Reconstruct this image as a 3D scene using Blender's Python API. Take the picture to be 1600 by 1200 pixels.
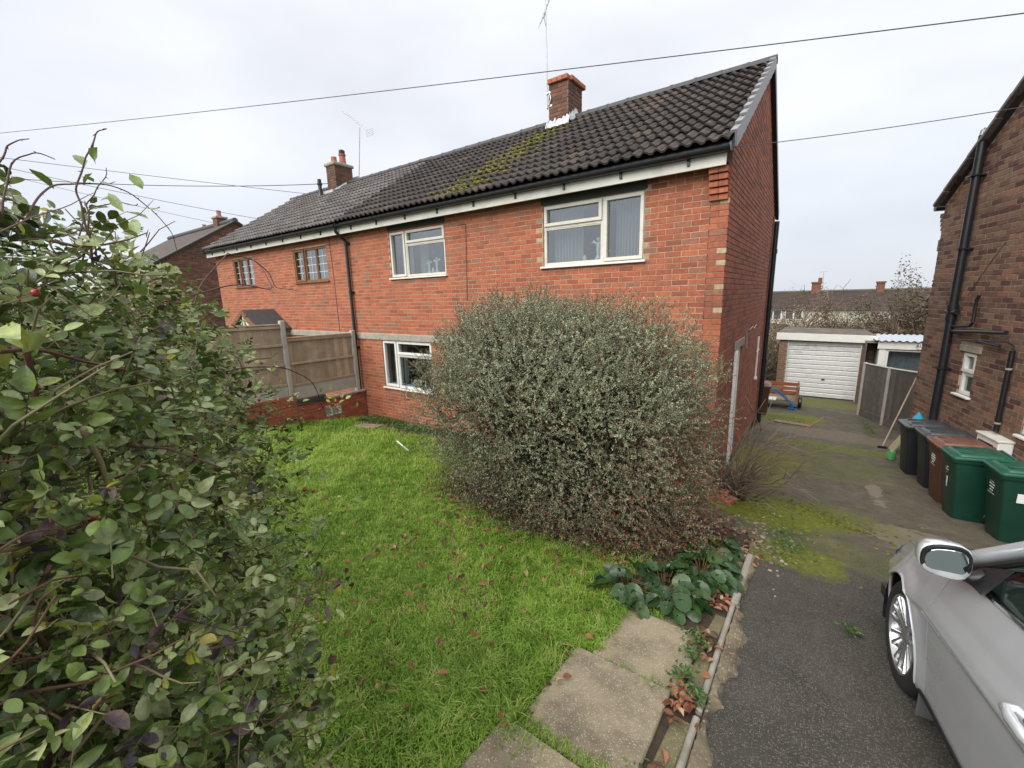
import bpy, math, random
import numpy as np
from mathutils import Vector, Matrix
RS = np.random.RandomState(7); random.seed(7)
for o in list(bpy.data.objects): bpy.data.objects.remove(o)
S = bpy.context.scene; COL = S.collection
rad = math.radians
# ------------------------------------------------------------------ camera
YAW, PIT, ROL, F, CZ = rad(-35.6), rad(11.66), rad(1.58), 664.3, 3.0
def cam_axes():
    f = np.array([math.sin(YAW)*math.cos(PIT), math.cos(YAW)*math.cos(PIT), -math.sin(PIT)])
    rt = np.array([math.cos(YAW), -math.sin(YAW), 0.]); dn = np.cross(f, rt)
    c, s = math.cos(ROL), math.sin(ROL)
    return np.array([c*rt+s*dn, -s*rt+c*dn, f])
CM = cam_axes(); CAMP = np.array([0, 0, CZ])
cd = bpy.data.cameras.new('camera'); cam = bpy.data.objects.new('camera', cd); COL.objects.link(cam)
cd.sensor_width = 36; cd.lens = F/1600*36; cd.clip_start = .02; cd.clip_end = 3000
m4 = Matrix.Identity(4)
for i in range(3):
    m4[i][0] = CM[0][i]; m4[i][1] = -CM[1][i]; m4[i][2] = -CM[2][i]
m4.translation = (0, 0, CZ); cam.matrix_world = m4; S.camera = cam
# ------------------------------------------------------------------ overcast sky, soft sun, exposure
SUN_EL, SUN_AZ = rad(42), rad(193)      # azimuth clockwise from +Y: behind the camera, a little to the left
w = bpy.data.worlds.new('World'); S.world = w; w.use_nodes = True
n, l = w.node_tree.nodes, w.node_tree.links; n.clear()
out = n.new('ShaderNodeOutputWorld'); bg = n.new('ShaderNodeBackground'); bg.inputs['Strength'].default_value = .1
sky = n.new('ShaderNodeTexSky'); sky.sky_type = 'NISHITA'; sky.sun_disc = False
sky.sun_elevation = SUN_EL; sky.sun_rotation = SUN_AZ
tc = n.new('ShaderNodeTexCoord'); sep = n.new('ShaderNodeSeparateXYZ'); l.new(tc.outputs['Generated'], sep.inputs[0])
rp = n.new('ShaderNodeValToRGB'); e = rp.color_ramp.elements         # overcast dome, brighter towards the zenith
e[0].position = 0.0; e[0].color = (.60, .63, .70, 1); e[1].position = 1.0; e[1].color = (1.0, 1.0, 1.0, 1)
q = e.new(.25); q.color = (.70, .72, .77, 1); q = e.new(.5); q.color = (.78, .795, .83, 1)
l.new(sep.outputs['Z'], rp.inputs[0])
mp = n.new('ShaderNodeMapping'); mp.inputs['Scale'].default_value = (1, 1, 2.2); l.new(tc.outputs['Generated'], mp.inputs[0])
nz = n.new('ShaderNodeTexNoise'); nz.inputs['Scale'].default_value = 2.2; nz.inputs['Detail'].default_value = 4; nz.inputs['Roughness'].default_value = .45
l.new(mp.outputs[0], nz.inputs['Vector'])
mr = n.new('ShaderNodeMapRange'); mr.inputs[1].default_value = .3; mr.inputs[2].default_value = .7; mr.inputs[3].default_value = 4.55; mr.inputs[4].default_value = 5.95
l.new(nz.outputs[0], mr.inputs[0])
sc = n.new('ShaderNodeVectorMath'); sc.operation = 'SCALE'; l.new(rp.outputs[0], sc.inputs[0]); l.new(mr.outputs[0], sc.inputs['Scale'])
mx = n.new('ShaderNodeMix'); mx.data_type = 'RGBA'; mx.inputs[0].default_value = .94
l.new(sky.outputs[0], mx.inputs[6]); l.new(sc.outputs[0], mx.inputs[7]); l.new(mx.outputs[2], bg.inputs[0]); l.new(bg.outputs[0], out.inputs[0])
sd = bpy.data.lights.new('sun', 'SUN'); sd.energy = 1.5; sd.angle = rad(56); sd.color = (1, .97, .92)
so = bpy.data.objects.new('sun', sd); COL.objects.link(so)
sv = Vector((math.sin(SUN_AZ)*math.cos(SUN_EL), math.cos(SUN_AZ)*math.cos(SUN_EL), math.sin(SUN_EL)))
so.rotation_euler = sv.to_track_quat('Z', 'Y').to_euler(); so.location = (0, -10, 20)
S.render.engine = 'CYCLES'
S.view_settings.view_transform = 'Standard'; S.view_settings.look = 'None'; S.view_settings.exposure = 1.3; S.view_settings.gamma = 1
S.view_settings.use_curve_mapping = False
S.cycles.max_bounces = 6; S.cycles.diffuse_bounces = 1; S.cycles.transparent_max_bounces = 8
S.render.resolution_x = 1024; S.render.resolution_y = 768
# ------------------------------------------------------------------ pixel helpers (photo 1600x1200): a ray meets a plane or the ground
def ray(u, v): return CM.T @ np.array([(u-800)/F, (v-600)/F, 1.])
def onY(u, v, Y): d = ray(u, v); return CAMP+d*Y/d[1]
def onX(u, v, X): d = ray(u, v); return CAMP+d*X/d[0]
def onD(u, v, D): d = ray(u, v); return CAMP+d*D/np.linalg.norm(d)
def proj(P):
    C = (np.asarray(P, float)-CAMP) @ CM.T
    return 800+F*C[..., 0]/C[..., 2], 600+F*C[..., 1]/C[..., 2], C[..., 2]
GY = np.array([-60, -6, -2, 0, 1.8, 3.17, 4.3, 6.5, 7.1, 7.8, 9.5, 14, 18.5, 24, 35, 60, 120, 2000.])
GZ = np.array([1.75, 1.6, 1.3, 1.02, .77, .58, .40, .06, -.02, -.10, -.21, -.60, -.88, -1.3, -2.6, -4.4, -5, -5.])
def gz(y, x=0):
    y = np.asarray(y, float); k = (-.35, 0, .35)
    return sum(np.interp(y+a, GY, GZ) for a in k)/3
def G(u, v):
    d = ray(u, v); s = np.linspace(.5, 60, 20000); z = CZ+d[2]*s-gz(d[1]*s); i = int(np.argmax(z < 0)); return CAMP+d*s[i]
# ------------------------------------------------------------------ mesh helpers
ROOTM = {}
def link(o): COL.objects.link(o); return o
def tag(o, label, cat=None, group=None, kind=None):
    if label: o['label'] = label
    if cat: o['category'] = cat
    if group: o['group'] = group
    if kind: o['kind'] = kind
    return o
def thing(name, label, cat, loc=(0, 0, 0), rz=0, group=None, rx=0, ry=0):
    o = bpy.data.objects.new(name, None); o.empty_display_size = .1; link(o)
    o.location = [float(c) for c in loc]; o.rotation_euler = (rx, ry, rz)
    o['root'] = 1; del o['root']
    ROOTM[o.name] = (Matrix.Translation(Vector([float(c) for c in loc])) @ o.rotation_euler.to_matrix().to_4x4())
    return tag(o, label, cat, group)
def np_mesh(name, V, Fc, rnd=None, mat=None, smooth=False, angle=None):
    """V (n,3), Fc list of arrays (m,k) of constant k each"""
    me = bpy.data.meshes.new(name); V = np.ascontiguousarray(V, dtype=np.float32)
    if not isinstance(Fc, (list, tuple)): Fc = [Fc]
    Fc = [np.asarray(f, dtype=np.int32) for f in Fc if len(f)]
    me.vertices.add(len(V)); me.vertices.foreach_set('co', V.ravel())
    nl = sum(f.size for f in Fc); npoly = sum(len(f) for f in Fc)
    me.loops.add(nl); me.polygons.add(npoly)
    me.loops.foreach_set('vertex_index', np.concatenate([f.ravel() for f in Fc]))
    st = []; c = 0
    for f in Fc:
        st.append(c+np.arange(len(f))*f.shape[1]); c += f.size
    me.polygons.foreach_set('loop_start', np.concatenate(st).astype(np.int32))
    if rnd is not None:
        a = me.attributes.new('rnd', 'FLOAT_COLOR', 'POINT'); r4 = np.ones((len(V), 4), np.float32); r4[:, :3] = rnd
        a.data.foreach_set('color', r4.ravel())
    me.update(calc_edges=True); me.validate()
    if mat: me.materials.append(mat)
    if smooth:
        me.shade_smooth()
        if angle: me.set_sharp_from_angle(angle=rad(angle))
    else: me.shade_flat()
    return me
def mesh_obj(name, me, parent=None):
    o = bpy.data.objects.new(name, me); link(o)
    if parent is not None:
        o.parent = parent; ROOTM[o.name] = ROOTM[parent.name]
    else: ROOTM[o.name] = Matrix.Identity(4)
    return o
class MB:
    def __init__(s): s.v = []; s.f = {}; s.r = []; s.n = 0
    def add(s, V, Fs, r=.5):
        V = np.asarray(V, float).reshape(-1, 3)
        for f in Fs: s.f.setdefault(len(f), []).append([i+s.n for i in f])
        s.v.append(V); rr = np.empty((len(V), 3)); rr[:] = r; s.r.append(rr); s.n += len(V)
    def box(s, c, d, R=None, r=.5):
        d = np.asarray(d, float)/2; P = np.array([[x, y, z] for x in (-1, 1) for y in (-1, 1) for z in (-1, 1)])*d
        if R is not None: P = P @ np.asarray(R, float).T
        s.add(P+np.asarray(c, float), [(0, 1, 3, 2), (4, 6, 7, 5), (0, 4, 5, 1), (2, 3, 7, 6), (0, 2, 6, 4), (1, 5, 7, 3)], r)
    def cbox(s, c, d, ch=.006, R=None, r=.5):
        d = np.asarray(d, float)/2; ch = min(ch, .45*min(d)); P = []; ix = {}
        for x in (-1, 1):
            for y in (-1, 1):
                for z in (-1, 1):
                    for a in range(3):
                        p = np.array([x, y, z])*d; p -= np.array([x, y, z])*ch; p[a] += (x, y, z)[a]*ch
                        ix[(x, y, z, a)] = len(P); P.append(p)
        Fs = []
        for a in range(3):
            b, c2 = (a+1) % 3, (a+2) % 3
            for sg in (-1, 1):
                cyc = []
                for sb, scc in ((-1, -1), (1, -1), (1, 1), (-1, 1)):
                    k = [0, 0, 0]; k[a] = sg; k[b] = sb; k[c2] = scc; cyc.append(ix[tuple(k)+(a,)])
                Fs.append(tuple(cyc if sg > 0 else cyc[::-1]))
            for sb in (-1, 1):
                for scc in (-1, 1):
                    k1 = [0, 0, 0]; k1[a] = -1; k1[b] = sb; k1[c2] = scc; k2 = list(k1); k2[a] = 1
                    q = [ix[tuple(k1)+(b,)], ix[tuple(k2)+(b,)], ix[tuple(k2)+(c2,)], ix[tuple(k1)+(c2,)]]
                    Fs.append(tuple(q if sb*scc < 0 else q[::-1]))
        for x in (-1, 1):
            for y in (-1, 1):
                for z in (-1, 1):
                    q = [ix[(x, y, z, a)] for a in range(3)]; Fs.append(tuple(q if x*y*z > 0 else q[::-1]))
        P = np.array(P)
        if R is not None: P = P @ np.asarray(R, float).T
        s.add(P+np.asarray(c, float), Fs, r)
    def ab(s, a, b, r=.5, ch=0, R=None):      # axis box between two corners
        a, b = np.asarray(a, float), np.asarray(b, float); c, d = (a+b)/2, np.abs(b-a)
        if ch: s.cbox(c, d, ch, R, r)
        else: s.box(c, d, R, r)
    def loft(s, rings, r=.5, caps=True, closed=True):
        k = len(rings[0]); V = np.concatenate([np.asarray(q, float) for q in rings]); Fs = []
        for i in range(len(rings)-1):
            for j in range(k if closed else k-1):
                Fs.append((i*k+j, i*k+(j+1) % k, (i+1)*k+(j+1) % k, (i+1)*k+j))
        if caps and closed:
            Fs.append(tuple(range(k))[::-1]); Fs.append(tuple(range((len(rings)-1)*k, len(rings)*k)))
        s.add(V, Fs, r)
    def tube(s, pts, rr, seg=8, r=.5, caps=True):
        P = np.asarray(pts, float); nP = len(P); rr = np.broadcast_to(rr, (nP,)); T = np.gradient(P, axis=0)
        T /= np.linalg.norm(T, axis=1)[:, None]+1e-12
        a = np.array([0, 0, 1.]) if abs(T[0][2]) < .9 else np.array([1., 0, 0]); u = np.cross(T[0], a); u /= np.linalg.norm(u)
        rings = []; t = np.linspace(0, 2*math.pi, seg, endpoint=False)
        for i in range(nP):
            u = u-T[i]*(u@T[i]); u /= np.linalg.norm(u)+1e-12; v = np.cross(T[i], u)
            rings.append(P[i]+rr[i]*(np.cos(t)[:, None]*u+np.sin(t)[:, None]*v))
        s.loft(rings, r, caps)
    def disc(s, c, ax, rad_, th, seg=20, r=.5):
        c = np.asarray(c, float); ax = np.asarray(ax, float); ax = ax/np.linalg.norm(ax); s.tube([c-ax*th/2, c+ax*th/2], rad_, seg, r)
    def lathe(s, prof, c=(0, 0, 0), seg=20, r=.5, ax='z', caps=False):
        t = np.linspace(0, 2*math.pi, seg, endpoint=False); rings = []
        for R_, h in prof:
            p = np.stack([R_*np.cos(t), R_*np.sin(t), np.full(seg, h)], 1)
            if ax == 'x': p = p[:, [2, 0, 1]]
            elif ax == 'y': p = p[:, [1, 2, 0]]
            rings.append(p+np.asarray(c, float))
        s.loft(rings, r, caps)
    def ico(s, c, d, r=.5, sub=False):
        c = np.asarray(c, float); g = (1+5**.5)/2
        V = np.array([(-1, g, 0), (1, g, 0), (-1, -g, 0), (1, -g, 0), (0, -1, g), (0, 1, g), (0, -1, -g), (0, 1, -g), (g, 0, -1), (g, 0, 1), (-g, 0, -1), (-g, 0, 1)])/1.902
        Fs = [(0, 11, 5), (0, 5, 1), (0, 1, 7), (0, 7, 10), (0, 10, 11), (1, 5, 9), (5, 11, 4), (11, 10, 2), (10, 7, 6), (7, 1, 8), (3, 9, 4), (3, 4, 2), (3, 2, 6), (3, 6, 8), (3, 8, 9), (4, 9, 5), (2, 4, 11), (6, 2, 10), (8, 6, 7), (9, 8, 1)]
        s.add(c+V*np.asarray(d, float), Fs, r)
    def mesh(s, name, mat, M=None, smooth=False, angle=None):
        V = np.concatenate(s.v)
        if M is not None:
            Mi = np.array(M); V = V @ Mi[:3, :3].T+Mi[:3, 3]
        return np_mesh(name, V, [np.array(a) for a in s.f.values()], np.concatenate(s.r), mat, smooth, angle)
    def build(s, name, mat, parent=None, local=False, smooth=False, angle=40, kind=None, label=None):
        M = None
        if parent is not None and not local: M = ROOTM[parent.name].inverted()
        o = mesh_obj(name, s.mesh(name, mat, M, smooth, angle), parent)
        if kind: o['kind'] = kind
        if label: o['label'] = label
        return o
def place(o, P, R, sc=1.0, parent=None):
    """world placement of a shared-mesh part under a root"""
    M = Matrix.Identity(4)
    for i in range(3):
        for j in range(3): M[i][j] = R[i][j]*sc
        M[i][3] = P[i]
    if parent is not None:
        o.parent = parent; ROOTM[o.name] = ROOTM[parent.name]; M = ROOTM[parent.name].inverted() @ M
    o.matrix_basis = M
def inst(name, me, P, R, sc=1.0, parent=None, label=None):
    o = bpy.data.objects.new(name, me); link(o); place(o, P, R, sc, parent)
    if label: o['label'] = label
    return o
# ------------------------------------------------------------------ materials
def nodes_of(m): return m.node_tree.nodes, m.node_tree.links
def new_mat(name):
    m = bpy.data.materials.new(name); m.use_nodes = True; N, L = nodes_of(m); b = N['Principled BSDF']; return m, N, L, b
def pos_noise(N, L, scale, detail=5, rough=.6, vec=None, st=None):
    g = N.new('ShaderNodeNewGeometry'); t = N.new('ShaderNodeTexNoise'); t.inputs['Scale'].default_value = scale
    t.inputs['Detail'].default_value = detail; t.inputs['Roughness'].default_value = rough
    if st:
        mp = N.new('ShaderNodeMapping'); mp.inputs['Scale'].default_value = st; L.new(g.outputs['Position'], mp.inputs[0]); L.new(mp.outputs[0], t.inputs['Vector'])
    else: L.new(g.outputs['Position'], t.inputs['Vector'])
    return t
def ramp(N, L, src, stops):
    r = N.new('ShaderNodeValToRGB'); e = r.color_ramp.elements
    while len(e) < len(stops): e.new(.5)
    for k, (p, c) in enumerate(stops):
        e[k].position = p; e[k].color = tuple(c)+(1,) if len(c) == 3 else c
    if src is not None: L.new(src, r.inputs[0])
    return r
def mixc(N, L, fac, a, b, mode='MIX'):
    m = N.new('ShaderNodeMix'); m.data_type = 'RGBA'; m.blend_type = mode
    for sock, val in ((m.inputs[0], fac), (m.inputs[6], a), (m.inputs[7], b)):
        if hasattr(val, 'is_linked'): L.new(val, sock)
        else: sock.default_value = val if not isinstance(val, tuple) or len(val) == 4 else val+(1,)
    return m.outputs[2]
def math_(N, L, op, a, b=None):
    m = N.new('ShaderNodeMath'); m.operation = op
    for i, val in enumerate((a, b)):
        if val is None: continue
        if hasattr(val, 'is_linked'): L.new(val, m.inputs[i])
        else: m.inputs[i].default_value = val
    return m.outputs[0]
def bump(N, L, b, src, strength=.3, dist=.01):
    bp = N.new('ShaderNodeBump'); bp.inputs['Strength'].default_value = strength; bp.inputs['Distance'].default_value = dist
    L.new(src, bp.inputs['Height']); L.new(bp.outputs[0], b.inputs['Normal'])
def rnd_node(N): a = N.new('ShaderNodeAttribute'); a.attribute_name = 'rnd'; return a
def mat(name, col, rough=.6, metal=0, var=.15, scale=6., bmp=.0, bscale=40., spec=.5, coat=0, dirt=None, st=None):
    m, N, L, b = new_mat(name)
    t = pos_noise(N, L, scale, st=st); k = ramp(N, L, t.outputs[0], [(.25, (1-var,)*3), (.75, (1+var,)*3)])
    c = mixc(N, L, 1.0, tuple(col), k.outputs[0], 'MULTIPLY')
    if dirt:
        t2 = pos_noise(N, L, dirt[1], 6, .7); k2 = ramp(N, L, t2.outputs[0], [(dirt[2], (0, 0, 0)), (dirt[3], (1, 1, 1))]); c = mixc(N, L, k2.outputs[0], c, tuple(dirt[0]))
    L.new(c, b.inputs['Base Color']); b.inputs['Roughness'].default_value = rough; b.inputs['Metallic'].default_value = metal
    b.inputs['Specular IOR Level'].default_value = spec; b.inputs['Coat Weight'].default_value = coat
    if bmp: bump(N, L, b, pos_noise(N, L, bscale, 4).outputs[0], bmp, .004)
    return m
def rnd_mat(name, stops, rough=.8, var=.2, scale=30., bmp=.3, bscale=120., stain=None, spec=.4, translucent=0, bdist=.004, stain2=None):
    m, N, L, b = new_mat(name); a = rnd_node(N); sp = N.new('ShaderNodeSeparateColor'); L.new(a.outputs['Color'], sp.inputs[0])
    r = ramp(N, L, sp.outputs[0], stops); t = pos_noise(N, L, scale); k = ramp(N, L, t.outputs[0], [(.25, (1-var,)*3), (.75, (1+var,)*3)])
    c = mixc(N, L, 1.0, r.outputs[0], k.outputs[0], 'MULTIPLY')
    for stn in (stain, stain2):
        if stn:
            t2 = pos_noise(N, L, stn[1], 6, .65, st=(stn[5] if len(stn) > 5 else None)); k2 = ramp(N, L, t2.outputs[0], [(stn[2], (0, 0, 0)), (stn[3], (stn[4],)*3)]); c = mixc(N, L, k2.outputs[0], c, tuple(stn[0]))
    L.new(c, b.inputs['Base Color']); b.inputs['Roughness'].default_value = rough; b.inputs['Specular IOR Level'].default_value = spec
    if bmp: bump(N, L, b, pos_noise(N, L, bscale, 5).outputs[0], bmp, bdist)
    if translucent:
        tr = N.new('ShaderNodeBsdfTranslucent'); L.new(c, tr.inputs[0]); ms = N.new('ShaderNodeMixShader'); ms.inputs[0].default_value = translucent
        o = N['Material Output']; L.new(b.outputs[0], ms.inputs[1]); L.new(tr.outputs[0], ms.inputs[2]); L.new(ms.outputs[0], o.inputs[0])
    return m
MT = {}
MT['brick'] = rnd_mat('red brick', [(0, (.25, .078, .045)), (.12, (.33, .095, .05)), (.5, (.385, .115, .057)), (.78, (.44, .14, .068)), (.90, (.34, .105, .056)), (.93, (.21, .16, .11)), (.965, (.44, .33, .20))],
    var=.3, scale=22, stain=((.13, .08, .055), 1.3, .54, .8, .5), stain2=((.15, .085, .06), 1.1, .55, .72, .45, (2.5, 2.5, .35)))
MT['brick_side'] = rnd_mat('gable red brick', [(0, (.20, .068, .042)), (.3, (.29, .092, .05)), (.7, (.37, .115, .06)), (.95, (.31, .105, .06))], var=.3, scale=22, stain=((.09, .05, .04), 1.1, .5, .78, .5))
MT['brick_nb'] = rnd_mat('brown brick', [(0, (.085, .040, .038)), (.2, (.13, .07, .053)), (.45, (.165, .10, .068)), (.75, (.20, .132, .088)), (.95, (.225, .11, .07)), (1, (.29, .14, .085))], var=.3, scale=22, stain=((.07, .05, .04), 1.2, .55, .8, .4))
MT['brick_far'] = rnd_mat('dark weathered brick', [(0, (.09, .045, .035)), (.5, (.17, .075, .05)), (1, (.25, .11, .07))], var=.35, scale=6, stain=((.055, .05, .035), .6, .45, .7, .6))
MT['mortar'] = mat('pale mortar', (.47, .32, .21), .95, var=.25, scale=9, bmp=.4, bscale=150, dirt=((.30, .19, .13), 1.6, .5, .8))
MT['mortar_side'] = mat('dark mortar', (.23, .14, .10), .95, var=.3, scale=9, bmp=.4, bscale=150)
MT['mortar_nb'] = mat('grey mortar', (.33, .26, .19), .95, var=.25, scale=9, bmp=.4, bscale=150)
MT['tile'] = rnd_mat('brown concrete tile', [(0, (.026, .021, .019)), (.5, (.046, .036, .032)), (.85, (.064, .05, .043)), (1, (.10, .07, .055))], rough=.75, var=.4, scale=14, bmp=.5, bscale=160,
    stain=((.17, .16, .13), 9, .60, .70, .55), stain2=((.09, .10, .03), 1.1, .58, .75, .35))
MT['tile_grey'] = rnd_mat('grey concrete tile', [(0, (.095, .084, .077)), (.5, (.14, .125, .115)), (1, (.19, .172, .16))], rough=.55, var=.25, scale=12, bmp=.4, bscale=160, stain=((.07, .06, .05), 1.4, .5, .75, .5))
MT['ridge'] = mat('dark grey ridge tile', (.055, .055, .058), .6, var=.25, scale=12, bmp=.3)
MT['verge'] = mat('grey verge cap', (.26, .26, .27), .5, var=.15, scale=12)
MT['upvc'] = mat('white plastic', (.76, .75, .71), .35, var=.06, scale=8)
MT['upvc_old'] = mat('cream plastic', (.66, .63, .55), .4, var=.1, scale=6, dirt=((.35, .32, .25), 4, .55, .85))
MT['fascia'] = mat('weathered white fascia', (.66, .64, .57), .5, var=.12, scale=3, dirt=((.40, .38, .31), 2.5, .5, .8))
MT['brownwood'] = mat('brown stained wood', (.20, .085, .035), .5, var=.25, scale=12)
MT['blackpl'] = mat('black plastic', (.014, .015, .018), .32, var=.2, scale=5)
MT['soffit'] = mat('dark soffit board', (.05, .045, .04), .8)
MT['concrete'] = mat('grey concrete', (.34, .31, .26), .9, var=.25, scale=10, bmp=.4, bscale=120, dirt=((.20, .19, .13), 3, .5, .75))
MT['lead'] = mat('flaking pale lead flashing', (.48, .49, .51), .5, metal=.2, var=.3, scale=14, bmp=.5)
MT['terracotta'] = mat('orange clay', (.38, .13, .075), .8, var=.3, scale=8)
MT['alu'] = mat('dull aluminium', (.45, .45, .46), .4, metal=.7)
MT['cable'] = mat('dark grey cable', (.07, .07, .075), .5)
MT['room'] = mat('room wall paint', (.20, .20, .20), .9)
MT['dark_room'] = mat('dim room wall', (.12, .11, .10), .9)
MT['curtain'] = rnd_mat('white net curtain', [(0, (.62, .61, .58)), (1, (.8, .79, .76))], rough=.9, var=.05, bmp=0, translucent=.35)
MT['china'] = mat('white china', (.8, .79, .76), .25, var=.02)
def glass_mat(name, refl=.3, tint=(.8, .85, .87), edge=.9):
    m, N, L, b = new_mat(name); N.remove(b); lw = N.new('ShaderNodeLayerWeight'); lw.inputs[0].default_value = .35
    fac = math_(N, L, 'ADD', math_(N, L, 'MULTIPLY', math_(N, L, 'POWER', lw.outputs['Facing'], 3.0), edge-refl), refl)
    g = N.new('ShaderNodeBsdfGlossy'); g.inputs['Roughness'].default_value = .01; t = N.new('ShaderNodeBsdfTransparent'); t.inputs[0].default_value = tint+(1,)
    ms = N.new('ShaderNodeMixShader'); L.new(fac, ms.inputs[0]); L.new(t.outputs[0], ms.inputs[1]); L.new(g.outputs[0], ms.inputs[2]); L.new(ms.outputs[0], N['Material Output'].inputs[0])
    return m
MT['glass'] = glass_mat('window glass', .21); MT['glass_dark'] = glass_mat('clear window glass', .07)
MT['car_glass'] = glass_mat('tinted car glass', .06, (.35, .47, .42))
MT['moss'] = rnd_mat('yellow green moss', [(0, (.055, .06, .012)), (.5, (.13, .14, .02)), (1, (.22, .19, .03))], rough=1, var=.3, scale=30, bmp=.5, bscale=200)
# ================================================================== THE SETTING
def sheet(name, xs, ys, zf, mt, label, kind='structure', warp=None):
    X, Y = np.meshgrid(xs, ys); Z = zf(X, Y)
    if warp: X, Y = warp(X, Y)
    V = np.stack([X.ravel(), Y.ravel(), Z.ravel()], 1); nx, ny = len(xs), len(ys)
    i = (np.arange(ny-1)[:, None]*nx+np.arange(nx-1)[None]).ravel(); Fc = np.stack([i, i+1, i+nx+1, i+nx], 1)
    o = mesh_obj(name, np_mesh(name, V, Fc, np.full((len(V), 3), .5), mt, True)); return tag(o, label, None, None, kind)
def hnoise(x, y, s=1.0, k=0): return (np.sin(x*3.1*s+k)*np.cos(y*2.7*s+1.3*k)+.5*np.sin(x*7.3*s+y*5.9*s+k)+.3*np.sin(x*15.1*s-y*13*s+2*k))/1.8
def blob(N, L, cx, cy, rx, ry, nz_=.7, scale=2.2, lo=.75, hi=1.1):
    g = N.new('ShaderNodeNewGeometry'); mp = N.new('ShaderNodeMapping'); mp.vector_type = 'POINT'
    mp.inputs['Location'].default_value = (-cx/rx, -cy/ry, 0); mp.inputs['Scale'].default_value = (1/rx, 1/ry, 0); L.new(g.outputs['Position'], mp.inputs[0])
    ln = N.new('ShaderNodeVectorMath'); ln.operation = 'LENGTH'; L.new(mp.outputs[0], ln.inputs[0])
    t = pos_noise(N, L, scale, 6, .65); a = math_(N, L, 'MULTIPLY', math_(N, L, 'SUBTRACT', t.outputs[0], .5), nz_*2)
    s_ = math_(N, L, 'ADD', ln.outputs['Value'], a); r = ramp(N, L, s_, [(lo, (1, 1, 1)), (hi, (0, 0, 0))])
    sf = N.new('ShaderNodeMath'); sf.operation = 'MULTIPLY'; L.new(r.outputs[0], sf.inputs[0]); sf.inputs[1].default_value = 1; return sf.outputs[0]
def drive_material():
    m, N, L, b = new_mat('asphalt and mossy concrete drive')
    t = pos_noise(N, L, 3, 6, .7); base = ramp(N, L, t.outputs[0], [(.3, (.040, .036, .030)), (.7, (.072, .064, .052))]).outputs[0]
    v = N.new('ShaderNodeTexVoronoi'); v.inputs['Scale'].default_value = 130; g = N.new('ShaderNodeNewGeometry'); L.new(g.outputs['Position'], v.inputs['Vector'])
    sp = N.new('ShaderNodeSeparateColor'); L.new(v.outputs['Color'], sp.inputs[0])
    st = math_(N, L, 'MULTIPLY', ramp(N, L, sp.outputs[0], [(.40, (0, 0, 0)), (1.0, (1, 1, 1))]).outputs[0], ramp(N, L, v.outputs['Distance'], [(.3, (1, 1, 1)), (.55, (0, 0, 0))]).outputs[0])
    c = mixc(N, L, st, base, (.23, .21, .17))
    sep = N.new('ShaderNodeSeparateXYZ'); L.new(g.outputs['Position'], sep.inputs[0])
    # the old back yard behind the asphalt: brown dirty concrete
    tn = pos_noise(N, L, 1.6, 6, .7); yy = math_(N, L, 'ADD', math_(N, L, 'SUBTRACT', sep.outputs['Y'], math_(N, L, 'MULTIPLY', sep.outputs['X'], 1.0)), math_(N, L, 'MULTIPLY', tn.outputs[0], 1.2))
    back = math_(N, L, 'MULTIPLY', ramp(N, L, math_(N, L, 'MULTIPLY', math_(N, L, 'SUBTRACT', yy, 4.9), 1.0), [(.2, (0, 0, 0)), (.55, (1, 1, 1))]).outputs[0], 1)
    t2 = pos_noise(N, L, 4.5, 7, .75); yard = ramp(N, L, t2.outputs[0], [(.3, (.050, .043, .027)), (.52, (.10, .083, .054)), (.75, (.17, .14, .10))]).outputs[0]
    yard = mixc(N, L, math_(N, L, 'MULTIPLY', st, .8), yard, (.26, .23, .18))
    c = mixc(N, L, back, c, yard)
    grav = blob(N, L, .6, 12.2, 1.7, .75, .5, 1.8); vg = N.new('ShaderNodeTexVoronoi'); vg.inputs['Scale'].default_value = 38; L.new(g.outputs['Position'], vg.inputs['Vector'])
    gcol = mixc(N, L, .55, (.24, .185, .13), vg.outputs['Color'], 'MULTIPLY'); c = mixc(N, L, math_(N, L, 'MULTIPLY', grav, .8), c, gcol)
    c = mixc(N, L, math_(N, L, 'MULTIPLY', blob(N, L, 1.15, 6.3, .5, .45, 1.1, 5), .7), c, (.23, .19, .13))
    c = mixc(N, L, math_(N, L, 'MULTIPLY', blob(N, L, 1.0, 8.2, .10, .6, 1.3, 5), .6), c, (.26, .22, .17))
    tm = pos_noise(N, L, 26, 4, .7); moss = ramp(N, L, tm.outputs[0], [(.3, (.065, .078, .006)), (.7, (.20, .225, .014))]).outputs[0]
    for cx, cy, rx, ry, k, am in ((-.35, 6.15, .95, .62, .5, 1), (.25, 6.6, .8, .5, .9, .5), (-.7, 8.6, .75, 1.4, .6, .85), (.2, 9.3, 1.3, 1.1, 1.0, .35), (.4, 10.8, 1.2, .5, .8, .6), (-.4, 13.9, 1.0, .9, .6, .9), (.5, 17.3, 1.4, 1.0, .6, .55), (-.0, 4.75, .6, .4, .9, .8), (.3, 5.2, 1.0, .5, 1.0, .3)):
        c = mixc(N, L, math_(N, L, 'MULTIPLY', blob(N, L, cx, cy, rx, ry, k, 2.6), am), c, moss)
    # thin film of algae on the shaded asphalt
    ta = pos_noise(N, L, .9, 6, .7); al = ramp(N, L, ta.outputs[0], [(.52, (0, 0, 0)), (.72, (.35, .35, .35))]).outputs[0]; c = mixc(N, L, al, c, (.06, .065, .022))
    L.new(c, b.inputs['Base Color']); b.inputs['Roughness'].default_value = .85
    tb = N.new('ShaderNodeTexVoronoi'); tb.inputs['Scale'].default_value = 95; L.new(g.outputs['Position'], tb.inputs['Vector'])
    bump(N, L, b, math_(N, L, 'ADD', tb.outputs['Distance'], tm.outputs[0]), .9, .006)
    return m
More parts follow.
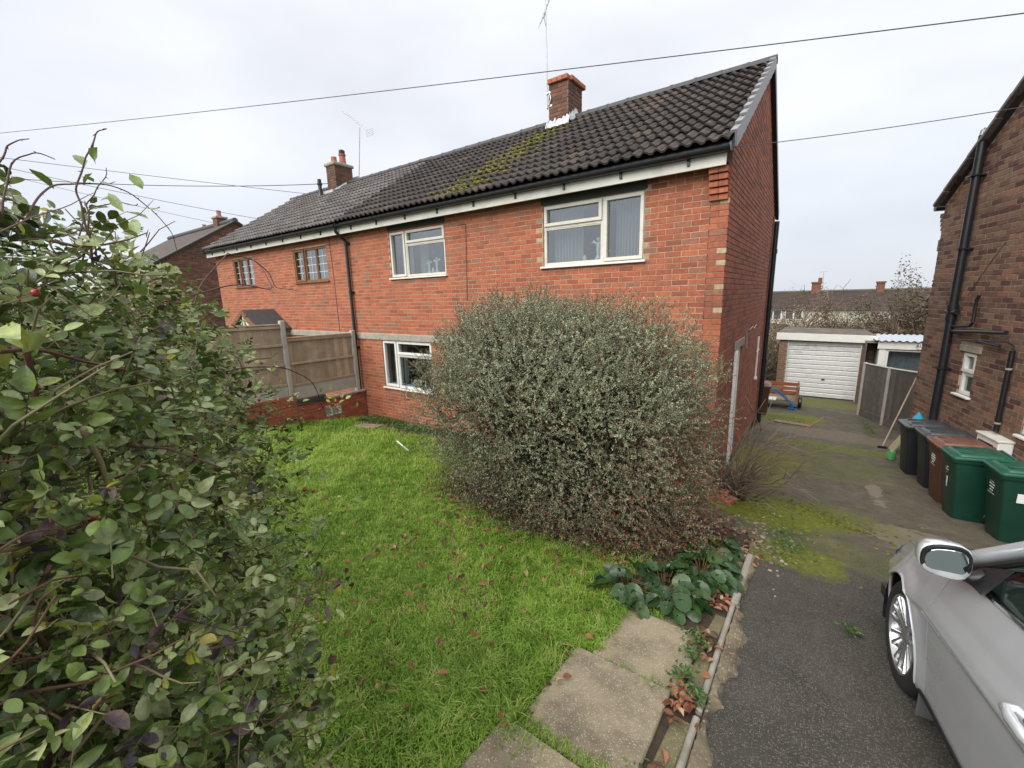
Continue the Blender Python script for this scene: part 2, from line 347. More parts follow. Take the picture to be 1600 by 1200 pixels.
MT['soil'] = mat('dark leaf-littered soil', (.055, .038, .026), 1, var=.5, scale=18, bmp=1, bscale=70)
MT['field'] = mat('rough winter grass', (.07, .085, .03), 1, var=.4, scale=.8)
MT['lawn'] = mat('lawn thatch', (.11, .165, .03), 1, var=.4, scale=9, bmp=.6, bscale=60)
def aggregate(name, base, stone, scale=110):
    m, N, L, b = new_mat(name); g = N.new('ShaderNodeNewGeometry'); v = N.new('ShaderNodeTexVoronoi'); v.inputs['Scale'].default_value = scale; L.new(g.outputs['Position'], v.inputs['Vector'])
    sp = N.new('ShaderNodeSeparateColor'); L.new(v.outputs['Color'], sp.inputs[0]); t = pos_noise(N, L, 2.6, 6, .7)
    bb = mixc(N, L, ramp(N, L, t.outputs[0], [(.42, (0, 0, 0)), (.62, (1, 1, 1))]).outputs[0], tuple(base), tuple(.52*x for x in base))
    st = math_(N, L, 'MULTIPLY', ramp(N, L, sp.outputs[0], [(.55, (0, 0, 0)), (.9, (1, 1, 1))]).outputs[0], ramp(N, L, v.outputs['Distance'], [(.25, (1, 1, 1)), (.5, (0, 0, 0))]).outputs[0])
    c = mixc(N, L, math_(N, L, 'MULTIPLY', st, .75), bb, tuple(stone)); L.new(c, b.inputs['Base Color']); b.inputs['Roughness'].default_value = .95
    bump(N, L, b, v.outputs['Distance'], .6, .004); return m
MT['slab'] = aggregate('exposed aggregate slab', (.33, .27, .18), (.58, .52, .41))
MT['slab_green'] = aggregate('mossy aggregate slab', (.19, .165, .085), (.42, .37, .24))
MT['kerb'] = aggregate('crumbled concrete', (.23, .185, .12), (.46, .39, .28), 60)
ys = np.concatenate([np.linspace(-60, -6, 8)[:-1], np.arange(-6, 26, .5), np.linspace(26, 120, 24), np.array([160, 260, 500, 1000, 1900.])])
xs = np.concatenate([np.array([-1500, -600, -250, -120, -60]), np.arange(-30, 31, 2.), np.array([60, 120, 250, 600, 1500.])])
sheet('ground', xs, ys, lambda X, Y: gz(Y)-.03, MT['field'], 'rough winter grass and earth around the houses')
lx = np.arange(-9.3, -.30, .12); ly = np.arange(-.6, 6.5, .12)
def lawn_z(X, Y): return gz(Y)+.012*hnoise(X, Y, .5)-.004
sheet('lawn', lx, ly, lawn_z, MT['lawn'], 'green lawn sloping down to the house')
dx = np.arange(-.29, 3.2, .1); dy = np.concatenate([np.arange(-5, 19.2, .15)])
def drive_warp(X, Y):
    t = np.clip((Y-4.4)/.9, 0, 1); f = (X-3.1)/(-.29-3.1); X2 = X-f*t*.76
    return X2+.012*np.sin(Y*9)*(f > .99), Y
sheet('driveway', dx, dy, lambda X, Y: gz(Y)+.008*hnoise(X, Y, .8)+.004, drive_material(), 'dark asphalt drive running back into mossy concrete', warp=drive_warp)
bx = np.linspace(-1.05, 1.05, 24)
def bed(name, cx, cy, rx, ry, label, dz=.012):
    t = np.linspace(0, 2*math.pi, 40, endpoint=False); mb = MB(); V = [(cx, cy, gz(cy)+dz)]
    for k in (.5, 1.):
        for a in t:
            r_ = k*(1+.12*math.sin(3*a+cx)+.08*math.sin(7*a)); x, y = cx+rx*r_*math.cos(a), cy+ry*r_*math.sin(a); V.append((x, y, gz(y)+dz-.004*k))
    Fs = [(0, 1+i, 1+(i+1) % 40) for i in range(40)]+[(1+i, 41+i, 41+(i+1) % 40, 1+(i+1) % 40) for i in range(40)]
    mb.add(V, Fs); o = mb.build(name, MT['soil'], smooth=True); tag(o, label, None, None, 'structure')
bed('planting_bed', -2.35, 4.6, 2.1, 1.35, 'bare leaf-littered soil under the big round shrub')
bed('flower_border', -7.4, 5.95, 1.5, .45, 'dark soil strip along the foot of the house wall')
bed('side_strip', -.52, 3.6, .22, 1.5, 'soil strip between shrub and kerb', .016)
bed('path_bed', -.45, 1.9, .16, 1.2, 'leaf-filled gap between the paving slabs and the kerb', .008)
# paving slabs: a path (setting) with each slab a piece of its own
path = thing('garden_path', None, None, (-.8, 1.9, float(gz(1.9)))); path['label'] = 'stepped path of beige aggregate paving slabs beside the lawn'; path['kind'] = 'structure'
def slab(x0, x1, y0, y1, lift, mt, yaw=0., th=.05, tilt=0.):
    mb = MB(); c = np.array([(x0+x1)/2, (y0+y1)/2, 0]); z0, z1 = gz(y0), gz(y1); sl = math.atan2(z1-z0, y1-y0)*(1-tilt)
    Rm = np.array(Matrix.Rotation(yaw, 3, 'Z') @ Matrix.Rotation(sl, 3, 'X')); c[2] = gz(c[1])+lift-th/2
    mb.cbox(c, (x1-x0, (y1-y0)/math.cos(sl), th), .008, Rm); return mb.build('slab', mt, path)
slab(-1.07, -.475, 1.45, 2.145, .035, MT['slab'], rad(.5), .07, .12)
slab(-.97, -.44, 2.15, 2.79, .028, MT['slab'], rad(-1))
slab(-1.13, -.48, .70, 1.42, .045, MT['slab'], rad(-1), .07, .12)
slab(-.72, -.44, 2.80, 3.33, .012, MT['slab_green'], rad(2))
for x0, x1, y0, y1, mt in ((-.43, -.345, 1.05, 1.42, 'slab_green'), (-.435, -.34, 1.62, 2.02, 'slab_green'), (-.43, -.34, 2.24, 2.62, 'slab_green'), (-.425, -.34, 2.85, 3.15, 'slab_green'), (-.46, -.35, 3.75, 4.25, 'slab_green'), (-.62, -.47, 3.85, 4.3, 'slab_green'), (-.5, -.35, 4.32, 4.62, 'slab')):
    slab(x0, x1, y0, y1, .016, MT[mt], rad(random.uniform(-3, 3)))
p = G(577, 668); slab(p[0]-.3, p[0]+.25, p[1]-.15, p[1]+.2, .05, MT['slab'], .3)
p = G(985, 690); slab(p[0]-.6, p[0]+.2, 5.75, 6.15, .05, MT['slab'])
for k in range(3): slab(-1.02, -.55, 6.6+.62*k+.02, 7.2+.62*k, .02, MT['slab_green'], rad(random.uniform(-1, 1)))
# kerb: two sound edging stones and a crumbled haunch
kerb = thing('kerb', None, None, (-.31, 3, float(gz(3)))); kerb['label'] = 'old concrete edging between path and drive'; kerb['kind'] = 'structure'
def kstone(y0, y1, x=-.315, wd=.055, h=.05):
    mb = MB(); sl = math.atan2(gz(y1)-gz(y0), y1-y0); mb.cbox((x, (y0+y1)/2, gz((y0+y1)/2)+h/2-.05), (wd, (y1-y0-.01)/math.cos(sl), h+.1), .008, np.array(Matrix.Rotation(sl, 3, 'X'))); mb.build('kerb_stone', MT['concrete'], kerb)
kstone(3.35, 3.88); kstone(3.88, 4.42)
for k, y in enumerate((.75, 1.45, 2.1, 2.75)): kstone(y, y+.62, -.322, .035, .035)
mb = MB(); yv = np.arange(.6, 4.45, .03); rings = []
for y in yv:
    wv = .075+.03*math.sin(y*5)+.02*math.sin(y*17+1)+.015*random.uniform(-1, 1); wv *= (1 if y < 3.3 else .45)
    z = gz(y); pr = [(-.30, .012), (-.295, .042), (-.30+wv*.35, .045), (-.30+wv*.75, .032), (-.30+wv, .006), (-.30+wv*1.02, -.03)]
    rings.append([(a+.006*random.uniform(-1, 1), y, z+b_+.008*random.uniform(-1, 1)) for a, b_ in pr])
mb.loft(rings, caps=False, closed=False); mb.build('crumbled_haunch', MT['kerb'], kerb, smooth=True, angle=30)
# raised cushions of moss where the drive is greenest
mb = MB(); MT['drive_moss'] = rnd_mat('bright moss cushions', [(0, (.06, .07, .006)), (.6, (.13, .15, .01)), (1, (.20, .22, .02))], rough=1, var=.3, scale=40, bmp=.6, bscale=260)
for cx_, cy_, rx_, ry_, nn_ in ((-.35, 6.1, .62, .38, 1700), (.2, 6.5, .6, .35, 500), (-.7, 8.5, .35, 1.2, 700), (-.35, 13.9, .7, .6, 260), (.4, 10.8, .9, .3, 200), (-.05, 4.8, .35, .2, 90)):
    for k in range(nn_):
        x, y = cx_+rx_*RS.randn()*.75, cy_+ry_*RS.randn()*.75
        if x < -1.0 or (y < 4.5 and x < -.25): continue
        s_ = .005+.013*RS.rand()**2; mb.ico((x, y, gz(y)+.008*hnoise(x, y, .8)+.005), (s_*1.4, s_*1.2, s_*.5), RS.rand())
tag(mb.build('moss', MT['drive_moss'], smooth=True, angle=None), 'bright yellow green moss cushions on the drive', None, None, 'stuff')
# loose gravel and mortar crumbs by the end of the kerb (uncountable)
mb = MB()
for k in range(330):
    x, y = (-.55+.45*RS.rand()+.1*RS.randn(), 5.0+.45*RS.randn()) if k < 420 else ((.2+.9*RS.randn(), 12.0+.45*RS.randn()) if k < 760 else (-.2+RS.rand()*2, 3+5*RS.rand()))
    if x < -.95 or (y < 4.4 and x < -.2): continue
    s_ = .006+.018*RS.rand()**2; mb.ico((x, y, gz(y)+.008), (s_, s_*(.7+.5*RS.rand()), s_*.6), RS.rand())
MT['gravel'] = rnd_mat('pale gravel', [(0, (.12, .095, .07)), (.6, (.22, .18, .135)), (1, (.38, .33, .26))], rough=.95, bmp=0)
tag(mb.build('gravel', MT['gravel'], smooth=False), 'loose pale gravel and mortar crumbs on the drive', None, None, 'stuff')
# ================================================================== THE HOUSES
BC, BL, JT = .079, .2285, .011        # brick course, module, joint
def wall_bricks(u0, u1, z0, z1, holes=(), top=None, seed=1):
    rs = np.random.RandomState(seed); out = []
    for j in range(int((z1-z0)/BC)+1):
        zb = z0+j*BC+JT/2; zt = zb+BC-JT
        if zt > z1+.02: break
        a0, a1 = u0, u1
        if top:
            lim = [u for u in np.arange(u0, u1+.001, .02) if top(u) >= zt]
            if not lim: break
            a0, a1 = lim[0], lim[-1]
        u = u0-(j % 2)*BL/2
        while u < u1:
            iv = [(max(u+JT/2, a0), min(u+BL-JT/2, a1))]; u += BL
            for h0, h1, hz0, hz1 in holes:
                if zt > hz0+.02 and zb < hz1-.02:
                    nv = []
                    for a, b in iv:
                        if b <= h0 or a >= h1: nv.append((a, b))
                        else:
                            if a < h0-.03: nv.append((a, h0))
                            if b > h1+.03: nv.append((h1, b))
                    iv = nv
            out += [(a, b, zb, zt, rs.rand(), rs.rand()) for a, b in iv if b-a > .03]
    return out
def brick_geo(mb, Lh, Hh, r, rs, Pf, proud=.007):
    """a brick face: mortar-depth outline, proud chamfered face; Pf maps (u,d,z) to a point"""
    c = .0022; j = rs.uniform(-.0022, .0022, 8); p = .0042+rs.uniform(-.0012, .0018)
    V = [Pf(-Lh, -.03, -Hh), Pf(Lh, -.03, -Hh), Pf(Lh, -.03, Hh), Pf(-Lh, -.03, Hh),
         Pf(-Lh+j[0], p-c, -Hh+j[1]), Pf(Lh+j[2], p-c, -Hh+j[3]), Pf(Lh+j[4], p-c, Hh+j[5]), Pf(-Lh+j[6], p-c, Hh+j[7]),
         Pf(-Lh+c, p, -Hh+c), Pf(Lh-c, p, -Hh+c), Pf(Lh-c, p, Hh-c), Pf(-Lh+c, p, Hh-c)]
    Fs = [(8, 9, 10, 11)]
    for k in range(4):
        k2 = (k+1) % 4; Fs += [(k, k2, 4+k2, 4+k), (4+k, 4+k2, 8+k2, 8+k)]
    mb.add(V, Fs, r)
BRV = {}
def brick_variants(matname):
    if matname in BRV: return BRV[matname]
    vs = []; rs = np.random.RandomState(5)
    for Lf in (BL-JT, BL/2-JT):
        row = []
        for k in range(28):
            mb = MB(); brick_geo(mb, Lf/2, (BC-JT)/2, ((k+.5)/28, rs.rand(), .5), rs, lambda u, d, z: (u, -d, z)); row.append(mb.mesh('brick', MT[matname]))
        vs.append(row)
    BRV[matname] = vs; return vs
def build_bricks(root, walls, nobj, matname, mask=None):
    """walls: list of (O, U, N, bricks, matname). The nobj bricks that show largest become parts, the rest one stuff part."""
    cand = []
    for wi, (O, U, N_, br, mname) in enumerate(walls):
        for bi, b in enumerate(br):
            c = O+U*(b[0]+b[1])/2+np.array([0, 0, (b[2]+b[3])/2]); full = abs(b[1]-b[0]-(BL-JT)) < .003; half = abs(b[1]-b[0]-(BL/2-JT)) < .003
            if not (full or half): continue
            x, y, d = proj(c)
            if d < .3 or not (0 < x < 1600 and 0 < y < 1200) or (mask and mask(x, y)): continue
            x2, y2, _ = proj(c+U*(b[1]-b[0])); cand.append((-math.hypot(x2-x, y2-y), wi, bi, full))
    cand.sort(); pick = {(a[1], a[2]): a[3] for a in cand[:nobj]}
    mbs = {}
    for wi, (O, U, N_, br, mname) in enumerate(walls):
        rs = np.random.RandomState(40+wi); vr = brick_variants(mname)
        for bi, b in enumerate(br):
            c = O+U*(b[0]+b[1])/2+np.array([0, 0, (b[2]+b[3])/2])
            if (wi, bi) in pick:
                me = vr[0 if pick[(wi, bi)] else 1][int(b[4]*27.99)]
                inst('brick', me, c+N_*rs.uniform(-.001, .002), np.stack([U, -N_, np.array([0, 0, 1.])], 1), 1, root)
            else:
                brick_geo(mbs.setdefault(mname, MB()), (b[1]-b[0])/2, (b[3]-b[2])/2, (b[4], b[5], .5), rs, lambda u, d, z: c+U*u+N_*d+np.array([0, 0, z]))
    for mname, mb in mbs.items(): mb.build('brickwork', MT[mname], root, kind='stuff')
def backing(mb, O, U, N_, u0, u1, z0, z1, holes, th=.22):
    us = sorted({u0, u1}|{h for q in holes for h in q[:2]}); zs = sorted({z0, z1}|{h for q in holes for h in q[2:]})
    R = np.stack([U, -N_, np.array([0, 0, 1.])], 1)
    for a, b in zip(us, us[1:]):
        for c, d in zip(zs, zs[1:]):
            m_u, m_z = (a+b)/2, (c+d)/2
            if any(h[0] < m_u < h[1] and h[2] < m_z < h[3] for h in holes): continue
            mb.box(O+U*m_u-N_*th/2+np.array([0, 0, m_z]), (b-a, th, d-c), R)
def gable_backing(mb, O, U, N_, pts, th=.22):
    k = len(pts); A = [O+U*u+np.array([0, 0, z]) for u, z in pts]; B = [q-N_*th for q in A]
    mb.add(A+B, [tuple(range(k)), tuple(range(2*k-1, k-1, -1))]+[(i, (i+1) % k+0, (i+1) % k+k, i+k)[::-1] for i in range(k)])
# ---------------------------------------------------------------- roof tiles
def tile_mesh(prof, W, Ln, mt, r, seedv, th=.022):
    rs = np.random.RandomState(seedv); xs_ = np.linspace(-.01, W, 17); top = []; mb = MB(); j = rs.uniform(-.003, .003, 4)
    for y, lift in ((0, .058), (Ln, .006)):
        top.append([(x, y+j[0]+j[1]*(x/W), lift+prof((x % W)/W)+j[2]*(x/W)) for x in xs_])
    bot = [(x, y, z-th-.006) for x, y, z in top[0]]
    mb.add(np.array(bot+top[0]+top[1]), [(k, k+1, 17+k+1, 17+k) for k in range(16)]+[(17+k, 17+k+1, 34+k+1, 34+k) for k in range(16)]+[(16, 50, 33)], (r, rs.rand(), .5))
    return mb
def prof_roll(t): t = (t*2) % 1.0; return .040*max(0, math.cos((t-.5)*2*math.pi*.80))**.8
def prof_low(t): t = (t*2) % 1.0; return .030*max(0, math.cos((t-.3)*2*math.pi*1.25))**.7 if abs(t-.3) < .2 else 0
def roof_slope(root, x0, x1, yE, zE, yR, zR, rows, W, prof, matname, nobj, skip=None, seed=3):
    S_ = np.array([0, yR-yE, zR-zE]); Ls = np.linalg.norm(S_); S_ /= Ls; N_ = np.array([0, -S_[2], S_[1]]); U = np.array([1., 0, 0])
    R = np.stack([U, S_, N_], 1); ga = Ls/rows; rs = np.random.RandomState(seed)
    vr = [tile_mesh(prof, W, ga+.06, None, (k+.5)/20, k) for k in range(20)]; meshes = [v.mesh('roof_tile', MT[matname], None, True, 35) for v in vr]
    nc = int(round((x1-x0)/W)); allt = []
    for i in range(rows):
        for j in range(nc):
            P = np.array([x0+j*W, yE, zE])+S_*(i*ga); a, b, d = proj(P+S_*.15); a2, b2, _ = proj(P+U*W)
            allt.append((-math.hypot(a2-a, b2-b)*(1 if 0 < a < 1600 and d > 0 else 0), i, j, P))
    allt.sort(key=lambda q: q[0]); mb = MB()
    for k, (_, i, j, P) in enumerate(allt):
        q = int(np.clip(rs.normal(.5, .22), 0, .999)*20); P = P+N_*rs.uniform(-.003, .003)+U*rs.uniform(-.003, .003)
        if k < nobj:
            th = rs.uniform(-.008, .008); Rr = R @ np.array(Matrix.Rotation(th, 3, 'Z')); inst('roof_tile', meshes[q], P, Rr, 1, root)
        else:
            V = np.concatenate(vr[q].v) @ R.T+P; Fs = [f for a in vr[q].f.values() for f in a]; mb.add(V, Fs, vr[q].r[0][0])
    if mb.n: mb.build('roof_tiling', MT[matname], root, smooth=True, angle=35, kind='stuff')
    return S_, N_, ga
def ridge_tiles(root, x0, x1, y, z, matname='ridge', Lr=.45, rr=.115):
    mb = MB(); t = np.linspace(-.1, math.pi+.1, 11); rs = np.random.RandomState(2)
    rings = [[(xx, math.cos(a)*(rr+g_), math.sin(a)*(rr+g_)*.85) for a in t] for xx, g_ in ((0, .004), (.05, .004), (.052, -.004), (Lr+.02, -.004))]
    mb.loft(rings, caps=False, closed=False); mb.loft([[(0, c[1], c[2]) for c in rings[0]], [(0, c[1]*.82, c[2]*.82) for c in rings[0]]], caps=False, closed=False)
    me = mb.mesh('ridge_tile', MT[matname], None, True, 35); n_ = int(round((x1-x0)/Lr)); st = (x1-x0)/n_
    for k in range(n_): inst('ridge_tile', me, (x0+k*st, y+rs.uniform(-.004, .004), z+rs.uniform(-.004, .004)), np.array(Matrix.Rotation(rs.uniform(-.006, .006), 3, 'Z')), 1, root)
def half_gutter(mb, x0, x1, y, z, r=.058):
    t = np.linspace(math.pi, 2*math.pi, 11); o_ = [(math.cos(a)*r, math.sin(a)*r) for a in t]; i_ = [(math.cos(a)*(r-.005), math.sin(a)*(r-.005)) for a in t[::-1]]
    mb.loft([[(x, y+a, z+b) for a, b in o_+i_] for x in (x0, x1)])
    for x in (x0, x1): mb.disc((x, y, z-.002), (1, 0, 0), r*.98, .012, 16)
# ---------------------------------------------------------------- windows
def fr(O, U, N_):
    R = np.stack([U, -N_, np.array([0, 0, 1.])], 1)
    def b(mb, u0, u1, d0, d1, z0, z1, ch=.004, r=.5):
        mb.cbox(O+U*(u0+u1)/2+N_*(d0+d1)/2+np.array([0, 0, (z0+z1)/2]), (abs(u1-u0), abs(d1-d0), abs(z1-z0)), ch, R, r)
    return b
def rect_frame(b, mb, u0, u1, z0, z1, wd, d0, d1):
    b(mb, u0, u1, d0, d1, z1-wd, z1); b(mb, u0, u1, d0, d1, z0, z0+wd); b(mb, u0, u0+wd, d0, d1-.001, z0+wd, z1-wd, .003); b(mb, u1-wd, u1, d0, d1-.001, z0+wd, z1-wd, .003)
def curtain(parent, O, U, N_, u0, u1, z0, z1, d, folds=9, amp=.04, seed=0, mt='curtain', gather=0):
    rs = np.random.RandomState(seed); nu, nz_ = 60, 6; V = []; ph = rs.rand()*6
    for i in range(nz_):
        f = i/(nz_-1); z = z0+(z1-z0)*f
        for k in range(nu):
            t = k/(nu-1); u = u0+(u1-u0)*t*(1-gather*(1-f))
            V.append(O+U*u+N_*(d+amp*math.sin(t*folds*6.283+ph+.6*math.sin(t*9+seed))*(1-.2*f))+np.array([0, 0, z]))
    mb = MB(); mb.add(V, [(i*nu+k, i*nu+k+1, (i+1)*nu+k+1, (i+1)*nu+k) for i in range(nz_-1) for k in range(nu-1)], .6); return mb.build('curtain', MT[mt], parent, smooth=True, angle=None)
def window(root, O, U, N_, u0, u1, z0, z1, lights, mt='upvc', gm='glass', sill=True, room='room', back=-.06, mull=.05, fw=.055, name='window', depth=1.6, muntin=None):
    """lights: (u0,u1,z0,z1 as fractions, opens?)"""
    b = fr(O, U, N_); mb = MB(); W_, H_ = u1-u0, z1-z0; d1 = back+.035; d0 = back-.035
    rect_frame(b, mb, u0, u1, z0, z1, fw, d0, d1); win = mb.build(name, MT[mt], root)
    for (a0, a1, c0, c1, op) in lights:
        x0, x1, y0, y1 = u0+W_*a0, u0+W_*a1, z0+H_*c0, z0+H_*c1
        for q, (e0, e1, vert) in enumerate(((x0, y0, 0),)): pass
        mb = MB()
        if op: rect_frame(b, mb, x0+.018, x1-.018, y0+.018, y1-.018, .052, d0+.01, d1+.022); ins = .066
        else: rect_frame(b, mb, x0+.022, x1-.022, y0+.022, y1-.022, .022, d0+.006, d1-.012); ins = .043
        mb.build('casement' if op else 'glazing_bead', MT[mt], win)
        mb = MB(); b(mb, x0+ins, x1-ins, back-.008, back+.002, y0+ins, y1-ins, .0008); pn = mb.build('pane', MT[gm], win)
        if muntin:
            mb = MB(); nx_, nz_ = muntin
            for k in range(1, nx_): u = x0+ins+(x1-x0-2*ins)*k/nx_; b(mb, u-.006, u+.006, back+.002, back+.008, y0+ins, y1-ins, .001)
            for k in range(1, nz_): z = y0+ins+(y1-y0-2*ins)*k/nz_; b(mb, x0+ins, x1-ins, back+.003, back+.009, z-.006, z+.006, .001)
            mb.build('glazing_bars', MT['upvc'], win)
    # mullions and transoms where lights meet
    mb = MB(); us = sorted({round(q[0], 4) for q in lights}|{round(q[1], 4) for q in lights})
    for a in us[1:-1]: u = u0+W_*a; b(mb, u-mull/2, u+mull/2, d0+.003, d1-.003, z0+fw, z1-fw)
    for (a0, a1, c0, c1, op) in lights:
        if c0 > 0.01: z = z0+H_*c0; b(mb, u0+W_*a0+.02, u0+W_*a1-.02, d0+.004, d1-.005, z-mull/2, z+mull/2)
    if mb.n: mb.build('mullion', MT[mt], win)
    if sill:
        mb = MB(); b(mb, u0-.04, u1+.04, d0, .055, z0-.035, z0-.002, .006); mb.build('sill', MT['upvc' if mt != 'brownwood' else mt], win)
    R = np.stack([U, -N_, np.array([0, 0, 1.])], 1); mb = MB(); e = .45; dd = -.215
    A = [O+U*u+N_*d+np.array([0, 0, z]) for d in (dd, dd-depth) for u, z in ((u0-e, z0-.7), (u1+e, z0-.7), (u1+e, z1+.15), (u0-e, z1+.15))]
    mb.add(A, [(4, 5, 6, 7), (0, 1, 5, 4), (1, 2, 6, 5), (2, 3, 7, 6), (3, 0, 4, 7)]); mb.build('room', MT[room], win)
    return win
X1 = np.array([1., 0, 0]); Y1 = np.array([0, 1., 0]); Z1 = np.array([0, 0, 1.])
FY = 6.5; XR, XP, XL = -1.08, -9.42, -17.0; EAVE_Z = 4.62; RY, RZ = 9.53, 6.86; TE_Y, TE_Z = 6.20, 4.78; BACKY = 12.6
pit = (RZ-TE_Z)/(RY-TE_Y)
def gable_top(u): y = FY+u; return (TE_Z-.10+(y-TE_Y)*pit) if y < RY else (TE_Z-.10+(2*RY-y-TE_Y)*pit)
shrub_mask = lambda x, y: 700 < x < 1120 and 500 < y < 900
# ---------------------------------------------------------------- right-hand house of the pair
H1 = thing('semi_detached_house', 'red brick house with dark wavy roof tiles and mossy streak below its chimney', 'house', (-5.2, FY, float(gz(FY))))
wins1 = [(-7.90-XP, -6.21-XP, 3.47, 4.45), (-3.92-XP, -2.19-XP, 3.48, 4.46), (-8.45-XP, -6.78-XP, .93, 2.06)]
O1 = np.array([XP, FY, 0.]); W1 = XR-XP
b1 = wall_bricks(0, W1+.006, -.15, EAVE_Z+.02, wins1+[(-.1, W1-3.6, 2.065, 2.21)], seed=11)
# pale and grey replacement bricks down the window jamb and the corner
b1 = [(a, b, c, d, (.99 if r2 < .45 else .94) if ((abs(b-wins1[1][0]) < .02 or abs(a-wins1[1][1]) < .02) and b-a < .15 and r2 < .7) or (b > W1-.01 and b-a < .15 and r2 < .4) else min(r, .915), r2) for a, b, c, d, r, r2 in b1]
Og = np.array([XR, FY, 0.]); doorg = (1.55, 2.42, -.1, 2.0)
bg_ = wall_bricks(0, BACKY-FY, -.15, 7, [doorg, (1.45, 2.52, 2.0, 2.15)], gable_top, 12)
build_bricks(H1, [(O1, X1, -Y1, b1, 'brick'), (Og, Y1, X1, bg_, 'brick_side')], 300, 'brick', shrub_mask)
mb = MB(); backing(mb, O1, X1, -Y1, 0, W1-.23, -.3, EAVE_Z+.1, wins1); mb.build('wall', MT['mortar'], H1)
mb = MB(); ptsg = [(0, -.3), (doorg[0], -.3), (doorg[0], 2.0), (doorg[1], 2.0), (doorg[1], -.3), (BACKY-FY, -.3), (BACKY-FY, gable_top(BACKY-FY)), (RY-FY, gable_top(RY-FY)), (0, gable_top(0))]
gable_backing(mb, Og-X1*.002, Y1, X1, [ptsg[0], (1.55, -.3), (1.55, gable_top(1.55)), (0, gable_top(0))]); gable_backing(mb, Og-X1*.002, Y1, X1, [(1.55, 2.0), (2.42, 2.0), (2.42, gable_top(2.42)), (1.55, gable_top(1.55))]); gable_backing(mb, Og-X1*.002, Y1, X1, [(2.42, -.3), (BACKY-FY, -.3), (BACKY-FY, gable_top(BACKY-FY)), (RY-FY, gable_top(RY-FY)), (2.42, gable_top(2.42))])
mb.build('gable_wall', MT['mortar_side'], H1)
def shell(root, x0, x1):      # rear wall and the roof deck under the tiles
    mb = MB(); mb.ab((x0, BACKY-.2, -1.0), (x1, BACKY-.002, 4.7)); mb.build('rear_wall', MT['brick_far'], root)
    mb = MB(); dz = .10
    mb.add([(x0, TE_Y+.06, TE_Z+.06*pit-.03), (x1, TE_Y+.06, TE_Z+.06*pit-.03), (x1, RY, RZ-.03), (x0, RY, RZ-.03), (x0, TE_Y+.06, TE_Z-dz), (x1, TE_Y+.06, TE_Z-dz), (x1, RY, RZ-dz-.03), (x0, RY, RZ-dz-.03)], [(0, 1, 2, 3), (7, 6, 5, 4), (0, 4, 5, 1), (1, 5, 6, 2), (3, 7, 4, 0)])
    yb, zb = 2*RY-TE_Y, TE_Z
    mb.add([(x0, RY, RZ), (x1, RY, RZ), (x1, yb, zb), (x0, yb, zb), (x0, RY, RZ-dz), (x1, RY, RZ-dz), (x1, yb, zb-dz), (x0, yb, zb-dz)], [(0, 1, 2, 3), (7, 6, 5, 4), (2, 6, 7, 3), (1, 5, 6, 2), (3, 7, 4, 0)]); return mb.build('roof', MT['ridge'], root)
roof1 = shell(H1, XP, XR+.03)
S1, N1, ga1 = roof_slope(H1, XP+.02, XR+.02, TE_Y, TE_Z, RY-.02, RZ-.015, 12, .3203, prof_roll, 'tile', 300)
ridge_tiles(H1, XP, XR+.07, RY, RZ+.015)
# dry verge caps stepping up the gable
mb = MB(); Lc = ga1+.05
mb.add([(-.03, 0, .07), (.045, 0, .07), (.045, 0, -.12), (-.03, Lc, .025), (.045, Lc, .025), (.045, Lc, -.14), (-.03, 0, .04), (.02, 0, .04), (.02, 0, -.12)], [(0, 1, 4, 3), (1, 2, 5, 4), (0, 6, 7, 1), (1, 7, 8, 2)]); vme = mb.mesh('verge_cap', MT['verge'])
for i in range(12): inst('verge_cap', vme, np.array([XR+.045, TE_Y-.02, TE_Z+.035])+S1*(i*ga1)+N1*.012, np.stack([X1, S1, N1], 1), 1, H1)
mb = MB(); mb.ab((XR+.02, TE_Y+.05, 0), (XR+.021, TE_Y+.06, .01)); 
mb = MB(); yb, zb = 2*RY-TE_Y, TE_Z; mb.add([(XR+.03, RY, RZ+.05), (XR+.085, RY, RZ+.05), (XR+.085, yb, zb+.05), (XR+.03, yb, zb+.05), (XR+.03, RY, RZ-.12), (XR+.085, RY, RZ-.12), (XR+.085, yb, zb-.12), (XR+.03, yb, zb-.12)], [(0, 1, 2, 3), (7, 6, 5, 4), (1, 5, 6, 2), (0, 3, 7, 4), (2, 6, 7, 3), (0, 4, 5, 1)]); mb.build('rear_verge_board', MT['blackpl'], H1)
def eaves(root, x0, x1, br0, mtg='blackpl'):
    mb = MB(); mb.ab((x0, 6.285, 4.545), (x1, 6.31, 4.70), ch=.003); f = mb.build('fascia', MT['fascia'], root)
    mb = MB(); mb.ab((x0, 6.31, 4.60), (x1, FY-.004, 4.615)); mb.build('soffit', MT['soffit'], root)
    mb = MB(); half_gutter(mb, x0-.03, x1+.05, 6.215, 4.735); g = mb.build('gutter', MT[mtg], root, smooth=True, angle=40)
    x = br0
    while x < x1:
        mb = MB(); mb.ab((x-.018, 6.262, 4.60), (x+.018, 6.287, 4.70), ch=.003); t = np.linspace(math.pi*1.02, 2*math.pi*.99, 8); mb.loft([[(x-.014, 6.215+math.cos(a)*.064, 4.735+math.sin(a)*.064) for a in t]+[(x-.014, 6.215+math.cos(a)*.059, 4.735+math.sin(a)*.059) for a in t[::-1]], [(x+.014, 6.215+math.cos(a)*.064, 4.735+math.sin(a)*.064) for a in t]+[(x+.014, 6.215+math.cos(a)*.059, 4.735+math.sin(a)*.059) for a in t[::-1]]])
        mb.build('gutter_bracket', MT['blackpl'], g); x += .92
eaves(H1, XP, XR-.03, XP+.5)
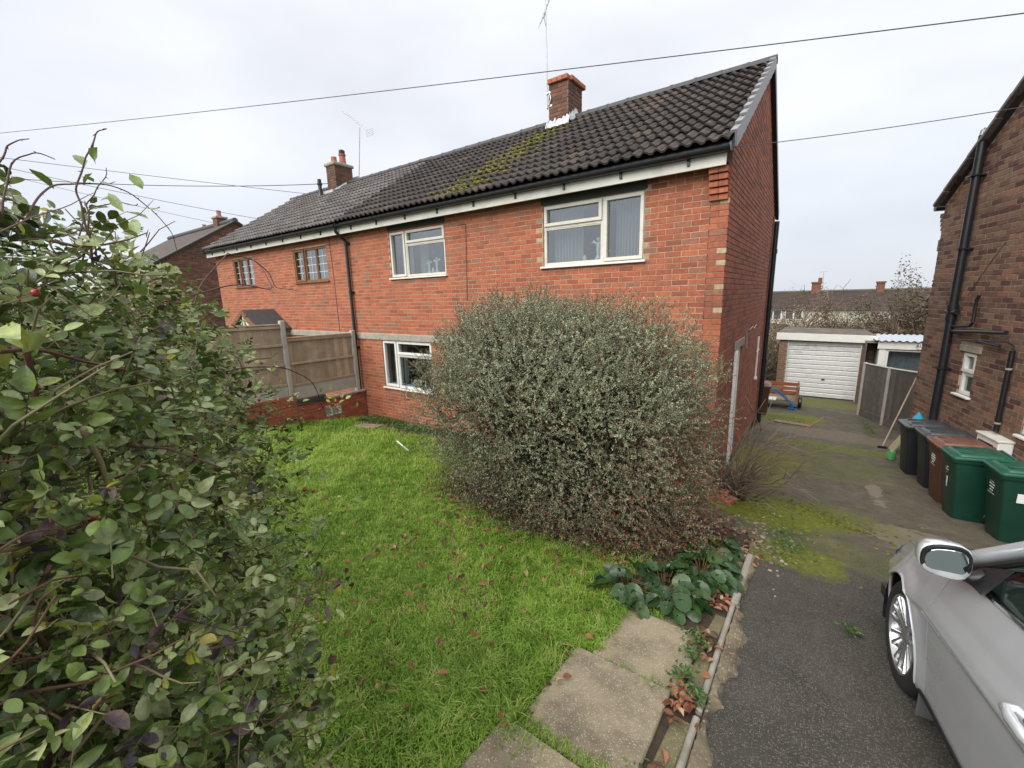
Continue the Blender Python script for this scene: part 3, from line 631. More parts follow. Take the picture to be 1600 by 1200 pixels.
# corbelled brick kneeler at the corner
for k in range(5):
    for s_ in range(2):
        mb = MB(); pr = .035+.028*(4-k); z = 4.555-BC*(k+1); u = XR-.245+.115*s_
        mb.cbox((u+.06, FY-pr/2+.004, z+BC/2), (.112, pr+.03, BC-.012), .004, None, (random.random()*.85, .5, .5)); mb.build('corbel_brick', MT['brick'], H1)
mb = MB(); mb.ab((XP-4.6, FY-.035, 2.065), (XR-3.6, FY+.01, 2.205), ch=.006); mb.build('concrete_band', MT['concrete'], H1)
# windows
LT = [(0, .30, 0, 1, True), (.30, 1, .70, 1, True), (.30, 1, 0, .70, False)]
RT = [(0, .62, .64, 1, True), (0, .62, 0, .64, False), (.62, 1, 0, 1, True)]
OW = np.array([0, FY, 0.])
w1 = window(H1, OW, X1, -Y1, -7.90, -6.21, 3.47, 4.45, LT, 'upvc_old', 'glass')
curtain(w1, OW, X1, -Y1, -7.85, -7.45, 3.50, 4.43, -.30, 4, seed=1); curtain(w1, OW, X1, -Y1, -7.25, -6.95, 3.50, 4.43, -.30, 4, seed=2, gather=.3); curtain(w1, OW, X1, -Y1, -6.38, -6.24, 3.5, 4.43, -.30, 3, seed=4)
w2 = window(H1, OW, X1, -Y1, -3.92, -2.19, 3.48, 4.46, RT, 'upvc_old', 'glass')
curtain(w2, OW, X1, -Y1, -3.86, -3.30, 3.52, 4.43, -.28, 9, seed=3); curtain(w2, OW, X1, -Y1, -2.72, -2.22, 3.52, 4.43, -.28, 10, seed=5)
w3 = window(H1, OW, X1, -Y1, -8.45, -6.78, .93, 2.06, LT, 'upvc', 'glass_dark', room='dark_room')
curtain(w3, OW, X1, -Y1, -8.40, -8.15, .97, 2.02, -.30, 4, seed=6); curtain(w3, OW, X1, -Y1, -8.08, -8.0, .97, 2.02, -.33, 2, seed=8)
for u0_, u1_ in ((-7.93, -6.18), (-3.95, -2.16)): mb = MB(); mb.ab((u0_, FY-.012, 4.462), (u1_, FY+.02, 4.60)); mb.build('recess_shade_strip', MT['soffit'], H1)  # dark strip above each upper window, paints in the shade of the lintel recess
# side door in the gable
mb = MB(); b = fr(Og, Y1, X1); rect_frame(b, mb, doorg[0], doorg[1], -.1, 2.0, .06, -.12, -.03); dr = mb.build('side_door', MT['upvc'], H1)
mb = MB(); b(mb, 1.61, 2.36, -.11, -.07, -.04, 1.94); mb.build('door_leaf', MT['upvc'], dr); mb = MB(); b(mb, 1.72, 2.25, -.069, -.062, .95, 1.8); mb.build('pane', MT['glass_dark'], dr)
mb = MB(); b(mb, 1.45, 2.52, -.05, .022, 2.0, 2.145, .008); mb.build('lintel', MT['concrete'], dr)
mb = MB(); b(mb, 1.50, 1.62, -.02, .05, -.05, 1.99, .006); mb.build('door_trim', MT['upvc'], dr)
# rainwater and waste pipes
mb = MB(); px = XP+.0; mb.tube([(px-.02, 6.215, 4.68), (px-.02, 6.22, 4.60), (px+.02, FY-.07, 4.40), (px+.02, FY-.07, 4.3), (px+.02, FY-.07, .22), (px+.02, FY-.10, .14)], .037, 12)
for z in (4.35, 3.2, 1.85, .55): mb.tube([(px+.02, FY-.07, z-.03), (px+.02, FY-.07, z+.03)], .044, 12); mb.ab((px-.06, FY-.06, z-.02), (px+.1, FY-.001, z+.02))
mb.build('downpipe', MT['blackpl'], H1, smooth=True, angle=40)
mb = MB(); mb.cbox((px+.0, FY-.16, .12), (.26, .22, .14), .02); mb.build('gully_hopper', MT['blackpl'], H1)
mb = MB(); py = BACKY+.02; xg = XR+.075; mb.tube([(xg, py, 4.6), (xg, py, 2.5), (xg, py-.02, -.45)], .055, 12)
for z in (3.9, 2.55, 1.2): mb.tube([(xg, py-.005, z-.05), (xg, py-.005, z+.05)], .068, 12); mb.ab((xg-.1, py-.03, z-.015), (xg, py+.03, z+.015))
mb.build('soil_pipe', MT['blackpl'], H1, smooth=True, angle=40)
mb = MB(); mb.tube([(XR+.04, 11.2, 1.95), (XR+.04, 11.2, 1.0)], .02, 8); mb.cbox((XR+.045, 11.2, .98), (.07, .07, .07), .01); mb.tube([(XR+.04, 11.0, 1.62), (XR+.04, 11.5, 1.62)], .012, 6); mb.build('waste_pipe', MT['upvc'], H1, smooth=True)
mb = MB(); P_ = [onX(u, v, XR+.012) for u, v in ((1167, 545), (1167, 514), (1172, 515), (1176, 510), (1178, 513), (1182, 507))]; mb.tube(P_, .006, 5); mb.build('wall_cable', MT['upvc'], H1)
mb = MB(); P_ = [onY(u, v, FY-.012) for u, v in ((716, 352), (727, 350), (728, 370), (729, 420), (730, 470))]; mb.tube(P_, .006, 5); mb.build('facade_cable', MT['cable'], H1)
# chimney
def chimney(root, x0, x1, y0, y1, zb, zt, mname, mort, seed, cap):
    base = MB(); base.ab((x0+.004, y0+.004, zb), (x1-.004, y1-.004, zt)); ch = base.build('chimney', MT[mort], root); mbx = MB(); rs = np.random.RandomState(seed)
    for O_, U_, N_, W_ in ((np.array([x0, y0, 0]), X1, -Y1, x1-x0), (np.array([x1, y0, 0]), Y1, X1, y1-y0)):
        for bb in wall_bricks(0, W_, zb, zt, seed=seed):
            c = O_+U_*(bb[0]+bb[1])/2+Z1*(bb[2]+bb[3])/2; brick_geo(mbx, (bb[1]-bb[0])/2, (bb[3]-bb[2])/2, (bb[4]*.9, bb[5], .5), rs, lambda u, d, z: c+U_*u+N_*d+Z1*z, .004)
    mbx.build('brickwork', MT[mname], ch, kind='stuff'); return ch
cx0, cx1, cy0, cy1 = -5.36, -4.87, 9.2, 9.86
ch1 = chimney(H1, cx0, cx1, cy0, cy1, 6.35, 7.56, 'brick_far', 'mortar_side', 21, None)
for k in range(4):
    mb = MB(); mb.cbox((cx0-.01+.1275*(k+.5), cy0+.0, 7.615), (.122, .13, .10), .012, None, .6); mb.build('cap_brick', MT['terracotta'], ch1)
for k in range(5):
    mb = MB(); mb.cbox((cx1+.0, cy0+.13+.135*k, 7.615), (.13, .128, .10), .012, None, .6); mb.build('cap_brick', MT['terracotta'], ch1)
mb = MB(); mb.ab((cx0+.02, cy0+.05, 7.60), (cx1-.05, cy1-.03, 7.66), ch=.01); mb.tube([((cx0+cx1)/2+.02, cy0+.3, 7.64), ((cx0+cx1)/2+.02, cy0+.3, 7.78)], [.11, .09], 14); mb.build('flue_pot', MT['terracotta'], ch1)
mb = MB(); rs = np.random.RandomState(3); z0 = 6.60; V = []
for k in range(26):
    x = cx0-.06+(cx1-cx0+.10)*k/25; V.append((x, cy0-.02-.05-.02*rs.rand(), TE_Z+(cy0-.05-TE_Y)*pit+.06+.03*rs.rand()-.02)); V.append((x, cy0-.012, 6.80+.07*rs.rand()+.02*(k/25)))
mb.add(V, [(2*k, 2*k+2, 2*k+3, 2*k+1) for k in range(25)])
V = []
for k in range(18):
    y = cy0+(RY-cy0+.1)*k/17; zz = TE_Z+(min(y, RY)-TE_Y)*pit; V.append((cx1+.06+.02*rs.rand(), y, zz+.07)); V.append((cx1+.012, y, zz+.16+.10*rs.rand()))
mb.add(V, [(2*k, 2*k+2, 2*k+3, 2*k+1) for k in range(17)]); mb.build('flashing', MT['lead'], ch1)
# moss streak below the chimney
mb = MB(); rs = np.random.RandomState(9)
for k in range(1500):
    t = rs.rand()**.8; x = cx0+.25-.25*t+rs.randn()*(.22+.14*t)-.35*t; s_ = 3.5*(1-t)+.15
    if abs(rs.randn()) > 1.6: continue
    tt = (x-(XP+.02))/.3203; P_ = np.array([x, TE_Y, TE_Z])+S1*s_+N1*(prof_roll(tt % 1)+.045*(1-(s_/ga1) % 1)+.004); z = .010+.022*rs.rand(); mb.ico(P_, (z*1.6, z*1.3, z*.8), rs.rand())
for k in range(160):
    x = XP+.3+rs.rand()*8; s_ = rs.rand()*3.8; tt = (x-(XP+.02))/.3203; P_ = np.array([x, TE_Y, TE_Z])+S1*s_+N1*(prof_roll(tt % 1)+.045*(1-(s_/ga1) % 1)); z = .008+.012*rs.rand(); mb.ico(P_, (z*1.6, z*1.3, z*.7), .3*rs.rand())
mb.build('roof_moss', MT['moss'], H1, smooth=True, angle=None, kind='stuff')
# ---------------------------------------------------------------- left-hand house of the pair
H2 = thing('semi_detached_house', 'red brick house with grey ribbed roof, brown windows and little porch', 'house', (-13.2, FY, float(gz(FY))))
O2 = np.array([XL, FY, 0.]); W2 = XP-XL
wins2 = [(-11.97-XL, -10.36-XL, 3.53, 4.40), (-15.70-XL, -14.36-XL, 3.53, 4.40)]
b2 = wall_bricks(0, W2, -.15, EAVE_Z+.02, wins2+[(W2-4.6, W2+.1, 2.065, 2.21)], seed=14); b2 = [q[:4]+(min(q[4], .915), q[5]) for q in b2]
build_bricks(H2, [(O2, X1, -Y1, b2, 'brick')], 0, 'brick')
mb = MB(); backing(mb, O2, X1, -Y1, 0, W2, -.3, EAVE_Z+.1, wins2); mb.ab((XL, FY+.2, -.3), (XL+.2, BACKY, 4.6)); mb.build('wall', MT['mortar'], H2)
shell(H2, XL-.05, XP); S2, N2, ga2 = roof_slope(H2, XL-.08, XP+.02, TE_Y, TE_Z+.005, RY-.02, RZ-.01, 12, .3199, prof_low, 'tile_grey', 300, seed=5)
ridge_tiles(H2, XL-.08, XP, RY, RZ+.02); eaves(H2, XL-.1, XP-.002, XL+.4)
T3 = [(0, .33, 0, 1, True), (.33, .67, 0, 1, False), (.67, 1, 0, 1, False)]
for k, (u0, u1) in enumerate(((-11.97, -10.36), (-15.70, -14.36))):
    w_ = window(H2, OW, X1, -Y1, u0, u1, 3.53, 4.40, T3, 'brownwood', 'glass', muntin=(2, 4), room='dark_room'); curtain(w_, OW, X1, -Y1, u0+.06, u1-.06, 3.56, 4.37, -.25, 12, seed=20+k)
mb = MB(); mb.tube([(XP-.75, FY-.012, 4.55), (XP-.72, FY-.012, 3.8), (XP-.70, FY-.012, 2.2)], .006, 5); mb.build('facade_cable', MT['cable'], H2)
ch2 = chimney(H2, -13.90, -13.42, 9.05, 9.72, 6.2, 7.42, 'brick_far', 'mortar_side', 22, None)
mb = MB(); mb.ab((-13.95, 9.0, 7.40), (-13.37, 9.77, 7.50), ch=.02); mb.build('cap_slab', MT['concrete'], ch2)
mb = MB(); mb.lathe([(.11, 7.49), (.12, 7.52), (.10, 7.56), (.09, 7.66), (.09, 7.70), (.07, 7.70)], (-13.66, 9.22, 0), 16); mb.build('chimney_pot', MT['terracotta'], ch2, smooth=True)
mb = MB(); mb.lathe([(.13, 7.49), (.135, 7.53), (.11, 7.6), (.10, 7.80), (.12, 7.82), (.12, 7.86), (.08, 7.86)], (-13.66, 9.55, 0), 16); mb.build('chimney_pot', MT['terracotta'], ch2, smooth=True)
mb = MB(); mb.lathe([(.09, 7.84), (.10, 7.9), (.10, 7.97), (.06, 8.0), (.0, 8.0)], (-13.66, 9.55, 0), 14); mb.build('pot_cowl', MT['blackpl'], ch2, smooth=True)
mb = MB(); mb.ab((-14.0, 8.86, 6.52), (-13.36, 9.06, 6.60)); mb.tube([(-13.40, 9.0, 6.60), (-13.40, 9.5, 6.92)], .05, 6); mb.build('flashing', MT['lead'], ch2)
fz = TE_Z+(8.8-TE_Y)*pit
mb = MB(); mb.lathe([(.16, fz-.05), (.075, fz+.12), (.06, fz+.16), (.06, fz+.40), (.085, fz+.41), (.085, fz+.46), (.06, fz+.48), (.06, fz+.58), (.0, fz+.6)], (-13.97, 8.8, 0), 14); mb.build('roof_vent', MT['blackpl'], H2, smooth=True, angle=40)
# porch canopy
pa, pb, pm = onY(372, 515, 5.75), onY(423, 515, 5.75), onY(393, 488, 5.75); px0, px1, pxm, pz0, pz1 = -14.35, -12.55, -13.45, 2.26, 2.80
por = MB()
for sx in (-1, 1):
    xe = px0 if sx < 0 else px1; V = [(pxm, 5.6, pz1), (xe, 5.6, pz0), (xe, FY, pz0), (pxm, FY, pz1)]; V2 = [(x, y, z-.07) for x, y, z in V]; por.add(V+V2, [(0, 1, 2, 3), (7, 6, 5, 4), (0, 4, 5, 1), (1, 5, 6, 2), (2, 6, 7, 3), (3, 7, 4, 0)])
pc = por.build('porch_canopy', MT['tile_grey'] if False else MT['ridge'], H2)
for sx in (-1, 1):
    xe = px0 if sx < 0 else px1; d = np.array([xe-pxm, 0, pz0-pz1]); Ld = np.linalg.norm(d); d /= Ld; nn = np.array([-d[2]*1., 0, d[0]])*(1 if sx > 0 else -1); nn = np.array([abs(d[2])*sx, 0, abs(d[0])])
    for i in range(4):
        for j in range(3):
            mb = MB(); c = np.array([pxm, 5.6+.3*j+.15, pz1])+d*(Ld*(i+.5)/4)+nn*(.012); mb.cbox(c, (Ld/4+.02, .292, .014), .003, np.stack([d, Y1, np.cross(d, Y1)], 1), random.random()); mb.build('porch_tile', MT['ridge'], pc)
    mb = MB(); c = (np.array([pxm, 5.58, pz1-.05])+np.array([xe, 5.58, pz0-.05]))/2; mb.cbox(c, (Ld, .04, .12), .004, np.stack([d, Y1, np.cross(d, Y1)], 1)); mb.build('barge_board', MT['brownwood'], pc)
mb = MB(); mb.ab((px0+.1, 5.6, pz0-.08), (px1-.1, 5.68, pz0+.02)); mb.ab((pxm-.04, 5.6, pz0), (pxm+.04, 5.66, pz1-.08))
for sx in (-1, 1): mb.tube([(pxm+sx*.4, 5.63, pz0), (pxm+.02*sx, 5.63, pz0+.28)], .03, 6); mb.tube([(pxm+sx*.78, 5.63, pz0-.04), (pxm+sx*.78, 6.45, 1.5)], .035, 6)
mb.build('porch_truss', MT['fascia'], pc)
MT['farroof3'] = mat('brown weathered roof', (.075, .058, .05), .85, var=.3, scale=3)
# ---------------------------------------------------------------- next house along the street, gable end towards us
H3 = thing('brick_house', 'dark weathered brick gable house beyond the pair, two chimneys on its roof', 'house', (-24, 10.3, float(gz(10.3))))
gX, gF, gR, gRz, gE = -24., 6.9, 10.29, 7.02, 4.95
def g3(u): y = gF+u; p_ = (gRz-gE)/(gR-gF); return gRz-abs(y-gR)*p_-.08
b3 = wall_bricks(0, 2*(gR-gF), -.5, 7.2, (), g3, 31); build_bricks(H3, [(np.array([gX, gF, 0.]), Y1, X1, b3, 'brick_far')], 0, 'brick_far')
mb = MB(); gable_backing(mb, np.array([gX, gF, 0.]), Y1, X1, [(0, -.6), (2*(gR-gF), -.6), (2*(gR-gF), gE-.08), (gR-gF, gRz-.08), (0, gE-.08)]); mb.build('wall', MT['mortar_side'], H3); mb = MB(); mb.ab((gX-9, gF, -.6), (gX-.2, gF+.2, gE)); mb.build('street_wall', MT['brick_far'], H3); mb = MB(); mb.ab((gX-9, 2*gR-gF-.2, -.6), (gX-.2, 2*gR-gF, gE)); mb.build('rear_wall', MT['brick_far'], H3)
mb = MB()
for sg in (-1, 1):
    ye = gR+sg*(gR-gF+.25); ze = gE-.25*(gRz-gE)/(gR-gF); V = [(gX+.08, gR, gRz), (gX-9, gR, gRz), (gX-9, ye, ze), (gX+.08, ye, ze)]; V2 = [(x, y, z-.1) for x, y, z in V]; mb.add(V+V2, [(0, 1, 2, 3), (7, 6, 5, 4), (0, 4, 5, 1), (1, 5, 6, 2), (2, 6, 7, 3), (3, 7, 4, 0)])
rf3 = mb.build('roof', MT['farroof3'], H3)
for sg in (-1, 1):
    for i in range(11):
        d = np.array([0, sg*(gR-gF+.25)/11, -(gRz-gE)*1.07/11]); c = np.array([gX+.06, gR, gRz+.02])+d*(i+.5); mb = MB(); L_ = np.linalg.norm(d); mb.cbox(c, (.16, L_+.03, .06), .01, np.stack([X1, d/L_, np.cross(X1, d/L_)], 1)); mb.build('verge_tile', MT['tile_grey'], rf3)
mb = MB(); mb.tube([(gX+.1, gR, gRz+.02), (gX-9, gR, gRz+.02)], .13, 10); mb.build('ridge', MT['ridge'], rf3, smooth=True)
for k, (u0_, u1_, vt, dx_) in enumerate(((336, 355, 337, -1.5), (317, 328, 358, -7.0))):
    a, b_ = onX(u0_, vt, gX+dx_), onX(u1_, vt, gX+dx_); zt = a[2]; yw = (a[1]+b_[1])/2; wd = b_[1]-a[1]
    mb = MB(); mb.ab((gX+dx_-.5, a[1]+.05, gE), (gX+dx_, b_[1]-.05, zt-.1)); c_ = mb.build('chimney', MT['brick_far'], H3); mb = MB(); mb.ab((gX+dx_-.56, a[1], zt-.1), (gX+dx_+.06, b_[1], zt), ch=.02); mb.build('cap_slab', MT['concrete'], c_)
    mb = MB(); mb.lathe([(.13, zt-.01), (.14, zt+.05), (.1, zt+.1), (.1, zt+.28), (.12, zt+.3)], (gX+dx_-.25, yw, 0), 12); mb.build('chimney_pot', MT['terracotta'], c_, smooth=True)
# ---------------------------------------------------------------- neighbour on the right, turned a little towards the drive
TH = rad(12.7); nN = np.array([-math.cos(TH), -math.sin(TH), 0]); nU = np.array([math.sin(TH), -math.cos(TH), 0])   # U runs towards the camera
def onN(u, v, off=0):
    d = ray(u, v); k = nN @ (np.array([2.2, 8.9, CZ])-CAMP)+off; return CAMP+d*k/(nN @ d)
rc = onN(1478, 320); NO = np.array([rc[0], rc[1], 0.])          # rear corner
def nuv(u, v): p_ = onN(u, v); return (p_-NO) @ nU, p_[2]
H4 = thing('neighbour_house', 'brown brick house at the right edge, black soil pipe up its side wall', 'house', (NO+nU*3+np.array([0, 0, float(gz(8))])).tolist())
eZ = 4.42; dpt = 6.3; pn = .66
def g4(u): return eZ-.02+min(u, dpt-u)*pn
su0, sz0 = nuv(1494, 613); su1, sz1 = nuv(1528, 553); bu0, bz0 = nuv(1594, 679)
hs = [(su0, su1, sz0, sz1), (bu0, bu0+1.5, bz0, bz0+1.1)]
b4 = wall_bricks(0, dpt, -.6, 7, hs+[(su0-.08, su1+.1, sz1, sz1+.10)], g4, 41)
build_bricks(H4, [(NO, nU, nN, b4, 'brick_nb')], 300, 'brick_nb')
mb = MB(); Nb = NO
for a, b_ in ((0, su0), (su1, bu0), (bu0+1.5, dpt)):
    pts = [(a, -.8), (b_, -.8), (b_, g4(b_))]+([(dpt/2, g4(dpt/2))] if a < dpt/2 < b_ else [])+[(a, g4(a))]; gable_backing(mb, Nb, nU, nN, pts)
for h in hs:
    gable_backing(mb, Nb, nU, nN, [(h[0], -.8), (h[1], -.8), (h[1], h[2]), (h[0], h[2])]); q = [(h[0], h[3]), (h[1], h[3]), (h[1], g4(h[1]))]+([(dpt/2, g4(dpt/2))] if h[0] < dpt/2 < h[1] else [])+[(h[0], g4(h[0]))]; gable_backing(mb, Nb, nU, nN, q)
RN = np.stack([nU, -nN, Z1], 1)
mb.box(NO-nN*4.3+nU*.12+Z1*2.0, (.24, 8.1, 5.2), RN); mb.box(NO-nN*4.3+nU*(dpt-.12)+Z1*2.0, (.24, 8.1, 5.2), RN); mb.build('wall', MT['mortar_nb'], H4)
mb = MB()
for sg in (0, 1):
    a = NO+nN*.1+nU*(dpt/2)+Z1*(g4(dpt/2)+.06); e_ = NO+nN*.1+nU*(-.03 if sg == 0 else dpt+.03)+Z1*(eZ+.04-.03*pn); V = [a, e_, e_-nN*8.4, a-nN*8.4]; V2 = [q-Z1*.06 for q in V]; mb.add(V+V2, [(0, 1, 2, 3), (7, 6, 5, 4), (0, 4, 5, 1), (1, 5, 6, 2), (2, 6, 7, 3), (3, 7, 4, 0)])
rf4 = mb.build('roof', MT['tile'], H4)
for sg in (0, 1):
    a = NO+nN*.115+nU*(dpt/2)+Z1*(g4(dpt/2)+.03); e_ = NO+nN*.115+nU*(-.04 if sg == 0 else dpt+.04)+Z1*(eZ+.01-.04*pn); d = (e_-a)/11; L_ = np.linalg.norm(d)
    for i in range(11): mb = MB(); mb.cbox(a+d*(i+.5)+Z1*.012*(i % 2), (.10, L_+.02, .055), .008, np.stack([-nN, d/L_, np.cross(-nN, d/L_)], 1)); mb.build('verge_tile', MT['tile_grey'], rf4)
bn = fr(NO, nU, nN)
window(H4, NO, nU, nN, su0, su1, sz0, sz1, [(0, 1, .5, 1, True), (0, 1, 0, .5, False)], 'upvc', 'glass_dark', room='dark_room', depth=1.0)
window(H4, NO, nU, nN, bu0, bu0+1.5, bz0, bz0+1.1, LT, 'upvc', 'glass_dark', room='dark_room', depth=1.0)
mb = MB(); bn(mb, su0-.08, su1+.10, -.05, .03, sz1+.002, sz1+.10, .006); mb.build('lintel', MT['concrete'], H4)
def npt(u, v, off=.09): return onN(u, v, off)
mb = MB(); a, b_ = onN(1541, 203, .10), onN(1457, 645, .10); xy = (a+b_)/2; st = lambda z: np.array([xy[0], xy[1], z]); mb.tube([st(-.3), st(3), st(a[2]-.06)], .058, 14)
for z in (2.62, 2.45, .6): mb.tube([st(z-.05), st(z+.05)], .072, 14)
for z in (4.65, 3.55, 1.6): mb.box(st(z), (.16, .2, .02), RN)
mb.tube([st(2.55)-nU*.14, st(2.55)+nU*.16], .045, 10); sp_ = mb.build('soil_pipe', MT['blackpl'], H4, smooth=True, angle=40)
mb = MB(); zc = a[2]
for k in range(8): t = k*math.pi/4; mb.tube([st(zc-.07)+.05*np.array([math.cos(t), math.sin(t), 0]), st(zc)+.04*np.array([math.cos(t), math.sin(t), 0])+Z1*.02, st(zc+.05)], .004, 4)
mb.build('wire_balloon', MT['alu'], sp_)
mb = MB(); q = [npt(*c) for c in ((1488, 510), (1516, 509), (1520, 504), (1526, 470), (1530, 462))]; mb.tube(q, .022, 8); mb.build('waste_pipe', MT['blackpl'], H4, smooth=True)
mb = MB(); q = [npt(*c) for c in ((1484, 517), (1530, 518), (1572, 520))]; mb.tube(q, .03, 8); mb.build('waste_pipe', MT['blackpl'], H4, smooth=True)
mb = MB(); q = [npt(*c) for c in ((1484, 530), (1540, 532), (1575, 535), (1584, 541), (1583, 548))]; mb.tube(q, .012, 8); mb.tube([npt(1530, 533), npt(1562, 541)], .018, 8); mb.build('overflow_pipe', MT['blackpl'], H4, smooth=True)
mb = MB(); a, b_ = npt(1582, 548, .06), npt(1556, 674, .06); xy2 = (a+b_)/2; mb.tube([(xy2[0], xy2[1], a[2]), (xy2[0], xy2[1], b_[2])], .03, 10); mb.build('downpipe', MT['blackpl'], H4, smooth=True)
for z in (a[2]-.25, b_[2]+.12): mb = MB(); mb.tube([(xy2[0], xy2[1], z-.012), (xy2[0], xy2[1], z+.012)], .035, 10); mb.build('pipe_clip', MT['concrete'], H4)
mu0, mz1 = nuv(1551, 674); mu1, _ = nuv(1588, 687); mb = MB(); bn(mb, mu0, mu1, 0, .16, mz1-.52, mz1-.03, .012); bx_ = mb.build('meter_box', MT['upvc'], H4)
mb = MB(); bn(mb, mu0-.01, mu1+.01, 0, .18, mz1-.03, mz1, .006); mb.build('box_lid', MT['fascia'], bx_); mb = MB(); bn(mb, mu0+.05, mu1-.1, .155, .165, mz1-.42, mz1-.1, .003); mb.build('box_door', MT['blackpl'], bx_)
mb = MB(); gq = NO+nN*0+nU*(-.17)+Z1*(eZ-.05); half = [gq+Z1*0, gq-nN*6]; mb.tube([gq+nN*.08, gq-nN*6], .055, 10); mb.build('gutter', MT['blackpl'], H4, smooth=True)
for k in range(4): mb = MB(); pr = .04+.03*(3-k); mb.box(NO-nN*.12-nU*(pr/2)+Z1*(eZ-.12-BC*(k+1)), (pr+.02, .24, BC-.01), RN, .4); mb.build('corbel_brick', MT['brick_nb'], H4)
mb = MB(); c = NO-nU*.07-nN*.1+Z1*(eZ-.72); mb.box(c, (.13, .14, .2), RN); mb.build('security_lamp', MT['blackpl'], H4)
mb = MB(); mb.tube([onN(*c, .012) for c in ((1512, 462), (1540, 420), (1566, 385), (1572, 378))], .004, 5); mb.build('wall_cable', MT['cable'], H4)
# ================================================================== VEGETATION
def unit(a): return a/(np.linalg.norm(a, axis=-1, keepdims=True)+1e-9)
def leaf_frames(D, rs):
    D = unit(D); r = unit(rs.randn(len(D), 3)); Nn = unit(r-D*np.sum(r*D, 1, keepdims=True)); return D, Nn, np.cross(D, Nn)
def diamonds(P, D, Nn, Sd, L, Wd, rnd, fold=.25):
    L = L[:, None]; Wd = Wd[:, None]; a = P; t = P+D*L; lf = P+D*L*.45+Sd*Wd*.5+Nn*Wd*fold; rt = P+D*L*.45-Sd*Wd*.5+Nn*Wd*fold
    V = np.stack([a, rt, t, lf], 1).reshape(-1, 3); i = np.arange(len(P))*4; Fc = np.concatenate([np.stack([i, i+1, i+2], 1), np.stack([i, i+2, i+3], 1)]); return V, Fc, np.repeat(rnd, 4, 0)
def ovals(P, D, Nn, Sd, L, Wd, rnd, fold=.18, curl=.12):
    L = L[:, None]; Wd = Wd[:, None]; A = []
    for t, wv, s_ in ((0, 0, 0), (.28, .82, 1), (.62, .95, 1), (1, 0, 0), (.62, .95, -1), (.28, .82, -1), (.28, 0, 0), (.62, 0, 0)):
        A.append(P+D*L*t+Sd*Wd*.5*wv*s_+Nn*(Wd*fold*abs(s_)*wv-L*curl*t*t))
    V = np.stack(A, 1).reshape(-1, 3); i = np.arange(len(P))*8
    tri = np.concatenate([np.stack([i, i+6, i+1], 1), np.stack([i+2, i+7, i+3], 1), np.stack([i, i+5, i+6], 1), np.stack([i+3, i+7, i+4], 1)]); qd = np.concatenate([np.stack([i+1, i+6, i+7, i+2], 1), np.stack([i+6, i+5, i+4, i+7], 1)])
    return V, [tri, qd], np.repeat(rnd, 8, 0)
def ovals_fine(P, D, Nn, Sd, L, Wd, rnd, fold=.18, curl=.12):
    L = L[:, None]; Wd = Wd[:, None]; A = [P]; st = ((.10, .42), (.28, .84), (.5, 1.), (.72, .86), (.9, .42))
    for t, wv in st:
        for s_ in (1, 0, -1): A.append(P+D*L*t+Sd*Wd*.5*wv*s_+Nn*(Wd*fold*abs(s_)*wv-L*curl*t*t))
    A.append(P+D*L-Nn*L*curl); V = np.stack(A, 1).reshape(-1, 3); i = np.arange(len(P))*17
    tri = np.concatenate([np.stack([i, i+2, i+1], 1), np.stack([i, i+3, i+2], 1), np.stack([i+13, i+14, i+16], 1), np.stack([i+14, i+15, i+16], 1)]); qd = np.concatenate([np.stack([i+1+3*k+c, i+2+3*k+c, i+5+3*k+c, i+4+3*k+c], 1) for k in range(4) for c in (0, 1)])
    return V, [tri, qd], np.repeat(rnd, 17, 0)
def sticks(P0, P1, r0, r1, bend=None, seg=3, nseg=2):
    """thin tapered twigs, vectorised"""
    n_ = len(P0); D = unit(P1-P0); a = np.where(np.abs(D[:, 2:3]) < .9, np.array([[0, 0, 1.]]), np.array([[1., 0, 0]])); u = unit(np.cross(D, a)); v = np.cross(D, u); R_ = []
    for k in range(nseg+1):
        t = k/nseg; c = P0+(P1-P0)*t+(bend*(4*t*(1-t)) if bend is not None else 0); r = (r0*(1-t)+r1*t)
        r = np.broadcast_to(r, (n_,))[:, None]
        for j in range(seg): R_.append(c+r*(math.cos(j*2*math.pi/seg)*u+math.sin(j*2*math.pi/seg)*v))
    V = np.stack(R_, 1).reshape(-1, 3); m_ = seg*(nseg+1); i = np.arange(n_)*m_; Fc = []
    for k in range(nseg):
        for j in range(seg): Fc.append(np.stack([i+k*seg+j, i+k*seg+(j+1) % seg, i+(k+1)*seg+(j+1) % seg, i+(k+1)*seg+j], 1))
    return V, np.concatenate(Fc), m_
def np_obj(name, V, Fc, rnd, mt, parent=None, kind=None, smooth=False):
    if parent is not None:
        Mi = np.array(ROOTM[parent.name].inverted()); V = V @ Mi[:3, :3].T+Mi[:3, 3]
    o = mesh_obj(name, np_mesh(name, V, Fc, rnd, mt, smooth), parent)
    if kind: o['kind'] = kind
    return o
def rnd3(rs, n_): return rs.rand(n_, 3)
MT['bark'] = mat('grey brown bark', (.10, .075, .055), .9, var=.4, scale=40, bmp=.4)
MT['twig'] = rnd_mat('thin twigs', [(0, (.07, .045, .035)), (.6, (.14, .095, .07)), (1, (.24, .18, .13))], bmp=0)
MT['cane'] = rnd_mat('purple brown canes', [(0, (.07, .028, .026)), (.35, (.15, .07, .045)), (.65, (.16, .13, .055)), (1, (.30, .25, .14))], rough=.55, bmp=.2)
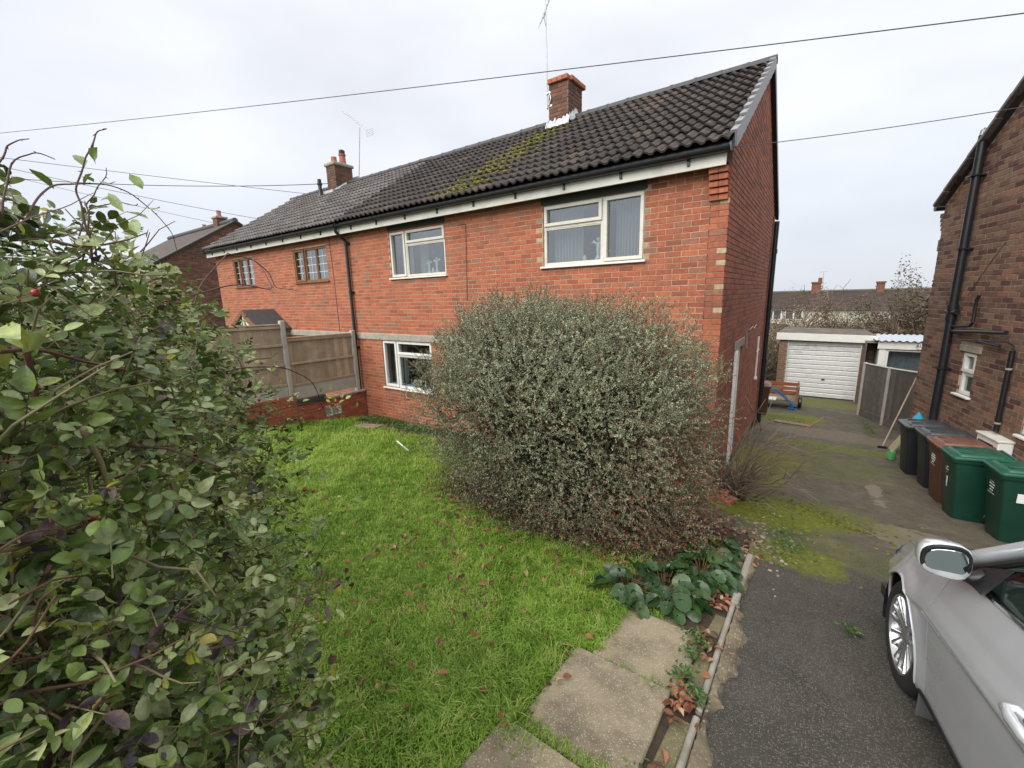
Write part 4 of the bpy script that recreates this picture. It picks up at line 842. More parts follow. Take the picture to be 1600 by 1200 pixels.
# ---------------------------------------------------------------- lawn grass
SLABS = [(-1.07, -.475, 1.5, 2.145), (-.95, -.455, 2.155, 2.77), (-1.13, -.5, .6, 1.3), (-.74, -.44, 2.8, 3.33), (-.46, -.3, .6, 4.6)]
def grass(n_, seed):
    rs = np.random.RandomState(seed); X = rs.uniform(-9.2, -.5, n_); Y = rs.uniform(.25, 6.35, n_); d = np.sqrt(X**2+Y**2+6)
    k = rs.rand(n_) < np.clip((3.1/d)**1.7, 0, 1)
    k &= ~(((X+2.35)/1.95)**2+((Y-4.65)/1.2)**2 < 1+.3*rs.randn(n_)) & ~((X > -.98) & (Y > 3.0)) & ~((X > -1.05) & (Y > 2.75)&(rs.rand(n_) < .8)) & ~((Y > 5.75) & (X > -8.8) & (X < -5.9) & (rs.rand(n_) < .85)) & ~((X > -6)&(Y > 5.6))
    for a, b_, c, e_ in SLABS: k &= ~((X > a+.015) & (X < b_) & (Y > c) & (Y < e_-.01))
    bare = hnoise(X, Y, .9, 2.)+.35*rs.randn(n_); k &= bare < .85
    X, Y = X[k], Y[k]; m_ = len(X); Z = lawn_z(X, Y); d = d[k]
    tuft = .5+.5*hnoise(X, Y, 1.6, .7); h = (.022+.032*rs.rand(m_))*(.75+.8*tuft)*(1+.5*(d > 6)); edge = ((X > -1.5) & (Y < 3.2)); h[edge] *= 1.25
    a = rs.rand(m_)*6.283; lean = .25+.75*rs.rand(m_); dirx, diry = np.cos(a), np.sin(a); wd = (.0014+.0017*rs.rand(m_))*(1+.13*d)
    px, py = -diry*wd, dirx*wd; B = np.stack([X, Y, Z-.004], 1); pw = np.stack([px, py, np.zeros(m_)], 1)
    mid = B+np.stack([dirx*h*lean*.35, diry*h*lean*.35, h*.62], 1); tip = B+np.stack([dirx*h*lean, diry*h*lean, h*(1-.25*lean)], 1)
    V = np.stack([B-pw, B+pw, mid+pw*.8, mid-pw*.8, tip], 1).reshape(-1, 3); i = np.arange(m_)*5
    yel = np.clip(.5+.30*hnoise(X, Y, .8, 4)+.25*hnoise(X, Y, 2.3, 9)+.22*rs.randn(m_), 0, 1); rr = np.stack([yel, rs.rand(m_), h/.08], 1)
    return V, [np.stack([i, i+1, i+2, i+3], 1), np.stack([i+3, i+2, i+4], 1)], np.repeat(rr, 5, 0)
MT['grass'] = rnd_mat('grass blades', [(0, (.11, .20, .022)), (.35, (.26, .43, .055)), (.7, (.39, .58, .095)), (.9, (.55, .66, .17)), (1, (.66, .60, .27))], rough=.42, var=.15, scale=3, bmp=0, translucent=.45)
def tufts(n_, nb, seed):
    rs = np.random.RandomState(seed); X = rs.uniform(-7, -.95, n_); Y = rs.uniform(.6, 6, n_); d = np.sqrt(X**2+Y**2+6); k = (rs.rand(n_) < np.clip((3./d)**1.5, 0, 1)) & ~(((X+2.4)/2.0)**2+((Y-4.6)/1.3)**2 < 1) & ~((X > -1.12) & (Y > 2.75))
    for a, b_, c, e_ in SLABS: k &= ~((X > a-.01) & (X < b_) & (Y > c) & (Y < e_))
    k &= hnoise(X, Y, 1.1, 5.)+.4*rs.randn(n_) > -.1; X, Y = X[k], Y[k]; m0 = len(X); tone = np.clip(.5+.25*rs.randn(m0), 0, 1); hh = .05+.05*rs.rand(m0)+.03*((X > -1.6) & (Y < 3.2)); yaw0 = rs.rand(m0)*6.283
    X, Y, tone, hh, yaw0 = [np.repeat(q_, nb) for q_ in (X, Y, tone, hh, yaw0)]; m_ = len(X); X = X+.014*rs.randn(m_); Y = Y+.014*rs.randn(m_); Z = lawn_z(X, Y); h = hh*(.6+.6*rs.rand(m_)); a = yaw0+1.1*rs.randn(m_); lean = .35+.8*rs.rand(m_); dx_, dy_ = np.cos(a), np.sin(a); wd = .0016+.0012*rs.rand(m_)
    B = np.stack([X, Y, Z-.004], 1); pw = np.stack([-dy_*wd, dx_*wd, np.zeros(m_)], 1); mid = B+np.stack([dx_*h*lean*.4, dy_*h*lean*.4, h*.65], 1); tip = B+np.stack([dx_*h*lean*1.1, dy_*h*lean*1.1, h*(.95-.4*lean)], 1)
    V = np.stack([B-pw, B+pw, mid+pw*.8, mid-pw*.8, tip], 1).reshape(-1, 3); i = np.arange(m_)*5; rr = np.stack([np.clip(tone+.12*rs.randn(m_), 0, 1), rs.rand(m_), rs.rand(m_)], 1)
    return V, [np.stack([i, i+1, i+2, i+3], 1), np.stack([i+3, i+2, i+4], 1)], np.repeat(rr, 5, 0)
V, Fc, rr = tufts(26000, 13, 8); tag(np_obj('grass_tufts', V, Fc, rr, MT['grass']), 'longer uneven grass tufts standing out of the lawn', None, None, 'stuff')
V, Fc, rr = grass(780000, 3); tag(np_obj('grass', V, Fc, rr, MT['grass']), 'bright green tufty grass of the front lawn', None, None, 'stuff')
# fallen leaves
def fallen(n_, fn, seed):
    rs = np.random.RandomState(seed); P = np.array([fn(rs) for _ in range(n_)]); D = unit(np.stack([rs.randn(n_), rs.randn(n_), .25*rs.randn(n_)], 1)); up = unit(np.stack([.35*rs.randn(n_), .35*rs.randn(n_), np.ones(n_)], 1)); Nn = unit(up-D*np.sum(up*D, 1, keepdims=True))
    return ovals(P, D, Nn, np.cross(D, Nn), .04+.035*rs.rand(n_), .022+.018*rs.rand(n_), rnd3(rs, n_), .35, .3)
MT['deadleaf'] = rnd_mat('brown fallen leaves', [(0, (.07, .03, .02)), (.5, (.24, .09, .045)), (.85, (.38, .17, .09)), (1, (.52, .34, .2))], rough=.6, bmp=0, translucent=.1)
def f_lawn(rs):
    x, y = (rs.uniform(-3.2, -1.0), rs.uniform(1.0, 3.2)) if rs.rand() < .6 else (rs.uniform(-6, -1.2), rs.uniform(2, 5)); return (x, y, gz(y)+.040+.022*rs.rand())
def f_gap(rs): y = rs.choice([1.5, 2.12, 2.7, 3.35])+.09*rs.randn(); x = -.41+.035*rs.randn(); return (x, y, gz(y)+.03+.02*rs.rand())
def f_bed(rs):
    a = rs.rand()*6.283; r = math.sqrt(rs.rand()); y = 4.5+1.45*r*math.sin(a); return (-2.4+2.2*r*math.cos(a), y, gz(y)+.02+.01*rs.rand())
V, Fc, rr = fallen(300, f_lawn, 4); o = np_obj('fallen_leaves', V, Fc, rr, MT['deadleaf']); tag(o, 'scattered brown fallen leaves on the lawn', None, None, 'stuff')
V, Fc, rr = fallen(150, f_gap, 5); o = np_obj('fallen_leaves', V, Fc, rr, MT['deadleaf']); tag(o, 'red brown leaves heaped between slabs and kerb', None, None, 'stuff')
V, Fc, rr = fallen(1500, f_bed, 6); o = np_obj('leaf_litter', V, Fc, rr, MT['deadleaf']); tag(o, 'dark leaf litter under the big shrub', None, None, 'stuff')
# ---------------------------------------------------------------- the big round shrub
SC = np.array([-2.62, 4.55, 1.68]); sr = (1.93, 1.25, 1.30)
SH = thing('round_shrub', 'huge round clipped grey green shrub dotted with red berries on the lawn edge', 'shrub', (SC[0], SC[1], float(gz(SC[1]))))
def shrub_pt(n_, rs, k0, k1):
    d = unit(rs.randn(n_*2, 3)); d = d[d[:, 2] > -.97][:n_]; n2 = len(d); e = 2.35
    q = (np.abs(d)**e).sum(1)**(-1/e); P = d*q[:, None]; P = P*rs.uniform(k0, k1, n2)[:, None]
    lump = 1+.06*np.sin(d[:, 0]*5+d[:, 2]*4)+.055*np.sin(d[:, 1]*9-d[:, 2]*8+1)+.05*np.sin(d[:, 0]*13+d[:, 1]*11+d[:, 2]*15); P *= lump[:, None]
    low = np.clip(-P[:, 2], 0, 1); rad_ = 1-.14*low**1.4; leftcut = 1-.55*low*(P[:, 0] < 0)
    W_ = np.stack([P[:, 0]*sr[0]*rad_*leftcut, P[:, 1]*sr[1]*rad_, np.where(P[:, 2] > 0, P[:, 2]*sr[2], P[:, 2]*2.05)], 1)+SC; W_[:, 0] += .44*low; W_[:, 1] -= .60*low; ok = W_[:, 2] > gz(W_[:, 1])+.03; return W_[ok], d[ok]
rs = np.random.RandomState(12)
Bp, Bd = shrub_pt(21000, rs, .74, 1.0); Ln = rs.uniform(.06, .19, len(Bp)); up = np.where(Bd[:, 2:3] > 0, .75, .15)
sd = unit(Bd*np.array([1, 1, .8])+np.array([0, 0, 1.])*up+.7*rs.randn(len(Bp), 3)); tipP = Bp+sd*Ln[:, None]
lim = unit(tipP-SC)
V, Fc, m_ = sticks(Bp, tipP, .0018, .0008, nseg=1); np_obj('twigs', V, Fc, np.repeat(rnd3(rs, len(Bp))*np.array([.8, 1, 1]), m_, 0), MT['twig'], SH, 'stuff')
nl_ = 15; T = (np.arange(nl_)+.5)/nl_; P = (Bp[:, None]+sd[:, None]*(Ln[:, None, None]*T[None, :, None])).reshape(-1, 3); ax = np.repeat(sd, nl_, 0)
side = unit(np.cross(ax, np.repeat(unit(rs.randn(len(Bp), 3)), nl_, 0))); sg = np.tile(np.where(np.arange(nl_) % 2 == 0, 1., -1.), len(Bp))[:, None]
D = unit(side*sg+.5*ax+.6*rs.randn(len(P), 3)); Nn = unit(ax*.6+Bd.repeat(nl_, 0)+.5*rs.randn(len(P), 3)); Nn = unit(Nn-D*np.sum(Nn*D, 1, keepdims=True))
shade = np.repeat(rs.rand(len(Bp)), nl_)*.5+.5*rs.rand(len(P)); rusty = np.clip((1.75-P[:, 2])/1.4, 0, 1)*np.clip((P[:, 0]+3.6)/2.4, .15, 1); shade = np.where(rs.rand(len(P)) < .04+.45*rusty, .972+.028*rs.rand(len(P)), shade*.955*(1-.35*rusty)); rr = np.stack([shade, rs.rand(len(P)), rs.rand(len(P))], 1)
thin = (rs.rand(len(P)) < np.clip((1.35-P[:, 2])/.8, 0, .75)*np.clip((-1.6-P[:, 0])/1.0, 0, 1)); P, D, Nn, rr = P[~thin], D[~thin], Nn[~thin], rr[~thin]
V, Fc, rr = diamonds(P, D, Nn, np.cross(D, Nn), rs.uniform(.013, .022, len(P)), rs.uniform(.010, .017, len(P)), rr)
MT['coto'] = rnd_mat('small grey green leaves', [(0, (.068, .077, .040)), (.3, (.185, .21, .115)), (.75, (.33, .357, .21)), (.95, (.48, .50, .33)), (.965, (.34, .35, .26)), (.972, (.18, .07, .045)), (1, (.36, .11, .08))], rough=.45, var=.25, scale=3, bmp=0, spec=.5)
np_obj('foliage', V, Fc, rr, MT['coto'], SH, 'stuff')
# inner dead wood and shaded inner leaves
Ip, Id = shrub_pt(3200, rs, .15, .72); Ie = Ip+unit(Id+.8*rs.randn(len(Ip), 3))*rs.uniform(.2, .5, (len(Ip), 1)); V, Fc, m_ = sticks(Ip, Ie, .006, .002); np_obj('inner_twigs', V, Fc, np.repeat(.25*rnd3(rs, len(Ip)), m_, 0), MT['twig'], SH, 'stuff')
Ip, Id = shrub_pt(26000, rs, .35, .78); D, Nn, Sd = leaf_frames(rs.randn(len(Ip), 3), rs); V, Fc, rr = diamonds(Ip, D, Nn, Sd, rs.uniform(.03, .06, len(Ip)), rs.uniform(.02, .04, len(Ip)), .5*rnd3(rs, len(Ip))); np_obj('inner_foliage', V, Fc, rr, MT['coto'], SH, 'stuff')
mb = MB()
for k in range(26):
    a = rs.rand()*6.28; q = np.array([SC[0]+.5*rs.randn()*.8, SC[1]+.3*rs.randn(), 0]); q[2] = gz(q[1])-.05; e_ = SC+np.array([1.5*math.cos(a), .9*math.sin(a), .5+.5*rs.rand()]); m__ = (q+e_)/2+.15*rs.randn(3); mb.tube([q, m__, e_], [.022, .014, .006], 6, rs.rand())
mb.build('stems', MT['bark'], SH, smooth=True)
# sprays of long shoots breaking the outline
Bp, Bd = shrub_pt(420, rs, .9, 1.0); kk = Bd[:, 2] > -.2; Bp, Bd = Bp[kk], Bd[kk]; sd = unit(Bd+np.array([0, 0, .9])+.45*rs.randn(len(Bp), 3)); Ln = rs.uniform(.15, .34, len(Bp)); V, Fc, m_ = sticks(Bp, Bp+sd*Ln[:, None], .0025, .001, bend=.02*rs.randn(len(Bp), 3)); np_obj('long_shoots', V, Fc, np.repeat(.6+.4*rnd3(rs, len(Bp)), m_, 0), MT['twig'], SH, 'stuff')
# berries, thickest low on the right
mb = MB(); Q, Qd = shrub_pt(15000, rs, .9, 1.05); MT['berry'] = rnd_mat('red berries', [(0, (.30, .012, .015)), (.6, (.45, .03, .03)), (1, (.55, .14, .10))], rough=.3, bmp=0)
pr_ = np.clip(.03+.5*np.clip((Q[:, 0]+2.2)/1.6, 0, 1)**2*np.clip((2.1-Q[:, 2])/1.6, 0, 1), 0, .6); front = (Qd[:, 1] < .3)
for p_ in Q[(rs.rand(len(Q)) < pr_*.85) & front]: s_ = .006+.004*rs.rand(); mb.ico(p_, s_, rs.rand())
mb.build('berries', MT['berry'], SH, smooth=True, angle=None, kind='stuff')
# ---------------------------------------------------------------- bare bushes beside it
def bare_bush(name, label, cx, cy, n_, h, spread, seed, lean=(0, 0), rmax=.006, droop=.3, col=(.3, .9)):
    rs = np.random.RandomState(seed); z = float(gz(cy)); root = thing(name, label, 'bush', (cx, cy, z)); mb = MB()
    for k in range(n_):
        a = rs.rand()*6.283; b0 = np.array([cx+.10*rs.randn(), cy+.10*rs.randn(), z-.02]); L_ = h*(.45+.55*rs.rand()); d = np.array([math.cos(a)*spread*rs.rand()+lean[0], math.sin(a)*spread*rs.rand()+lean[1], 1.]); d /= np.linalg.norm(d); P = [b0]
        for s_ in range(6):
            d = d+.16*rs.randn(3)+np.array([0, 0, -droop*s_/6*rs.rand()]); d /= np.linalg.norm(d); P.append(P[-1]+d*L_/6)
        r = rmax*(.5+.5*rs.rand()); mb.tube(P, np.linspace(r, r*.25, 7), 4, rs.uniform(*col))
        for q in range(rs.randint(1, 4)):
            i = rs.randint(2, 6); d2 = unit(d+.9*rs.randn(3)); mb.tube([P[i], P[i]+d2*L_*.12, P[i]+d2*L_*.25+.03*rs.randn(3)], [r*.45, r*.3, r*.12], 3, rs.uniform(*col))
    mb.build('stems', MT['twig'], root, smooth=True, angle=None); return root
bare_bush('bare_bush', 'leafless tangle of pale brown stems against the gable wall', -.80, 6.45, 120, 1.75, .85, 51, (.28, -.08), .010, .6, (.6, 1.))
bare_bush('dead_perennial', 'clump of dead brown stalks left of the round shrub', -4.75, 5.55, 90, .75, .5, 52, (-.35, 0), .004, .3, (.1, .6))
bare_bush('bare_sapling', 'low bare brown twigs poking from under the round shrub', -3.6, 3.9, 70, .5, .8, 53, (0, -.2), .004, .4, (.1, .7))
# ---------------------------------------------------------------- elephant-ear plants at the shrub's foot
def ear_leaf(seedv):
    rs = np.random.RandomState(seedv); mb = MB(); V = []; nr, ns = 4, 12
    V.append((0, 0, 0))
    for r in range(1, nr+1):
        for s_ in range(ns):
            t = s_*2*math.pi/ns; f = r/nr; rad_ = f*(1-.10*math.cos(t)**4)*(1+.05*math.sin(3*t+seedv)*f); x, y = .55*rad_*math.cos(t)+.5, .40*rad_*math.sin(t); V.append((x, y, .10*f*f*abs(math.sin(t))-.10*f*f*math.cos(t)*.5+.025*math.sin(5*t+seedv)*f*f))
    Fs = [(0, 1+s_, 1+(s_+1) % ns) for s_ in range(ns)]+[(1+(r-1)*ns+s_, 1+r*ns+s_, 1+r*ns+(s_+1) % ns, 1+(r-1)*ns+(s_+1) % ns) for r in range(1, nr) for s_ in range(ns)]
    mb.add(V, Fs, ((seedv+.5)/6, rs.rand(), .5)); return mb.mesh('leaf', MT['ear'], None, True)
MT['ear'] = rnd_mat('glossy dark green leaf', [(0, (.016, .042, .012)), (.6, (.030, .072, .018)), (.9, (.05, .10, .028)), (1, (.10, .10, .035))], rough=.33, var=.25, scale=25, bmp=.25, bscale=60, spec=.45)
EM = [ear_leaf(k) for k in range(6)]
def ear_plant(cx, cy, n_, label, seed, rad_=.28):
    rs = np.random.RandomState(seed); z = float(gz(cy)); root = thing('broadleaf_clump', label, 'plant', (cx, cy, z), group='glossy clumps at the foot of the shrub'); mb = MB()
    for k in range(n_):
        a = rs.rand()*6.283; r = rad_*math.sqrt(rs.rand()); c = np.array([cx+r*math.cos(a), cy+r*math.sin(a)*1.1, 0]); h = .07+.16*rs.rand()*(1.15-r/rad_); c[2] = gz(c[1])+h
        base = np.array([cx+.3*(c[0]-cx), cy+.3*(c[1]-cy), gz(cy)]); mb.tube([base, (base+c)/2+np.array([0, 0, .03]), c], .004, 4, .5)
        f = unit(np.array([math.cos(a)+.5*rs.randn(), math.sin(a)+.5*rs.randn()-.25, -.5+.35*rs.randn()])); upv = unit(np.array([0, -.2, 1.])+.5*rs.randn(3)); upv = unit(upv-f*(upv@f)); inst('leaf', EM[rs.randint(6)], c, np.stack([f, np.cross(upv, f), upv], 1), .095+.07*rs.rand(), root)
    mb.build('leaf_stalks', MT['cane'], root)
ear_plant(-1.02, 3.0, 40, 'glossy dark leaf clump nearest the lawn corner of the slabs', 61, .24)
ear_plant(-.80, 3.15, 64, 'glossy dark leaf clump hanging over the middle paving slab', 62, .28)
ear_plant(-.62, 3.68, 64, 'glossy dark leaf clump beside the sound kerb stones', 63, .24)
ear_plant(-.66, 4.25, 52, 'glossy dark leaf clump farthest along the kerb', 64, .24)
# weeds at the foot of the wall, on the border and between slabs
def weeds(n_, fn, sz, seed, label):
    rs = np.random.RandomState(seed); P = np.array([fn(rs) for _ in range(n_)]); D = unit(np.stack([rs.randn(n_), rs.randn(n_), .5*rs.rand(n_)], 1)); up = unit(np.stack([.3*rs.randn(n_), .3*rs.randn(n_), np.ones(n_)], 1)); Nn = unit(up-D*np.sum(up*D, 1, keepdims=True)); V, Fc, rr = ovals(P, D, Nn, np.cross(D, Nn), sz*(.6+.8*rs.rand(n_)), sz*(.4+.4*rs.rand(n_)), rnd3(rs, n_)); tag(np_obj('weeds', V, Fc, rr, MT['weed']), label, None, None, 'stuff')
MT['weed'] = rnd_mat('weed leaves', [(0, (.035, .085, .02)), (.7, (.09, .17, .04)), (1, (.16, .22, .06))], rough=.5, bmp=0, translucent=.2)
def wf(rs): x = rs.uniform(-8.9, -5.2); y = 6.42-.55*rs.rand()**1.3*(.4+.6*abs(math.sin(x*2))); return (x, y, gz(y)+.02+.09*rs.rand())
weeds(2600, wf, .045, 71, 'low green weeds along the foot of the front wall')
def wg(rs): c = [(-.45, 2.30), (-.45, 2.72), (-.47, 1.45), (-.46, 1.5), (-.44, 2.55), (-.36, 2.2)][rs.randint(6)]; y = c[1]+.05*rs.randn(); return (c[0]+.035*rs.randn(), y, gz(y)+.03+.05*rs.rand())
weeds(420, wg, .028, 72, 'small green weeds growing between the paving slabs')
def wm(rs): x = rs.uniform(-6, -4.2); y = rs.uniform(4.6, 5.9); return (x, y, gz(y)+.02+.05*rs.rand())
weeds(700, wm, .04, 73, 'creeping green weeds left of the round shrub')
def wd(rs):
    x, y = [(-.02+.1*rs.randn(), 5.15+.25*rs.randn()), (.42, 3.55), (1.25+.2*rs.rand(), 13.6+.6*rs.randn()), (-.6+.3*rs.randn(), 13.4+.4*rs.randn())][rs.choice(4, p=[.35, .05, .35, .25])]; return (x+.03*rs.randn(), y+.03*rs.randn(), gz(y)+.02+.05*rs.rand())
weeds(500, wd, .04, 74, 'tufts of weeds in the cracks of the drive')
# ---------------------------------------------------------------- the rose hedge beside the camera
HG = thing('rose_hedge', 'tangled rose hedge filling the left foreground, with red hips and arching canes', 'hedge', (-3.2, .15, float(gz(.15))))
MT['rose'] = rnd_mat('rose leaves', [(0, (.030, .055, .010)), (.3, (.11, .175, .034)), (.62, (.22, .30, .075)), (.84, (.42, .46, .22)), (.90, (.22, .28, .045)), (.93, (.38, .37, .05)), (.95, (.14, .075, .055)), (1, (.055, .035, .042))], rough=.27, var=.5, scale=45, bmp=.5, bscale=220, spec=.6, translucent=.12, bdist=.002)
def hedge_top(x): return np.interp(x, [-9, -6, -4, -3, -2.5, -2, -1.6, -1.1, -.7], [2.9, 2.95, 3.0, 3.05, 3.12, 3.28, 3.36, 3.05, 2.3])
rs = np.random.RandomState(33)
def hedge_shell(n_, d0, d1):
    x = -.72-6*rs.rand(n_)**1.9; a = rs.uniform(-.12, math.pi*.80, n_); zb = gz(.2)-.05; H_ = hedge_top(x)-zb
    cap = np.sqrt(np.clip(1-np.clip((x+1.75)/1.05, 0, 1)**2, .0, 1)); ry = (np.interp(x, [-9, -2.6, -2.0, -1.2, -.7], [1.10, 1.10, .90, .47, .20])+.2)*(1+.07*np.sin(x*5)+.06*np.sin(x*11+a*4)); dep = rs.uniform(d0, d1, n_)
    ex = np.interp(x, [-2.4, -1.2], [.5, .85]); ca = np.sign(np.cos(a))*np.abs(np.cos(a))**ex; sa = np.sign(np.sin(a))*np.abs(np.sin(a))**ex; y = -.2+ca*(ry-dep); z = zb+np.clip(sa, -.1, 1)*(H_*(.9+.1*cap)-dep); low = np.clip((1.9-z)/1.0, 0, 1); y = np.where(y > 0, y*(1-.06*low), y)
    P = np.stack([x, y, z], 1); Nn = unit(np.stack([.9*np.clip((x+1.75)/1.05, 0, 1)+.15*rs.randn(n_), np.cos(a), np.sin(a)+.2], 1)); return P, Nn
def keep_clear(P, r=.85): return np.linalg.norm(P-CAMP, axis=1) > r
allP, allD, allN, allL, allW, allR = [], [], [], [], [], []
def compounds(n_, d0, d1, szm=1.0, bright=0.):
    P, Nn = hedge_shell(n_, d0, d1); k = keep_clear(P) & (P[:, 2] > gz(P[:, 1])+.02); P, Nn = P[k], Nn[k]; n2 = len(P)
    ax = unit(Nn*.6+rs.randn(n2, 3)*.8+np.array([0, 0, .1])); up = unit(Nn+np.array([0, 0, 1.])+.4*rs.randn(n2, 3)); up = unit(up-ax*np.sum(up*ax, 1, keepdims=True)); sd_ = np.cross(ax, up); sz = szm*rs.uniform(.016, .034, n2); tone = rs.rand(n2); tone = np.where(rs.rand(n2) < .86, tone*.80, .72+.28*tone)
    R0.append(P); R1.append(P+ax*sz[:, None]*2.0)
    for t, s_ in ((2.0, 0), (1.35, 1), (1.35, -1), (.65, 1), (.65, -1)):
        kk = rs.rand(n2) < .93; base = P+ax*(sz*t*.95)[:, None]; d = unit(ax*(.45 if s_ else 1)+sd_*s_*1.0+.22*rs.randn(n2, 3)); nn = unit(up+.35*rs.randn(n2, 3)); nn = unit(nn-d*np.sum(nn*d, 1, keepdims=True)); L_ = sz*rs.uniform(.8, 1.25, n2)
        allP.append(base[kk]); allD.append(d[kk]); allN.append(nn[kk]); allL.append(L_[kk]); allW.append((L_*rs.uniform(.5, .66, n2))[kk]); allR.append(np.stack([np.clip(tone+.07*rs.randn(n2), 0, 1), rs.rand(n2), rs.rand(n2)], 1)[kk])
R0, R1 = [], []
compounds(14000, -.08, .24, 1.08); compounds(6000, .15, .55, 1.15)
def single(n_, d0, d1):
    P, Nn = hedge_shell(n_, d0, d1); k = keep_clear(P) & (P[:, 2] > gz(P[:, 1])+.02); P, Nn = P[k], Nn[k]; n2 = len(P); D = unit(rs.randn(n2, 3)+.4*Nn); nn = unit(Nn+.5*rs.randn(n2, 3)); nn = unit(nn-D*np.sum(nn*D, 1, keepdims=True)); L_ = rs.uniform(.03, .062, n2)
    allP.append(P); allD.append(D); allN.append(nn); allL.append(L_); allW.append(L_*rs.uniform(.45, .62, n2)); allR.append(np.stack([np.clip(rs.rand(n2)*.86, 0, 1), rs.rand(n2), rs.rand(n2)], 1))
single(5200, -.05, .35); single(7000, .3, .8)
aP, aD, aN, aL, aW, aR = [np.concatenate(q) for q in (allP, allD, allN, allL, allW, allR)]
px_, py_, pd_ = proj(aP+aD*aL[:, None]*.5); score = np.where((px_ > 0) & (px_ < 1600) & (py_ > 0) & (py_ < 1200) & (pd_ > .2), aL/np.linalg.norm(aP-CAMP, axis=1), 0); order = np.argsort(-score); big = order[:300]; near_ = order[300:7300]; rest = order[7300:]; mid_ = rest[np.linalg.norm(aP[rest]-CAMP, axis=1) < 2.5]; far_ = rest[np.linalg.norm(aP[rest]-CAMP, axis=1) >= 2.5]
V, Fc, rr = ovals_fine(aP[near_], aD[near_], aN[near_], np.cross(aD[near_], aN[near_]), aL[near_], aW[near_], aR[near_]); np_obj('near_foliage', V, Fc, rr, MT['rose'], HG, 'stuff', True)
V, Fc, rr = diamonds(aP[far_], aD[far_], aN[far_], np.cross(aD[far_], aN[far_]), aL[far_], aW[far_]*1.2, aR[far_]); np_obj('far_foliage', V, Fc, rr, MT['rose'], HG, 'stuff', True); rest = mid_
V, Fc, rr = ovals(aP[rest], aD[rest], aN[rest], np.cross(aD[rest], aN[rest]), aL[rest], aW[rest], aR[rest]); np_obj('foliage', V, Fc, rr, MT['rose'], HG, 'stuff', True)
def fine_leaf(w_, fold, curl, tone, seedv):
    nu, nv = 9, 5; V = []; tn = []; rs_ = np.random.RandomState(seedv)
    for i in range(nu):
        t = i/(nu-1); half = w_*.5*(math.sin(math.pi*t**.85)**.75 if 0 < t < 1 else .0)*(1+.05*math.sin(i*2.6))
        for j in range(nv):
            s_ = (j-2)/2; V.append((t, s_*half, fold*half*2*abs(s_)**1.3-curl*t*t+.02*math.sin(5*t+seedv)*s_)); tn.append((np.clip(tone+(.05 if j == 2 else 0)+.015*rs_.randn(), 0, 1), .5, .5))
    q = np.array([(i*nv+j, i*nv+j+1, (i+1)*nv+j+1, (i+1)*nv+j) for i in range(nu-1) for j in range(nv-1)]); return np_mesh('leaf', np.array(V), q, np.array(tn), MT['rose'], True)
LV = []
for k in range(24):
    w_ = .5+.16*((k*7) % 5)/5; LV.append(fine_leaf(w_, .14+.14*((k*3) % 4)/4, .05+.25*((k*5) % 7)/7, (k+.5)/24, k)); continue
    V, Fc, rr = ovals(np.zeros((1, 3)), np.array([[1., 0, 0]]), np.array([[0, 0, 1.]]), np.array([[0, 1., 0]]), np.array([1.]), np.array([w_]), np.array([[(k+.5)/24, .5, .5]]), .16+.12*((k*3) % 4)/4, .05+.2*((k*5) % 7)/7); LV.append(np_mesh('leaf', V, Fc, rr, MT['rose'], True))
for i in big: inst('leaf', LV[min(23, int(aR[i, 0]*24))], aP[i], np.stack([aD[i], np.cross(aN[i], aD[i]), aN[i]], 1), float(aL[i]), HG)
R0, R1 = np.concatenate(R0), np.concatenate(R1); kq = np.linalg.norm(R0-CAMP, axis=1) < 1.9; R0, R1 = R0[kq], R1[kq]; V, Fc, m_ = sticks(R0, R1, .0016, .0007, nseg=1); np_obj('leaf_stalks', V, Fc, np.repeat(rnd3(rs, len(R0)), m_, 0), MT['cane'], HG, 'stuff')
# canes: a tangle inside the hedge and arching ones above it
mb = MB()
for k in range(330):
    x = -.9-5.5*rs.rand()**1.6; y = -.05+.4*rs.randn(); b0 = np.array([x, np.clip(y, -.9, .16-.24*x-.25), float(gz(y))-.02]); d = unit(np.array([.5*rs.randn(), .5*rs.randn(), 1.])); L_ = rs.uniform(.8, 1.9); P = [b0]
    for s_ in range(7): d = unit(d+.22*rs.randn(3)+np.array([0, 0, -.16*s_/4])); P.append(P[-1]+d*L_/7)
    P = np.array(P)
    if not keep_clear(P, .75).all() or (P[:, 0] > -.75).any() or (P[:, 1] > .05-.42*P[:, 0]).any(): continue
    r = rs.uniform(.0025, .006); mb.tube(P, np.linspace(r, r*.4, 8), 5, rs.rand())
for k in range(1200):
    P_, N__ = hedge_shell(1, -.02, .2); d = unit(.6*N__[0]+1.0*rs.randn(3)); L_ = rs.uniform(.10, .34); P = [P_[0]]
    for s_ in range(4): d = unit(d+.2*rs.randn(3)); P.append(P[-1]+d*L_/4)
    P = np.array(P)
    if not keep_clear(P, .75).all(): continue
    rr_ = rs.uniform(.0018, .0045); mb.tube(P, np.linspace(rr_, rr_*.35, 5), 4, rs.rand())
mb.build('cane_tangle', MT['cane'], HG, smooth=True, angle=None, kind='stuff')
